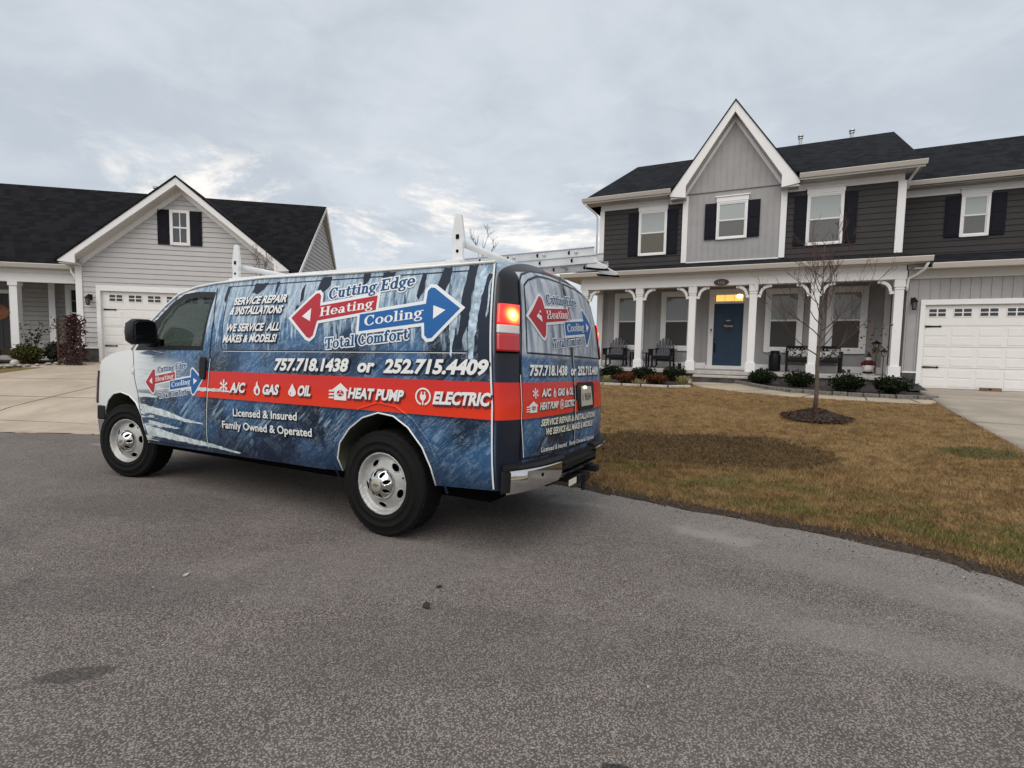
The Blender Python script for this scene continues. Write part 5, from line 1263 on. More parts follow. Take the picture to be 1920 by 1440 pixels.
def garage_door(par, u0, u1, z0, z1, v, first, pitch, nwin, strap=(1.0, 2.0)):
    d = MB(); nrow = 4; hh = (z1 - z0) / nrow; ncol = nwin; cw = (u1 - u0) / ncol
    for r in range(nrow):
        a, b = z0 + r * hh, z0 + (r + 1) * hh - .012
        d.box((u0, v, a), (u1, v + .04, b))
        if r < nrow - 1:
            for c in range(ncol):
                q0, q1 = u0 + c * cw + .05, u0 + (c + 1) * cw - .05
                for y0, y1 in ((a + .05, (a + b) / 2 - .02), ((a + b) / 2 + .02, b - .05)): d.box((q0, v - .008, y0), (q1, v, y1))
    d.box((u0, v + .02, z0), (u1, v + .05, z1))
    o = d.build('garage_door', M_gdoor, par, bevel=.006)
    for i in range(nwin):
        q = first + i * pitch; zc = z1 - .20; w = MB()
        w.box((q - .185, v - .012, zc - .115), (q + .185, v + .001, zc + .115)); wo = w.build('door_window', M_gdoor, o)
        g_ = MB()
        for dx in (-1, 1):
            for dz in (-1, 1): g_.box((q + dx * .015, v - .014, zc + dz * .012), (q + dx * .168, v - .011, zc + dz * .092))
        g_.build('panes', M_glassd, wo)
    for zz in strap:
        for s, q in ((1, u0 + .04), (-1, u1 - .04)):
            h = MB(); h.prism([(q, zz - .025), (q + s * .28, zz - .014), (q + s * .30, zz - .03), (q + s * .34, zz), (q + s * .30, zz + .03), (q + s * .28, zz + .014), (q, zz + .025)], lambda a, b: (a, v - .022, b), lambda a, b: (a, v - .009, b)); h.build('strap_hinge', M_blk, o)
    return o

# ------------------------------------------------------------------ right house
HR = empty('house', (DR[0], DR[1], 0), YR, 'dark grey two storey house with a steep front gable, columned porch and navy door', 'house')
fv = lambda v: (lambda u, z, o: (u, v - o, z))
# shells
w = MB(); w.box((-4.44, .02, .2), (4.5, 9, 6.45)); w.build('main_shell', M_dsid, HR)
w = MB(); w.box((4.36, -1.60, .62), (10.2, 9, 3.5)); w.build('garage_shell', M_wgrey, HR); w = MB(); w.box((4.52, 1.62, 3.4), (10.2, 9, 6.4)); w.build('wing_shell', M_dsid, HR)
w = MB(); battens(w, [(-4.42, .64), (4.45, .64), (4.45, 3.60), (-4.42, 3.60)], -4.42, .30, fv(.01)); w.build('porch_wall', M_wgrey, HR)
w = MB(); battens(w, [(4.36, .80), (4.66, .80), (4.66, 2.66), (10, 2.66), (10, 3.42), (4.36, 3.42)][:1] + [(4.66, .80), (4.66, 3.42), (4.36, 3.42)], 4.42, .20, fv(-1.75)); battens(w, [(4.66, 2.6), (10.1, 2.6), (10.1, 3.42), (4.66, 3.42)], 4.86, .20, fv(-1.75)); w.build('garage_wall', M_wgrey, HR)
w = MB(); lap(w, [(-4.40, 3.95), (-1.5, 3.95), (-1.5, 6.3), (-4.40, 6.3)], 3.95, .175, fv(0)); w.build('upper_siding', M_dsid, HR)
w = MB(); lap(w, [(1.5, 3.95), (4.44, 3.95), (4.44, 6.3), (1.5, 6.3)], 3.95, .175, fv(0)); w.build('upper_siding', M_dsid, HR)
w = MB(); lap(w, [(4.5, 4.0), (10.1, 4.0), (10.1, 6.2), (4.5, 6.2)], 4.0, .175, fv(1.6)); w.build('wing_siding', M_dsid, HR)
# gable front
w = MB(); w.box((-1.50, -.06, 3.9), (1.44, .02, 6.5)); battens(w, [(-1.42, 4.2), (1.36, 4.2), (1.36, 6.47), (-1.42, 6.47)], -1.30, .19, fv(-.075), .022, .012); battens(w, [(-1.50, 6.47), (1.44, 6.47), (-.04, 8.78)], -1.20, .19, fv(-.072), .022, .012); w.prism([(-1.50, 6.45), (1.44, 6.45), (-.03, 8.75)], lambda u, z: (u, -.06, z), lambda u, z: (u, .02, z)); w.build('gable_wall', M_wgrey, HR)
bar_box(HR, 'band_board', mat('band_dark_grey', (.15, .145, .142), .7), ((-1.42, -.105, 6.455), (1.36, -.07, 6.475)), bevel=0)  # thin dark grey strip across the gable front
for u0, u1 in ((-1.585, -1.41), (1.35, 1.52)): bar_box(HR, 'corner_board', M_trim, ((u0, -.115, 4.21), (u1, .02, 6.42)))
bar_box(HR, 'gable_sill', M_trim, ((-1.41, -.10, 4.19), (1.35, -.02, 4.225)))
for s in (-1, 1):
    c0 = -.07; X = lambda k: c0 + s * k
    fb_ = MB(); poly = [(X(1.90), 6.44), (X(0), 9.13), (X(0), 8.78), (X(1.40), 6.66), (X(1.40), 6.28), (X(1.90), 6.36)]
    fb_.prism(poly, lambda u, z: (u, -.44, z), lambda u, z: (u, -.40, z)); fb_.build('rake_board', M_trim, HR, bevel=.006)
    sfm = MB(); sfm.hexa([(X(0), -.40, 8.80), (X(1.42), -.40, 6.62), (X(1.42), -.07, 6.62), (X(0), -.07, 8.80), (X(0), -.40, 8.84), (X(1.42), -.40, 6.66), (X(1.42), -.07, 6.66), (X(0), -.07, 8.84)]); sfm.box((X(1.40), -.40, 6.28), (X(1.88), .0, 6.34)); sfm.build('gable_soffit', M_sof, HR)
    rk_ = MB(); rk_.hexa([(X(0), -.10, 8.60), (X(1.50), -.10, 6.30), (X(1.50), -.06, 6.30), (X(0), -.06, 8.60), (X(0), -.10, 8.78), (X(1.50), -.10, 6.48), (X(1.50), -.06, 6.48), (X(0), -.06, 8.78)]); rk_.build('gable_trim', M_trim, HR)
rf = MB(); roof_plane(rf, [(-2.02, -.47, 6.42), (-.07, -.47, 9.165), (-.07, 4.4, 9.165)], .05); roof_plane(rf, [(1.88, -.47, 6.42), (-.07, 4.4, 9.165), (-.07, -.47, 9.165)], .05); rf.build('gable_roof', M_roof, HR)
# main roof (front slope, end slopes, back)
rf = MB(); E0, E1, RZ0, RZ1 = (-4.98, -.50, 6.56), (4.84, -.50, 6.56), (-4.07, 4.0, 9.03), (4.84, 4.0, 9.03)
RL = lambda v: 6.56 + (v + .5) * 2.47 / 4.5
roof_plane(rf, [E0, (-1.95, -.5, 6.56), (-1.95, 4, 9.03), RZ0], .06); roof_plane(rf, [(1.81, -.5, 6.56), E1, RZ1, (1.81, 4, 9.03)], .06); roof_plane(rf, [(-1.95, .1, RL(.1)), (1.81, .1, RL(.1)), (1.81, 4, 9.03), (-1.95, 4, 9.03)], .06); roof_plane(rf, [RZ0, RZ1, (4.84, 9.4, 6.56), (-4.98, 9.4, 6.56)], .06); roof_plane(rf, [E0, RZ0, (-4.98, 9.4, 6.56)], .05)
rf.prism([(-.4, 6.5), (4.0, 8.96), (9.3, 6.5)], lambda v, z: (4.50, v, z), lambda v, z: (4.55, v, z)); rf.build('main_roof', M_roof, HR)
for vx_, zt in ((1.98, 9.42), (3.61, 9.36)):
    vp = MB(); vp.tube([(vx_, 4.15, 8.7), (vx_, 4.15, zt - .08)], .055, 10); vp.lathe([(0, zt + .02), (.09, zt), (.10, zt - .05), (.06, zt - .06)], 12, 'z', (vx_, 4.15, 0)); vp.lathe([(.08, zt - .09), (.09, zt - .13), (.05, zt - .14)], 12, 'z', (vx_, 4.15, 0)); vp.build('vent_pipe', mat('galvanised', (.45, .46, .47), .4, metal=.6), HR, angle=40)
bar_box(HR, 'soffit', M_sof, ((-4.95, -.46, 6.42), (-1.98, .02, 6.46)), ((1.86, -.46, 6.42), (4.80, .02, 6.46)), bevel=0)
bar_box(HR, 'frieze_board', M_trim, ((-4.44, -.03, 6.22), (-1.58, .0, 6.42)), ((1.52, -.03, 6.22), (4.48, .0, 6.42)))
bar_box(HR, 'fascia', M_trim, ((-4.97, -.50, 6.42), (-1.97, -.46, 6.55)), ((1.83, -.50, 6.42), (4.83, -.46, 6.55)), bevel=0)
gutter(HR, (-4.99, -.50, 6.59), (-1.94, -.50, 6.59)); gutter(HR, (1.80, -.50, 6.59), (4.86, -.50, 6.59))
bar_box(HR, 'corner_board', M_trim, ((-4.46, -.04, 4.0), (-4.30, .12, 6.22))); bar_box(HR, 'corner_board', M_trim, ((4.33, -.05, 4.12), (4.53, .12, 6.22)))
pipe(HR, [(-4.90, -.5, 6.46), (-4.86, -.48, 6.36), (-4.60, -.08, 6.12), (-4.56, -.05, 6.0), (-4.56, -.05, 4.1)]); pipe(HR, [(4.70, -.5, 6.46), (4.66, -.3, 6.36), (4.58, .0, 6.2), (4.58, .1, 6.0)])
# upper windows
window(HR, -3.00, -2.15, 4.60, 6.02, -.03, .055, True, .36, lo=mat('pane_tan', (.105, .095, .070), .3)); window(HR, -.455, .36, 4.96, 6.05, -.10, .055, True, .36, lo=M_screenu, up=M_skypaneu)
window(HR, 2.13, 2.98, 4.60, 6.03, -.03, .055, True, .34, lo=M_screenu, up=M_skypaneu)
window(HR, 6.26, 6.82, 4.86, 5.98, 1.57, .06, True, .36, lo=M_screenu, up=M_skypaneu)
# wing roof
rf = MB(); roof_plane(rf, [(4.56, 1.15, 6.44), (10.6, 1.15, 6.44), (10.6, 5, 8.66), (4.56, 5, 8.66)], .06); roof_plane(rf, [(4.56, 5, 8.66), (10.6, 5, 8.66), (10.6, 9.4, 6.44), (4.56, 9.4, 6.44)], .06); rf.build('wing_roof', M_roof, HR)
gutter(HR, (4.60, 1.15, 6.47), (10.6, 1.15, 6.47)); bar_box(HR, 'wing_soffit', M_sof, ((4.56, 1.17, 6.31), (10.5, 1.62, 6.34)), bevel=0); bar_box(HR, 'wing_frieze', M_trim, ((4.55, 1.56, 6.10), (10.2, 1.60, 6.31)))
# porch: slab, base, step
w = MB(); w.box((-4.75, -1.95, .55), (4.36, .0, .655)); w.build('porch_slab', M_slab, HR, bevel=.012)
w = MB(); w.box((-4.70, -1.90, .15), (4.34, -.01, .55)); w.build('porch_base', M_stone, HR)
w = MB(); w.box((4.36, -1.80, .2), (4.66, -1.70, .765)); w.build('garage_base', M_stone, HR); bar_box(HR, 'base_cap', M_trim, ((4.36, -1.815, .765), (4.66, -1.745, .80)))
w = MB(); w.box((-.80, -2.36, .47), (.72, -1.90, .535)); so_ = w.build('step', M_slab, HR, bevel=.01); w = MB(); w.box((-.78, -2.33, .2), (.70, -1.9, .47)); w.build('step_riser', M_stone, so_)
bar_box(HR, 'skirt_board', M_trim, ((-4.42, -.03, .655), (-.66, -.012, .85)), ((.66, -.03, .655), (4.34, -.012, .85)))
# columns with brackets
def column(u, left=True, right=True, zb=.655):
    c = MB(); c.box((u - .10, -1.85, .93), (u + .10, -1.65, 3.05)); c.box((u - .135, -1.885, zb), (u + .135, -1.615, .93)); c.box((u - .12, -1.87, 3.0), (u + .12, -1.63, 3.20)); c.box((u - .115, -1.865, 2.94), (u + .115, -1.635, 2.965))
    o = c.build('porch_column', M_trim, HR, bevel=.006)
    for s, on in ((-1, left), (1, right)):
        if not on: continue
        b = MB(); R_ = .34; pts = []
        outer = [(u + s * (.10 + .36 * (1 - math.cos(t * math.pi / 16))), 2.80 + .36 * math.sin(t * math.pi / 16)) for t in range(9)]
        inner = [(u + s * (.10 + .36 - .27 * math.cos(t * math.pi / 16)), 2.80 + .27 * math.sin(t * math.pi / 16)) for t in range(9)]
        # arc from the shaft (low) out to the beam (high)
        arc_o = [(u + s * (.10 + .045 + .27 * (1 - math.cos(t * math.pi / 16))), 2.90 + .29 * math.sin(t * math.pi / 16)) for t in range(9)]
        arc_i = [(u + s * (.10 + .115 + .20 * (1 - math.cos(t * math.pi / 16)) * 1.15), 2.90 + .215 * math.sin(t * math.pi / 16)) for t in range(9)]
        poly = [(u + s * .10, 2.76), (u + s * .10, 2.86)] + arc_o[1:] + [(u + s * .54, 3.19), (u + s * .54, 3.09)] + arc_i[::-1][0:] + [(u + s * .20, 2.76)]
        vs = poly; k = 0
        for i in range(8):
            q = [arc_o[i], arc_o[i + 1], arc_i[i + 1], arc_i[i]]; b.prism(q, lambda a, z: (a, -1.80, z), lambda a, z: (a, -1.70, z))
        b.box((u + s * .10, -1.80, 2.83), (u + s * .20, -1.70, 2.91)); b.box((u + s * .38, -1.80, 3.115), (u + s * .47, -1.70, 3.20))
        b.build('bracket', M_trim, o)
    return o
for i, u in enumerate((-4.37, -2.56, -.95, .73, 2.29, 4.18)): column(u, i > 0, i < 5)
bar_box(HR, 'wall_pilaster', M_trim, ((-4.45, -.16, .655), (-4.24, .0, 3.3))); bar_box(HR, 'wall_pilaster', M_trim, ((4.20, -.12, .655), (4.34, .0, 3.3)))
bar_box(HR, 'porch_beam', M_trim, ((-4.52, -1.88, 3.20), (4.32, -1.62, 3.42)), ((-4.50, -1.86, 3.42), (4.30, -1.64, 3.575))); bar_box(HR, 'porch_beam_return', M_trim, ((-4.51, -1.62, 3.20), (-4.26, .0, 3.57)), ((4.08, -1.62, 3.2), (4.32, .0, 3.57)))
bar_box(HR, 'porch_ceiling', M_sof, ((-4.26, -1.62, 3.50), (4.08, .0, 3.53)), bevel=0)
bar_box(HR, 'porch_soffit', M_sof, ((-5.05, -2.17, 3.565), (4.70, -1.86, 3.59)), ((-5.05, -1.86, 3.578), (-4.5, 0, 3.60)), ((4.30, -1.86, 3.578), (4.70, -1.66, 3.60)), bevel=0)
rf = MB(); roof_plane(rf, [(-5.1, -2.2, 3.68), (4.74, -2.2, 3.68), (4.50, .02, 4.20), (-4.5, .02, 4.20)], .05); roof_plane(rf, [(-5.1, -2.2, 3.68), (-4.5, .02, 4.20), (-5.1, .02, 3.68)], .05); rf.build('porch_roof', M_roof, HR)
gutter(HR, (-5.12, -2.20, 3.71), (4.74, -2.20, 3.71)); w = MB(); w.add([(4.72, -2.19, 3.58), (4.72, -2.19, 3.70), (4.45, .02, 4.15), (4.45, .02, 3.58)], [(0, 1, 2, 3)]); w.build('porch_end_board', M_sof, HR)
pipe(HR, [(4.66, -2.2, 3.56), (4.62, -2.1, 3.42), (4.50, -1.95, 3.30), (4.36, -1.85, 3.22), (4.345, -1.80, 3.05), (4.345, -1.80, 2.9)])
rf = MB(); roof_plane(rf, [(4.72, -2.15, 3.50), (10.5, -2.15, 3.50), (10.5, 1.62, 4.32), (4.50, 1.62, 4.32), (4.50, .0, 3.97)], .05); rf.build('garage_roof', M_roof, HR)
gutter(HR, (4.74, -2.15, 3.53), (10.5, -2.15, 3.53)); bar_box(HR, 'garage_frieze', M_sof, ((4.36, -1.80, 3.20), (10.1, -1.752, 3.42)), ((4.4, -2.14, 3.424), (10.3, -1.76, 3.44)), ((4.34, -1.80, 3.44), (4.76, -1.62, 3.575)), bevel=0)
# porch windows and door
for u0, u1 in ((-3.68, -2.90), (-2.04, -1.26), (1.21, 2.0), (2.90, 3.66)):
    window(HR, u0, u1, 1.38, 3.12, -.035, .14, up=M_blind, lo=M_screen)
fr = bar_box(HR, 'door_frame', M_trim, ((-.62, -.05, .70), (-.455, .0, 3.14)), ((.44, -.05, .70), (.62, .0, 3.14)), ((-.62, -.05, 3.12), (.62, .0, 3.29)), ((-.455, -.05, 2.82), (.44, .0, 2.88)), ((-.66, -.14, .655), (.66, .0, .77)))
dm = MB(); dm.box((-.455, -.025, .77), (.44, .0, 2.82))
for a, b, c, d in ((-.36, -.06, .95, 1.55), (.05, .34, .95, 1.55), (-.36, -.06, 1.70, 2.65), (.05, .34, 1.70, 2.65)): dm.box((a, -.031, c), (b, -.025, d))
fd = dm.build('front_door', M_door, HR, bevel=.005)
dh = MB(); dh.box((-.415, -.06, 1.60), (-.375, -.025, 1.66)); dh.tube([(-.395, -.03, 1.50), (-.395, -.08, 1.47), (-.395, -.08, 1.25), (-.395, -.03, 1.22)], .012, 6); dh.box((-.415, -.04, 1.2), (-.375, -.025, 1.52)); dh.build('door_handle', M_blk, fd)
tw = MB()
for i in range(3):
    a = -.41 + i * .278; tw.box((a, -.02, 2.90), (a + .262, -.004, 3.10))
M_lit = mat('lit_transom', (.9, .62, .25), .3, emit=(1.0, .50, .11), estr=.85); tro = tw.build('transom_window', M_lit, HR)
gl_ = MB(); gl_.ball((.30, -.03, 3.05), (.085, .012, .06)); gl_.build('hall_bulb', mat('hall_bulb_lit', (1, .9, .6), .3, emit=(1, .80, .40), estr=7), tro)
bt = MB(); bt.box((-.545, -.075, 1.87), (-.505, -.05, 1.99)); bo = bt.build('door_bell', M_blk, HR, bevel=.006); bt = MB(); bt.box((-.54, -.078, 1.88), (-.51, -.074, 1.92)); bt.build('bell_button', mat('bell_white', (.7, .7, .72), .4), bo)
pq = MB(); pq.prism([(-.15 + .21 * math.cos(t * math.pi / 12), 3.29 + .10 * math.sin(t * math.pi / 12)) for t in range(24)], lambda a, z: (a, -1.90, z), lambda a, z: (a, -1.88, z)); po = pq.build('number_plaque', mat('plaque_brown', (.030, .012, .010), .4), HR, bevel=.004)
def flat_text(s, par, m, c, h, plane, name, bold=.02):
    vs, fs = text2d(s, bold); x0, x1 = min(p[0] for p in vs), max(p[0] for p in vs); k = h / .7
    mb = MB(); mb.add([(c[0] + (x - (x0 + x1) / 2) * k, plane, c[1] + y * k) for x, y in vs], fs); return mb.build(name, m, par)
flat_text('112', po, mat('plaque_number', (.34, .24, .18), .5), (-.15, 3.245), .09, -1.9015, 'house_number')
lantern(HR, 4.50, -1.77, 2.58)
garage_door(HR, 4.76, 9.64, .39, 2.53, -1.71, 5.03, .51, 9, (.93, 1.98))
bar_box(HR, 'garage_trim', M_trim, ((4.66, -1.80, .40), (4.76, -1.69, 2.53)), ((4.66, -1.80, 2.53), (9.74, -1.69, 2.66)), ((9.64, -1.8, .4), (9.74, -1.69, 2.53)))

# ------------------------------------------------------------------ left house
HL = empty('house', (DL[0], DL[1], 0), YL, 'pale sided single storey house with a garage gable, black roof and small attic window', 'house')
gw = [(-.50, 1.02), (5.12, 1.02), (5.12, 3.58), (2.31, 5.95), (-.50, 3.58)]
w = MB()
for pl in ([(-.50, 1.02), (-.0, 1.02), (-.0, 2.8), (-.50, 2.8)], [(4.62, 1.02), (5.12, 1.02), (5.12, 2.8), (4.62, 2.8)], [(-.50, 2.8), (5.12, 2.8), (5.12, 3.58), (2.31, 5.95), (-.50, 3.58)]): lap(w, pl, 1.02, .150, fv(0), .022)
w.build('garage_gable_wall', M_lsid, HL)
w = MB(); w.prism([(-.54, .5), (5.16, .5), (5.16, 3.55), (2.31, 5.85), (-.54, 3.55)], lambda u, z: (u, .09, z), lambda u, z: (u, 4.5, z)); w.box((-9, 2.0, .5), (6.0, 8.0, 3.6)); w.build('house_shell', M_lsid2, HL)
w = MB(); w.box((-.57, -.06, .4), (-.02, .05, 1.0)); w.build('stone_base', M_stone, HL); w = MB(); w.box((4.66, -.06, .4), (5.18, .05, 1.0)); w.build('stone_base', M_stone, HL); bar_box(HL, 'base_cap', M_trim, ((-.58, -.08, 1.0), (-.03, .03, 1.035)))
bar_box(HL, 'corner_board', M_trim, ((-.56, -.05, 1.03), (-.39, .08, 3.56))); bar_box(HL, 'corner_board', M_trim, ((5.02, -.05, 1.03), (5.18, .08, 3.56)))
garage_door(HL, .07, 4.56, .60, 2.73, .035, .44, .513, 8, (1.09, 2.18))
bar_box(HL, 'garage_trim', M_trim, ((-.04, -.06, .6), (.07, .07, 2.73)), ((-.04, -.06, 2.73), (4.67, .07, 2.89)), ((4.56, -.06, .6), (4.67, .07, 2.73)))
w_ = MB(); u0, u1, z0, z1 = 2.06, 2.44, 4.27, 5.15
win_o = bar_box(HL, 'attic_window', M_trim, ((u0 - .085, -.06, z0 - .085), (u0, .0, z1 + .085)), ((u1, -.06, z0 - .085), (u1 + .085, .0, z1 + .085)), ((u0, -.06, z1), (u1, .0, z1 + .085)), ((u0, -.06, z0 - .085), (u1, .0, z0)), ((2.235, -.045, z0), (2.265, -.01, z1)), ((u0, -.043, 4.69), (u1, -.012, 4.74)))
w_.box((u0, -.03, z0), (u1, -.012, z1)); w_.build('window_pane', mat('attic_glass', (.06, .065, .072), .04, spec=.7), win_o)
for a, b in ((1.64, 1.965), (2.535, 2.85)): bar_box(HL, 'shutter', M_shut, ((a, -.05, 4.19), (b, .0, 5.23)), ((a + .05, -.058, 4.27), (b - .05, -.05, 4.66)), ((a + .05, -.058, 4.76), (b - .05, -.05, 5.15)), bevel=.004)
for s in (-1, 1):
    c0 = 2.32; X = lambda k: c0 + s * k
    fb_ = MB(); fb_.prism([(X(3.10), 3.58), (X(0), 6.13), (X(0), 5.88), (X(2.66), 3.70), (X(2.66), 3.46), (X(3.10), 3.50)], lambda u, z: (u, -.44, z), lambda u, z: (u, -.40, z)); fb_.build('rake_board', M_trim, HL, bevel=.006)
    sf_ = MB(); sf_.hexa([(X(0), -.40, 5.86), (X(2.85), -.40, 3.52), (X(2.85), -.0, 3.52), (X(0), -.0, 5.86), (X(0), -.40, 5.90), (X(2.85), -.40, 3.56), (X(2.85), -.0, 3.56), (X(0), -.0, 5.90)]); sf_.box((X(2.66), -.40, 3.44), (X(3.08), .0, 3.48)); sf_.build('gable_soffit', M_sof, HL)
    rk_ = MB(); rk_.hexa([(X(0), -.05, 5.70), (X(2.75), -.05, 3.44), (X(2.75), .0, 3.44), (X(0), .0, 5.70), (X(0), -.05, 5.88), (X(2.75), -.05, 3.62), (X(2.75), .0, 3.62), (X(0), .0, 5.88)]); rk_.build('gable_trim', M_trim, HL)
rf = MB(); roof_plane(rf, [(-.84, -.46, 3.54), (2.32, -.46, 6.155), (2.32, 4.6, 6.155), (-.84, 1.2, 3.54)], .06); roof_plane(rf, [(5.48, -.46, 3.54), (5.48, 1.2, 3.54), (2.32, 4.6, 6.155), (2.32, -.46, 6.155)], .06); rf.build('gable_roof', M_roofL, HL)
rf = MB(); ru = 5.94; roof_plane(rf, [(-9, .22, 3.48), (5.55, .22, 3.48), (ru, 4.0, 6.67), (-9, 4.0, 6.67)], .08); roof_plane(rf, [(-9, 4, 6.67), (ru, 4, 6.67), (ru + .1, 7.8, 3.48), (-9, 7.8, 3.48)], .08); rf.build('main_roof', M_roofL, HL)
we = MB(); lapf = lambda a, z, o: (5.40 + .09 * (a - .22) + o * 1 - .0, a, z)
lap(we, [(.5, .6), (7.5, .6), (7.5, 3.5), (4.0, 6.40), (.5, 3.5)], .6, .150, lapf, .022); we.build('end_wall', M_lsid, HL)
er = MB(); er.hexa([(ru - .02, 4.0, 6.45), (ru + .08, 7.85, 3.20), (ru + .12, 7.85, 3.20), (ru + .02, 4.0, 6.45), (ru - .02, 4.0, 6.66), (ru + .08, 7.85, 3.44), (ru + .12, 7.85, 3.44), (ru + .02, 4.0, 6.66)]); er.hexa([(5.54, .2, 3.30), (5.90, 4.0, 6.45), (5.94, 4.0, 6.45), (5.58, .2, 3.30), (5.54, .2, 3.46), (5.90, 4.0, 6.64), (5.94, 4.0, 6.64), (5.58, .2, 3.46)]); er.build('end_rake', M_trim, HL)
es_ = MB(); es_.hexa([(5.45, .3, 3.40), (5.45, 4.0, 6.50), (5.95, 4.0, 6.50), (5.60, .3, 3.40), (5.45, .3, 3.43), (5.45, 4.0, 6.54), (5.95, 4.0, 6.54), (5.60, .3, 3.43)]); es_.hexa([(5.75, 4.0, 6.50), (6.05, 7.8, 3.30), (6.08, 7.8, 3.30), (5.95, 4.0, 6.50), (5.75, 4.0, 6.54), (6.05, 7.8, 3.34), (6.08, 7.8, 3.34), (5.95, 4.0, 6.54)]); es_.build('end_soffit', M_sof, HL)
vp = MB(); vp.tube([(-.1, 4.2, 6.4), (-.1, 4.2, 6.93)], .05, 8); vp.lathe([(0, 7.02), (.11, 7.0), (.11, 6.93), (.05, 6.92)], 10, 'z', (-.1, 4.2, 0)); vp.build('vent_pipe', mat('galvanised_far', (.45, .46, .47), .4, metal=.6), HL, angle=40)
# porch of the left house
gutter(HL, (-9, .20, 3.47), (-.60, .20, 3.47)); bar_box(HL, 'porch_beam', M_trim, ((-9, .42, 2.95), (-.54, .62, 3.22)), ((-9, .40, 3.22), (-.54, .60, 3.36))); bar_box(HL, 'porch_soffit', M_sof, ((-9, .2, 3.335), (-.56, .45, 3.355)), ((-9, .6, 3.30), (-.55, 2.0, 3.33)), bevel=0)
pipe(HL, [(-.72, .08, 3.36), (-.70, .06, 3.26), (-.60, .02, 3.14), (-.585, .0, 3.0)])
w = MB(); lap(w, [(-8, .8), (-.5, .8), (-.5, 3.3), (-8, 3.3)], .8, .150, fv(2.0), .018); w.build('porch_wall', M_lsid2, HL)
w = MB(); w.box((-9, .45, .5), (-.55, 2.0, .72)); w.build('porch_slab', M_slab, HL)
for u in (-2.42, -5.4):
    c = MB(); c.box((u - .10, .42, .9), (u + .10, .62, 2.85)); c.box((u - .125, .395, 2.83), (u + .125, .645, 2.95)); c.box((u - .13, .39, .72), (u + .13, .65, .95)); c.build('porch_column', M_trim, HL, bevel=.006)
bar_box(HL, 'wall_pilaster', M_trim, ((-2.30, 1.75, .72), (-2.12, 1.78, 3.1)))
window(HL, -1.80, -1.0, 1.35, 2.92, 1.96, .13, up=M_glassd, lo=M_glassd); 
mt = MB(); mt.box((-1.41, 1.945, 2.18), (-1.385, 1.955, 2.9)); mt.box((-1.76, 1.944, 2.52), (-1.04, 1.954, 2.54)); mt.build('window_bars', mat('muntin_grey', (.25, .25, .27), .5), HL)
bar_box(HL, 'door_frame', M_trim, ((-3.50, 1.94, .72), (-3.38, 2.0, 2.72)), ((-4.6, 1.94, 2.70), (-3.36, 2.0, 2.82)))
dm = MB(); dm.box((-4.5, 1.96, .74), (-3.50, 1.99, 2.70)); dm.box((-3.72, 1.95, .95), (-3.70, 1.96, 2.6)); dm.build('front_door', mat('black_door', (.012, .011, .012), .4), HL)
lantern(HL, -.20, -.02, 2.47)
# ================================================================== THINGS ROUND THE HOUSES
def put(o, par_yaw, D, u, v, z, rz=0.0):
    c, s = math.cos(par_yaw), math.sin(par_yaw); o.location = (D[0] + u * c - v * s, D[1] + u * s + v * c, z); o.rotation_euler = (0, 0, par_yaw + rz)
PZ = .657
M_poly = mat('chair_charcoal', (.0055, .006, .009), .5, spec=.2, var=.1); M_polyg = mat('chair_slat_grey', (.105, .105, .115), .55, spec=.2, var=.12, vscale=12)
def adirondack():
    r = empty('porch_chair')
    for s in (-1, 1):
        l = MB(); l.bar((s * .30, -.30, .06), (s * .30, -.28, .60), .10, .045, (1, 0, 0)); l.build('front_leg', M_poly, r, bevel=.006)
        l = MB(); l.bar((s * .29, .36, .06), (s * .29, .26, .58), .09, .045, (1, 0, 0)); l.build('back_leg', M_poly, r, bevel=.006)
        a = MB(); a.hexa([(s * .24, -.38, .60), (s * .42, -.38, .60), (s * .40, .32, .59), (s * .27, .32, .59), (s * .24, -.38, .63), (s * .42, -.38, .63), (s * .40, .32, .62), (s * .27, .32, .62)]); a.bar((s * .38, -.29, .40), (s * .38, -.29, .60), .03, .10); a.build('armrest', M_poly, r, bevel=.006)
        k = MB(); k.tube([(s * .30, -.46, .07), (s * .30, -.3, .035), (s * .30, 0, .02), (s * .30, .32, .045), (s * .30, .52, .11)], .024, 6); k.build('rocker', M_poly, r)
    st = MB()
    for i in range(6): st.box((-.27, -.32 + i * .09, .375 - i * .014), (.27, -.32 + i * .09 + .075, .40 - i * .014))
    st.box((-.29, -.33, .28), (.29, -.30, .39)); st.build('seat', M_poly, r, bevel=.004)
    for i in range(7):
        x = -.225 + i * .075; top = 1.02 - .022 * (i - 3) ** 2
        b = MB(); b.hexa([(x - .031, .14, .34), (x + .031, .14, .34), (x + .031, .165, .34), (x - .031, .165, .34), (x * 1.22 - .036, .36, top - .01), (x * 1.22 + .036, .36, top - .01), (x * 1.22 + .03, .385, top), (x * 1.22 - .03, .385, top)]); b.build('back_slat', M_polyg, r, bevel=.006)
    c = MB(); c.box((-.33, .255, .60), (.33, .285, .66)); c.build('back_rail', M_poly, r, bevel=.004); c = MB(); c.bar((-.29, .32, .25), (.29, .32, .25), .03, .05); c.build('stretcher', M_poly, r)
    cs = MB(); cs.hexa([(-.25, -.28, .405), (.25, -.28, .405), (.25, .12, .36), (-.25, .12, .36), (-.25, -.28, .45), (.25, -.28, .45), (.25, .14, .41), (-.25, .14, .41)]); cs.build('seat_cushion', mat('cushion_grey', (.10, .10, .11), .9), r, bevel=.02)
    return r
ch = adirondack(); put(ch, YR, DR, -3.56, -.62, PZ, .06); tag(ch, 'dark slatted porch chair farthest from the navy door, left of the small side table', 'chair', 'slatted porch chairs')
ch2 = copy_tree(ch); put(ch2, YR, DR, -1.96, -.62, PZ, -.04); tag(ch2, 'dark slatted porch chair between the side table and the column beside the door', 'chair', 'slatted porch chairs')
t = empty('side_table'); tp = MB()
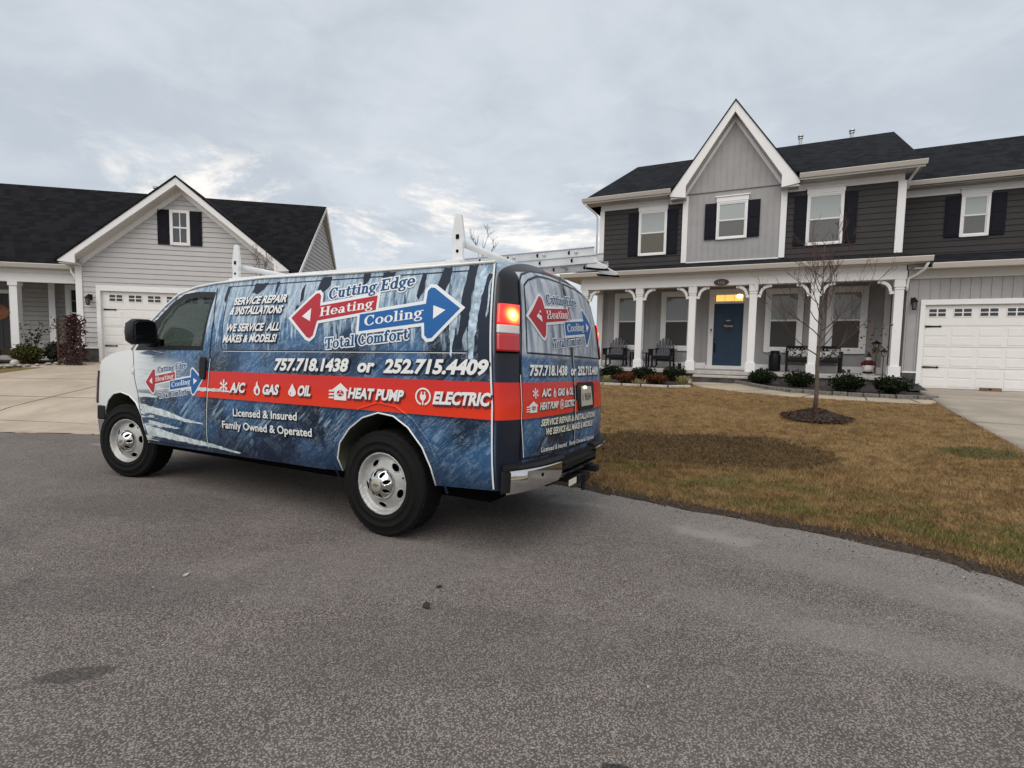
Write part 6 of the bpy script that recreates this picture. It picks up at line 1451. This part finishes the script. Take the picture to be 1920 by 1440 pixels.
for i in range(5): tp.box((-.30 + i * .122, -.24, .47), (-.30 + i * .122 + .112, .24, .50))
tp.build('table_top', M_poly, t, bevel=.004)
for sx in (-.27, .27):
    for sy in (-.2, .2): l = MB(); l.box((sx - .025, sy - .025, 0), (sx + .025, sy + .025, .47)); l.build('leg', M_poly, t)
put(t, YR, DR, -2.77, -.50, PZ); tag(t, 'small dark slatted side table between the two porch chairs', 'table')
mc = MB(); mc.lathe([(0, 0), (.155, 0), (.165, .02), (.165, .46), (.155, .50), (.115, .54), (.11, .575), (.135, .585), (.135, .62), (.11, .635), (0, .64)], 24)
can = mc.build('milk_can', mat('can_black', (.006, .006, .010), .45, spec=.25, var=.15), None, angle=40); put(can, YR, DR, 1.40, -.62, PZ); tag(can, 'black milk can standing on the porch by the left end of the bench', 'milk can')
for s in (-1, 1): h = MB(); h.tube([(s * .15, 0, .46), (s * .20, 0, .52), (s * .19, 0, .58), (s * .11, 0, .58)], .012, 6); h.build('handle', mat('can_handle_grey', (.20, .20, .21), .4, metal=.5), can)
b = empty('porch_bench'); W2 = .70
s_ = MB()
for i in range(5): s_.box((-W2, -.24 + i * .095, .40), (W2, -.24 + i * .095 + .085, .425))
s_.build('seat', M_poly, b, bevel=.004)
for sx in (-1, 1):
    l = MB(); l.box((sx * W2 - .025, -.27, 0), (sx * W2 + .025, -.21, .62)); l.build('front_leg', M_poly, b); l = MB(); l.box((sx * W2 - .025, .20, 0), (sx * W2 + .025, .25, .78)); l.build('back_leg', M_poly, b)
    a = MB(); a.box((sx * W2 - .035, -.28, .60), (sx * W2 + .035, .24, .635)); a.build('armrest', M_poly, b, bevel=.006)
k = MB(); k.box((-W2, .21, .72), (W2, .245, .80)); k.box((-W2, .21, .50), (W2, .24, .55)); k.box((-W2, .20, .30), (W2, .23, .38)); k.box((-W2, -.25, .30), (W2, -.22, .38))
for i in range(14): x = -W2 + .05 + i * .1; k.box((x, .215, .55), (x + .05, .235, .72))
k.build('backrest', M_poly, b)
put(b, YR, DR, 2.43, -.50, PZ); tag(b, 'black wooden bench with printed pillows under the porch windows', 'bench')
def pillow_mat(name, sc, lo):
    m = bpy.data.materials.new(name); m.use_nodes = True; g = NT(m.node_tree); f = g.noise(g.obj(), sc, 3, .5, 1.5); g.put(m.node_tree.nodes['Principled BSDF'].inputs['Base Color'], g.mix(g.step(f, .48, .52), (.55, .53, .50), lo)); m.node_tree.nodes['Principled BSDF'].inputs['Roughness'].default_value = .9; return m
PMS = [pillow_mat('pillow_print', 9, (.03, .03, .032)), pillow_mat('pillow_print_brown', 12, (.10, .08, .06)), pillow_mat('pillow_print_fine', 16, (.045, .045, .05))]
for i, (du, dv, dz, w, h, a, lab, mm) in enumerate([(-.50, .04, .44, .40, .26, .05, 'pale square pillow at the left end of the porch bench, beside the milk can', 0), (-.16, .03, .43, .34, .26, -.1, 'brown patterned pillow on the porch bench, just left of the column', 1), (.26, -.02, .43, .44, .22, .0, 'long black and white pillow on the porch bench, just right of the column', 0), (.56, .04, .43, .32, .30, .18, 'white printed pillow leaning on the right arm of the porch bench', 2)]):
    pm = MB(); n_ = 10
    def pf(u, v, sg=1):
        x, y = 2 * u - 1, 2 * v - 1; k_ = (1 - x ** 4) * (1 - y ** 4); return (x * w / 2 * (1 - .06 * y * y), sg * .075 * max(0, k_) ** .6, h / 2 + y * h / 2 * (1 - .06 * x * x))
    pm.grid(lambda u, v: pf(u, v, 1), n_, n_); pm.grid(lambda u, v: pf(u, v, -1), n_, n_); po = pm.build('pillow', PMS[mm], None, smooth=True)
    put(po, YR, DR, 2.43 + du, -.50 + dv, PZ + dz, a); po.rotation_euler[0] = -.28; tag(po, lab, 'pillow', 'printed pillows on the porch bench')
for i, (u, v, a) in enumerate(((3.19, -.86, .2), (3.32, -.80, -.15))):
    sh = empty('boot'); so = MB(); so.hexa([(-.045, -.15, 0), (.045, -.15, 0), (.04, .12, 0), (-.04, .12, 0), (-.045, -.15, .025), (.045, -.15, .025), (.04, .12, .025), (-.04, .12, .025)]); so.build('sole', mat('sole_pale', (.42, .40, .37), .8), sh)
    up = MB(); up.hexa([(-.04, -.14, .025), (.04, -.14, .025), (.04, .11, .025), (-.04, .11, .025), (-.03, -.11, .06), (.03, -.11, .06), (.035, .10, .13), (-.035, .10, .13)]); up.build('upper', mat('boot_dark', (.03, .03, .032), .7), sh, bevel=.012)
    put(sh, YR, DR, u, v, PZ, a); tag(sh, 'dark low boot standing on the porch by the right end of the bench', 'shoe', 'pair of dark boots on the porch')
# snowman figure with its lamp post
sn = empty('snowman_figure')
p1 = MB(); p1.box((-.20, -.13, 0), (.20, .13, .03)); p1.build('base_board', mat('fig_base', (.55, .53, .5), .8), sn); p1 = MB(); p1.lathe([(0, .03), (.16, .03), (.175, .06), (.15, .09), (0, .09)], 18); p1.build('feet', M_blk, sn, smooth=True)
p1 = MB(); p1.ball((0, 0, .20), (.165, .15, .15), 18, 12); p1.build('body', mat('fig_white', (.66, .63, .60), .85, bump=.3), sn, smooth=True)
p1 = MB(); p1.ball((0, 0, .385), (.14, .125, .125), 18, 12); 
for s in (-1, 1): p1.tube([(s * .10, 0, .43), (s * .19, -.02, .36), (s * .16, -.08, .29)], [.05, .055, .045], 8)
p1.build('red_jacket', mat('fig_red', (.085, .006, .010), .9, bump=.3), sn, smooth=True)
for s in (-1, 1): p1 = MB(); p1.ball((s * .15, -.095, .275), (.035, .03, .03), 10, 8); p1.build('mitten', mat('fig_mitten', (.62, .60, .57), .9), sn, smooth=True)
p1 = MB(); p1.ball((0, -.01, .53), (.095, .09, .09), 16, 12); hd_ = p1.build('head', mat('fig_head', (.66, .60, .56), .8), sn, smooth=True)
p1 = MB(); p1.tube([(0, -.09, .53), (0, -.16, .52)], [.014, .003], 6); p1.build('nose', mat('fig_nose', (.5, .14, .03), .7), hd_); p1 = MB(); p1.ball((-.03, -.092, .555), .010, 8, 6); p1.ball((.03, -.092, .555), .010, 8, 6); p1.build('eyes', M_blk, hd_)
p1 = MB(); p1.lathe([(0, .60), (.12, .60), (.12, .615), (.075, .62), (.035, .74), (.0, .76)], 16); p1.build('hat', mat('fig_hat', (.020, .014, .014), .8), sn, smooth=True)
put(sn, YR, DR, 3.76, -.90, PZ + .002); sn.scale = (.78, .78, .84); tag(sn, 'small snowman figure in a red jacket and black hat on the porch', 'figurine')
def post_lamp(nm, hgt, ps, wood=False):
    r = empty(nm); p = MB(); p.tube([(0, 0, 0), (0, 0, hgt - .22)], .025 if wood else .010, 8); p.build('post', mat('post_wood', (.20, .12, .055), .8) if wood else M_blk, r)
    hh = MB(); z = hgt - .22; hh.lathe([(.0, z), (.055 * ps, z), (.055 * ps, z + .02), (.0, z + .02)], 6); hh.lathe([(.115 * ps, z + .12), (.118 * ps, z + .13), (.05 * ps, z + .175), (.018, z + .20), (.0, z + .24)], 6)
    for k in range(6): a = k * math.pi / 3; hh.tube([(.05 * ps * math.cos(a), .05 * ps * math.sin(a), z + .02), (.085 * ps * math.cos(a), .085 * ps * math.sin(a), z + .125)], .007, 5)
    hh.build('lantern_frame', M_blk, r); q = MB(); q.lathe([(.045 * ps, z + .022), (.076 * ps, z + .12)], 6); q.build('lantern_glass', mat('lantern_glass_' + nm, (.42, .40, .36), .2), r)
    return r
lp_ = post_lamp('lamp_post', .98, 1.1, True); put(lp_, YR, DR, 3.97, -.62, PZ); tag(lp_, 'short wooden lamp post with a black lantern standing behind the snowman', 'lamp post')
gb = MB()
for k in range(60): a = random.uniform(0, 6.28); q = Vector((.03 * math.cos(a), .03 * math.sin(a), .68 + random.uniform(-.03, .05))); gb.bar(q, q + Vector((math.cos(a), math.sin(a), random.uniform(-.6, .6))) * .07, .006, .006)
gb.build('garland', mat('garland_green', (.02, .035, .015), .9), lp_)
def garden_lamp(x, y, hgt, label):
    r = post_lamp('garden_lantern', hgt, .75); c = MB(); c.tube([(-.05, 0, .38), (.05, 0, .38)], .006, 5); c.build('spike_bar', M_blk, r); r.location = (x, y, T(x, y) + .02); tag(r, label, 'lantern'); return r
xw, yw = Rw(3.80, -2.6); garden_lamp(xw, yw, 1.10, 'black garden lantern on a thin stake in front of the right hand porch column')
sx_, sy_ = Rw(-1.17, -2.45); fe = empty('garden_stake', (sx_, sy_, T(sx_, sy_))); p1 = MB(); p1.tube([(0, 0, 0), (0, 0, .42)], .010, 6); p1.build('stake', M_blk, fe); p1 = MB(); p1.prism([(-.05, .40), (.05, .40), (.055, .52), (.03, .60), (.0, .56), (-.035, .61), (-.055, .52)], lambda a, b: (a, -.012, b), lambda a, b: (a, .012, b)); p1.build('ornament', M_blk, fe); tag(fe, 'thin dark garden stake with a small flat ornament left of the porch step', 'garden ornament')
# sign on the navy door
dw = empty('door_sign'); p1 = MB(); p1.lathe([(0, 0), (.185, 0), (.185, -.018), (.0, -.02)], 36, 'y'); p1.build('disc', mat('sign_navy', (.010, .017, .030), .6, var=.3), dw)
def sign_text(s, z, h, nm):
    vs, fs = text2d(s, .01); x0, x1 = min(p[0] for p in vs), max(p[0] for p in vs); k = h / .7; mb = MB(); mb.add([((x - (x0 + x1) / 2) * k + .015, -.0215, z + y * k) for x, y in vs], fs); mb.build(nm, mat('sign_white', (.6, .6, .62), .6), dw)
sign_text('Home', -.03, .075, 'lettering'); bw = MB(); bw.box((-.06, -.03, .165), (.06, -.018, .195)); bw.build('bow', mat('sign_bow', (.5, .5, .52), .7), dw); put(dw, YR, DR, -.01, -.034, 2.08); tag(dw, 'round navy sign with pale script hanging on the navy front door', 'door sign')
ds = MB(); ds.lathe([(0, 0), (.23, 0), (.235, -.012), (.22, -.024), (0, -.026)], 32, 'y'); dso = ds.build('door_sign', mat('disc_orange', (.28, .105, .048), .7, var=.3, vscale=9), None, angle=40); put(dso, YL, DL, -3.72, 1.95, 2.10); tag(dso, 'round orange brown disc hanging on the black door of the left house', 'door sign')
# ramp and board by the right garage
rp = MB(); rp.hexa([(-.16, -.42, 0), (.20, -.42, 0), (.16, .30, 0), (-.16, .30, 0), (-.16, -.40, .02), (.20, -.40, .02), (.16, .30, .15), (-.16, .30, .15)]); ro = rp.build('rubber_ramp', mat('ramp_black', (.022, .022, .024), .85, var=.2), None, bevel=.008); xw, yw = Rw(4.50, -2.35); put(ro, YR, DR, 4.50, -2.35, .36); tag(ro, 'black wedge lying on the ground by the left corner of the right garage door', 'ramp')
bd = MB(); bd.box((-.20, -.05, 0), (.20, .05, .075)); bo = bd.build('wooden_block', mat('block_wood', (.16, .10, .062), .85, var=.3, vscale=10), None, bevel=.006); put(bo, YR, DR, 6.10, -2.02, gz(*Rw(6.10, -2.02)) + .003, .03); tag(bo, 'brown wooden block lying on the concrete before the right garage door', 'block'); sp = MB(); sp.ball((-.02, -.05, .04), (.03, .004, .02)); sp.build('knot', M_blk, bo)

# ------------------------------------------------------------------ plants
def leaf_mat(name, c1, c2, rough=.9):
    m = bpy.data.materials.new(name); m.use_nodes = True; g = NT(m.node_tree); p = m.node_tree.nodes['Principled BSDF']
    r = g.n('ShaderNodeAttribute', attribute_name='r').outputs['Fac']; g.put(p.inputs['Base Color'], g.mix(r, c1, c2)); p.inputs['Roughness'].default_value = rough; p.inputs['Specular IOR Level'].default_value = .04; return m
def leaf_cloud(name, n, shape, size, m, parent, stretch=1.6, core=True):
    """leaf-sized quads through a lumpy crown; shape(rng) -> point, outward normal"""
    V = []; R_ = []
    for i in range(n):
        p, nn = shape(); d = Vector((random.gauss(0, 1), random.gauss(0, 1), random.gauss(0, 1))) * .7 + nn; d.normalize(); a = d.orthogonal().normalized(); a.rotate(Matrix.Rotation(random.uniform(0, 6.28), 3, d)); b_ = d.cross(a); s = size * random.uniform(.6, 1.3)
        V += [p - a * s * .5, p + b_ * s * .5 * stretch - a * s * .1, p + a * s * .5 + b_ * s * .2, p - b_ * s * .45 * stretch]; R_ += [random.random()] * 4
    F = np.arange(4 * n).reshape(n, 4); return np_mesh(name, [tuple(v) for v in V], F, m, parent, attr={'r': R_})
def lump(rx, ry, rz, k=9, seed=0):
    rnd = random.Random(seed); bumps = [(Vector((rnd.gauss(0, 1), rnd.gauss(0, 1), abs(rnd.gauss(0, .8)))).normalized(), rnd.uniform(.06, .24)) for _ in range(k)]
    subs = [(0, 0, 1, .92)] * 2 + [(rnd.uniform(-.38, .38) * rx, rnd.uniform(-.3, .3) * ry, rnd.uniform(.75, 1.2), rnd.uniform(.5, .72)) for _ in range(4)]
    def f():
        d = Vector((random.gauss(0, 1), random.gauss(0, 1), random.gauss(0, 1))).normalized(); r = 1 + sum(h * max(0, d.dot(b)) ** 8 for b, h in bumps); r *= random.uniform(.45, 1.06) ** .5
        c = rnd.choice(subs) if False else random.choice(subs)
        return Vector((c[0] + d.x * rx * r * c[3], c[1] + d.y * ry * r * c[3], max(.0, rz * c[2] + d.z * rz * r * c[3]))), d
    return f
M_box = leaf_mat('leaf_boxwood', (.005, .0085, .004), (.020, .030, .014)); M_rust = leaf_mat('leaf_rust', (.035, .014, .007), (.12, .048, .020)); M_straw = leaf_mat('leaf_straw', (.20, .17, .075), (.40, .35, .18)); M_olive = leaf_mat('leaf_olive', (.020, .026, .010), (.085, .075, .025)); M_plum = leaf_mat('leaf_plum', (.022, .010, .010), (.085, .036, .034)); M_dkgreen = leaf_mat('leaf_dark_green', (.008, .016, .010), (.025, .042, .022)); M_tanbush = leaf_mat('leaf_tan_bush', (.030, .020, .010), (.13, .085, .035))
M_twig = mat('twig_brown', (.045, .032, .026), .9)
def shrub(x, y, rx, rz, m, name, label, cat, group, seed, n=1500, size=.035, zoff=0.0):
    r = empty(name, (x, y, T(x, y) + .03)); rx *= .88; rz *= .70; leaf_cloud('foliage', n, lump(rx, rx * .92, rz, 9, seed), size, m, r)
    s = MB()
    for k in range(7): a = k * .9; s.tube([(0, 0, -.03), (rx * .35 * math.cos(a), rx * .35 * math.sin(a), rz * .9), (rx * .6 * math.cos(a + .2), rx * .6 * math.sin(a + .2), rz * 1.5)], [.012, .008, .003], 5)
    s.build('stems', M_twig, r); return tag(r, label, cat, group)
GSH = 'dark green rounded shrubs in the porch beds'
for i, (x, y, rx, rz, lab) in enumerate([(7.03, 14.25, .46, .32, 'round dark green shrub in the bed right of the porch step, nearest the navy door'), (7.78, 13.60, .44, .31, 'dark green shrub in the right bed, below the milk can and bench'), (8.30, 12.55, .50, .33, 'broad dark green shrub in the right bed, just right of the young tree trunk'), (9.12, 12.12, .50, .34, 'dark green shrub in the right bed, at the corner beside the garage'),
    (3.12, 15.9, .44, .32, 'dark green shrub half hidden behind the rear corner of the van'), (4.02, 15.35, .46, .33, 'dark green shrub in front of the second porch column, left of the step'), (4.88, 15.28, .44, .33, 'dark green shrub left of the porch step, beside the thin stake')]):
    shrub(x, y, rx, rz, M_box, 'evergreen_shrub', lab, 'shrub', GSH, 20 + i, 1900, .040)
for i, (x, y, rx, rz, lab) in enumerate([(3.30, 14.75, .40, .22, 'rust brown dried shrub behind the edging, nearest the van'), (4.12, 14.45, .40, .23, 'rust brown dried shrub behind the edging, farther from the van')]): shrub(x, y, rx, rz, M_rust, 'rust_shrub', lab, 'shrub', 'rust brown shrubs before the porch', 40 + i, 1600, .035)
def tuft(x, y, h, n, label):
    V = []; R_ = []
    for k in range(n):
        a = random.uniform(0, 6.28); l = random.uniform(.35, 1) * h; o = random.uniform(.2, .95) * h; w = Vector((-math.sin(a), math.cos(a), 0)) * .008; b = Vector((random.gauss(0, .06), random.gauss(0, .06), 0)); mid = b + Vector((math.cos(a) * o * .5, math.sin(a) * o * .5, l * .8)); tip = b + Vector((math.cos(a) * o, math.sin(a) * o, l * .75))
        V += [b - w, b + w, mid + w, mid - w, mid - w, mid + w, tip + w * .2, tip - w * .2]; R_ += [random.random()] * 8
    o_ = np_mesh('grass_clump', [tuple(v) for v in V], np.arange(8 * n).reshape(2 * n, 4), M_straw, None, attr={'r': R_}); o_.location = (x, y, T(x, y) + .045); return tag(o_, label, 'grass clump', 'straw coloured grass clumps')
tuft(2.75, 14.65, .30, 90, 'pale straw grass clump by the edging, beside the rear of the van'); tuft(3.55, 14.2, .22, 70, 'low straw grass clump between the two rust shrubs'); tuft(4.75, 14.05, .34, 130, 'large straw grass clump at the end of the edging by the path'); tuft(5.05, 14.75, .18, 50, 'small pale grass clump beside the garden path and step')

# bare young tree on the lawn
M_bark = mat('bark_grey_brown', (.105, .080, .062), .9, var=.35, vscale=14, bump=.5, bscale=40); M_twig2 = mat('twig_reddish', (.070, .038, .031), .9)
def branch_tree(name, x, y, z0, H, rtrunk, first, spread, seed, m, m2, levels=4, nb=16, lean=0.0, rmin=.0020):
    rnd = random.Random(seed); r = empty(name, (x, y, z0)); tk = MB(); br = MB(); tw_ = MB(); dl = []
    tips = [(0, 0, 0), (.02, 0, first * .5), (.0, .01, first), (.05 + lean * .3, 0, H * .55), (.02 + lean * .6, .02, H * .8), (lean, 0, H * .97)]
    tk.tube(tips, [rtrunk * 1.15, rtrunk * .95, rtrunk * .85, rtrunk * .5, rtrunk * .22, rtrunk * .06], 9)
    def along(t):
        zz_ = t * H; zs_ = [p[2] for p in tips]; return Vector((np.interp(zz_, zs_, [p[0] for p in tips]), np.interp(zz_, zs_, [p[1] for p in tips]), zz_))
    def grow_(p, d, L, rad_, lev):
        n = 5; pts = [p]; q = p.copy(); dd = d.copy()
        for k in range(n):
            dd = (dd + Vector((rnd.gauss(0, .13), rnd.gauss(0, .13), .10 + rnd.gauss(0, .08)))).normalized(); q = q + dd * L / n; pts.append(q.copy())
        tgt = br if lev <= 1 else tw_
        tgt.tube(pts, [max(rad_ * (1 - .8 * k / n), rmin) for k in range(n + 1)], 5 if lev <= 1 else 3, cap=False)
        if lev < levels:
            for k in range(rnd.randint(3, 5) if lev == 1 else rnd.randint(2, 4)):
                t = rnd.uniform(.25, .98); i = min(int(t * n), n - 1); s = pts[i].lerp(pts[i + 1], t * n - i); ax = Vector((rnd.gauss(0, 1), rnd.gauss(0, 1), rnd.gauss(0, .6))).normalized(); nd = (dd * .9 + ax * .62 + Vector((0, 0, .12))).normalized(); grow_(s, nd, L * rnd.uniform(.38, .62), rad_ * .5, lev + 1)
    for k in range(nb):
        t = first / H + (1 - first / H) * (k + .3) / (nb + 1.5); a = k * 2.4 + rnd.uniform(-.4, .4); up = .55 + 1.0 * (t - first / H); d = Vector((math.cos(a), math.sin(a), up)).normalized(); L = spread * (1.25 - .85 * (t - first / H) / (1 - first / H)) * rnd.uniform(.75, 1.1); grow_(along(t), d, L, rtrunk * .36 * (1.15 - .7 * t), 1)
    tk.build('trunk', m, r, smooth=True); br.build('branches', m2, r, smooth=True, fix=False); tw_.build('twigs', m2, r, fix=False); return r
yt = branch_tree('young_tree', 5.52, 9.18, T(5.52, 9.18) + .05, 3.15, .036, .95, 1.05, 5, M_bark, M_twig2, 4, 19); tag(yt, 'bare young tree with reddish twigs in a mulch ring on the front lawn', 'tree')
V = []; R_ = []
for k in range(900):
    a = random.uniform(0, 6.283); rr_ = .86 * math.sqrt(random.random()) * random.choice([1, 1, 1, 1.08]); rr_ *= .64; q = Vector((5.42 + rr_ * math.cos(a), 8.98 + rr_ * math.sin(a), 0)); q.z = T(q.x, q.y) + .055 + max(0, .17 * (1 - rr_ / .5)) + .01
    d_ = Vector((random.gauss(0, 1), random.gauss(0, 1), random.gauss(0, .35))).normalized() * random.uniform(.015, .04); b_ = d_.orthogonal().normalized() * random.uniform(.006, .014)
    V += [q - d_ - b_, q + d_ - b_, q + d_ + b_, q - d_ + b_]; R_ += [random.random()] * 4
np_mesh('bark_chips', [tuple(v) for v in V], np.arange(len(V)).reshape(-1, 4), leaf_mat('bark_chip', (.014, .009, .007), (.075, .045, .032)), None, attr={'r': R_})["kind"] = 'stuff'
# dead leaves still hanging on one side
lf = []
V = []; R_ = []
for k in range(46):
    c = Vector((random.choice([.75, .82, 1.05, .62]) + random.gauss(0, .08), -.15 + random.gauss(0, .12), random.choice([1.25, 1.45, 1.62]) + random.gauss(0, .07))); a = Vector((random.gauss(0, 1), random.gauss(0, 1), random.gauss(0, 1))).normalized() * .022; b_ = a.orthogonal().normalized() * .03
    V += [c - a, c + b_, c + a, c - b_]; R_ += [random.random()] * 4
np_mesh('dead_leaves', [tuple(v) for v in V], np.arange(len(V)).reshape(-1, 4), M_rust, yt, attr={'r': R_})
ft = branch_tree('bare_tree', -2.45, 40, 0.3, 9.7, .13, 3.0, 2.4, 11, M_twig, M_twig, 3, 11, rmin=.012); tag(ft, 'tall bare tree far behind the van roof', 'tree')
fx = branch_tree('bare_tree', .4, 44, .3, 9.0, .10, 3.0, 2.0, 17, M_twig, M_twig, 3, 9, rmin=.012); tag(fx, 'bare treetop far away, just above the ladder', 'tree')
lx, ly = Lw(4.85, -1.6); vt = branch_tree('bare_shrub', lx, ly, .40, 3.5, .035, .5, 1.0, 23, M_twig, M_twig, 4, 16); tag(vt, 'tangle of bare twigs between the garage gable and the van roof', 'shrub')
# planting by the left house
def Lp(u, v): x, y = Lw(u, v); return x, y
for (u, v, rx, rz, m_, nm, lab, n_, sz) in [(-2.55, -.75, .55, .42, M_tanbush, 'ornamental_grass', 'tan and brown feathery bush before the left porch column', 2400, .05), (-1.55, -.55, .45, .40, M_olive, 'garden_shrub', 'olive green shrub in the middle of the left house bed', 2000, .045), (-.98, -.35, .28, .46, M_dkgreen, 'garden_shrub', 'upright dark green shrub beside the lattice panel', 1500, .045), (-3.5, -.5, .6, .42, M_tanbush, 'ornamental_grass', 'brown feathery bush at the left edge of the photo, below the orange disc', 2400, .05)]:
    x, y = Lp(u, v); shrub(x, y, rx, rz, m_, nm, lab, 'shrub', None, int(100 + u * 10), n_, sz)
x, y = Lp(-1.62, -.2); r = empty('leafy_stems', (x, y, T(x, y) + .03)); s = MB(); V = []; R_ = []
for k in range(9):
    a = random.uniform(0, 6.28); top = Vector((math.cos(a) * .25, math.sin(a) * .25, random.uniform(.7, 1.15))); s.tube([(0, 0, 0), top * .5 + Vector((0, 0, .1)), top], [.008, .006, .003], 4)
    for j in range(9): c = top * (.5 + .06 * j) + Vector((random.gauss(0, .05), random.gauss(0, .05), random.gauss(0, .04))); d = Vector((random.gauss(0, 1), random.gauss(0, 1), random.gauss(0, .4))).normalized() * .045; b_ = d.orthogonal().normalized() * .03; V += [c - d, c + b_, c + d, c - b_]; R_ += [random.random()] * 4
s.build('stems', M_twig, r); np_mesh('leaves', [tuple(v) for v in V], np.arange(len(V)).reshape(-1, 4), M_dkgreen, r, attr={'r': R_}); tag(r, 'thin tall leafy stems behind the olive shrub of the left house', 'plant')
x, y = Lp(-.40, -.75); tr = empty('lattice_panel', (x, y, T(x, y) + .03), YL); fm = MB()
for sx in (-.27, .27): fm.box((sx - .02, -.02, 0), (sx + .02, .02, 1.30))
fm.box((-.25, -.02, 1.26), (.25, .02, 1.30)); fm.box((-.25, -.02, .1), (.25, .02, .14)); fm.build('frame', mat('lattice_frame', (.07, .045, .032), .85), tr); lt_ = MB()
for k in range(-4, 12):
    for sg in (1, -1):
        z0 = k * .14; p0 = Vector((-.25 * sg, .004 * sg, z0)); p1 = Vector((.25 * sg, .004 * sg, z0 + .5)); a = max(0, (.12 - z0) / .5); b_ = min(1, (1.27 - z0) / .5)
        if b_ > a: lt_.bar(p0.lerp(p1, a), p0.lerp(p1, b_), .02, .008, (0, 1, 0))
lt_.build('lattice', mat('lattice_wood', (.085, .055, .038), .85), tr); tag(tr, 'brown wooden lattice panel overgrown with vine by the left garage corner', 'trellis')
def vshape(): 
    zz_ = random.uniform(.05, 1.38); p = Vector((random.gauss(.06, .15 + .10 * math.sin(zz_ * 4.3) ** 2), random.gauss(0, .07), zz_ + random.gauss(0, .05))); p.x = max(-.42, min(.38, p.x)); 
    if p.z > .62 and p.x < -.06 and p.x > -.22: p.x += .22
    return p, Vector((0, -1, .2))
vn = empty('climbing_vine', (x, y, T(x, y) + .03), YL); leaf_cloud('vine_leaves', 1500, vshape, .042, M_plum, vn); vs_ = MB()
for k in range(14): xx = random.uniform(-.1, .26); vs_.tube([(xx, -.03, 0), (xx + random.gauss(0, .06), -.035, .5), (xx + random.gauss(0, .08), -.03, 1.0), (xx + random.gauss(0, .10), -.03, 1.32)], [.008, .007, .005, .003], 5)
vs_.build('vine_stems', M_twig, vn); tag(vn, 'dried plum brown climbing vine covering the lattice panel', 'vine')
x, y = Lp(-1.50, -1.12); bl = MB(); bl.ball((0, 0, .09), .10, 20, 14); bo = bl.build('garden_ball', mat('ball_pale', (.46, .45, .37), .35, var=.2, vscale=12), None, smooth=True); bo.location = (x, y, T(x, y) + .04); tag(bo, 'pale round stone ball at the front of the left house bed', 'garden ornament')
M_rock = mat('rock_pale', (.36, .34, .30), .9, var=.3, vscale=18, bump=.5, bscale=25)
base = None
for k in range(22):
    t = k / 21; u = -3.9 + 3.3 * t; v = -1.30 + .05 * math.sin(k * 1.7) + (.75 * max(0, (t - .72) / .28))
    x, y = Lp(u, v); sc = random.uniform(.05, .085)
    if base is None:
        rb = MB(); rb.ball((0, 0, 0), 1, 9, 6); rb.v = [tuple(c * random.uniform(.8, 1.15) for c in p) for p in rb.v]; base = o = rb.build('border_rock', M_rock, None, smooth=True)
    else: o = base.copy(); COL.objects.link(o)
    o.scale = (sc * random.uniform(.9, 1.5), sc, sc * .6); o.rotation_euler = (0, 0, random.uniform(0, 6)); o.location = (x, y, T(x, y) + .05 + sc * .3); tag(o, 'small pale rock in the row edging the left house bed', 'rock', 'pale rocks edging the left bed')
# rocks by the step, leaves and chips on the asphalt
for k, (x, y, lab) in enumerate([(5.02, 14.55, 'pale rock at the corner of the path left of the step, the larger one'), (5.2, 14.95, 'smaller pale rock just behind the larger one near the porch step')]):
    o = base.copy(); COL.objects.link(o); o.scale = (.15 - .05 * k, .10, .07); o.location = (x, y, T(x, y) + .07); tag(o, lab, 'rock')
def flake(x, y, r, c, nm, lab, cat):
    mb = MB(); n = 11; pts = [(r * random.uniform(.55, 1.1) * math.cos(t * 6.283 / n), r * .6 * random.uniform(.55, 1.1) * math.sin(t * 6.283 / n)) for t in range(n)]
    mb.prism(pts, lambda a, b: (a, b, .002), lambda a, b: (a, b, .008 + .15 * abs(a) * .3)); o = mb.build(nm, mat(nm + '_m', c, .8), None); o.location = (x, y, float(road_z(x, y)) + .002); o.rotation_euler = (0, 0, random.uniform(0, 3)); tag(o, lab, cat)
flake(-1.86, 2.83, .022, (.45, .42, .38), 'stone_chip', 'pale stone chip lying on the asphalt left of centre', 'stone chip'); flake(-.42, 2.53, .036, (.028, .022, .02), 'dead_leaf', 'larger dark dead leaf lying on the asphalt behind the van', 'leaf'); flake(-.39, 2.76, .020, (.028, .022, .02), 'dead_leaf', 'smaller dark dead leaf on the asphalt, nearer the van', 'leaf')
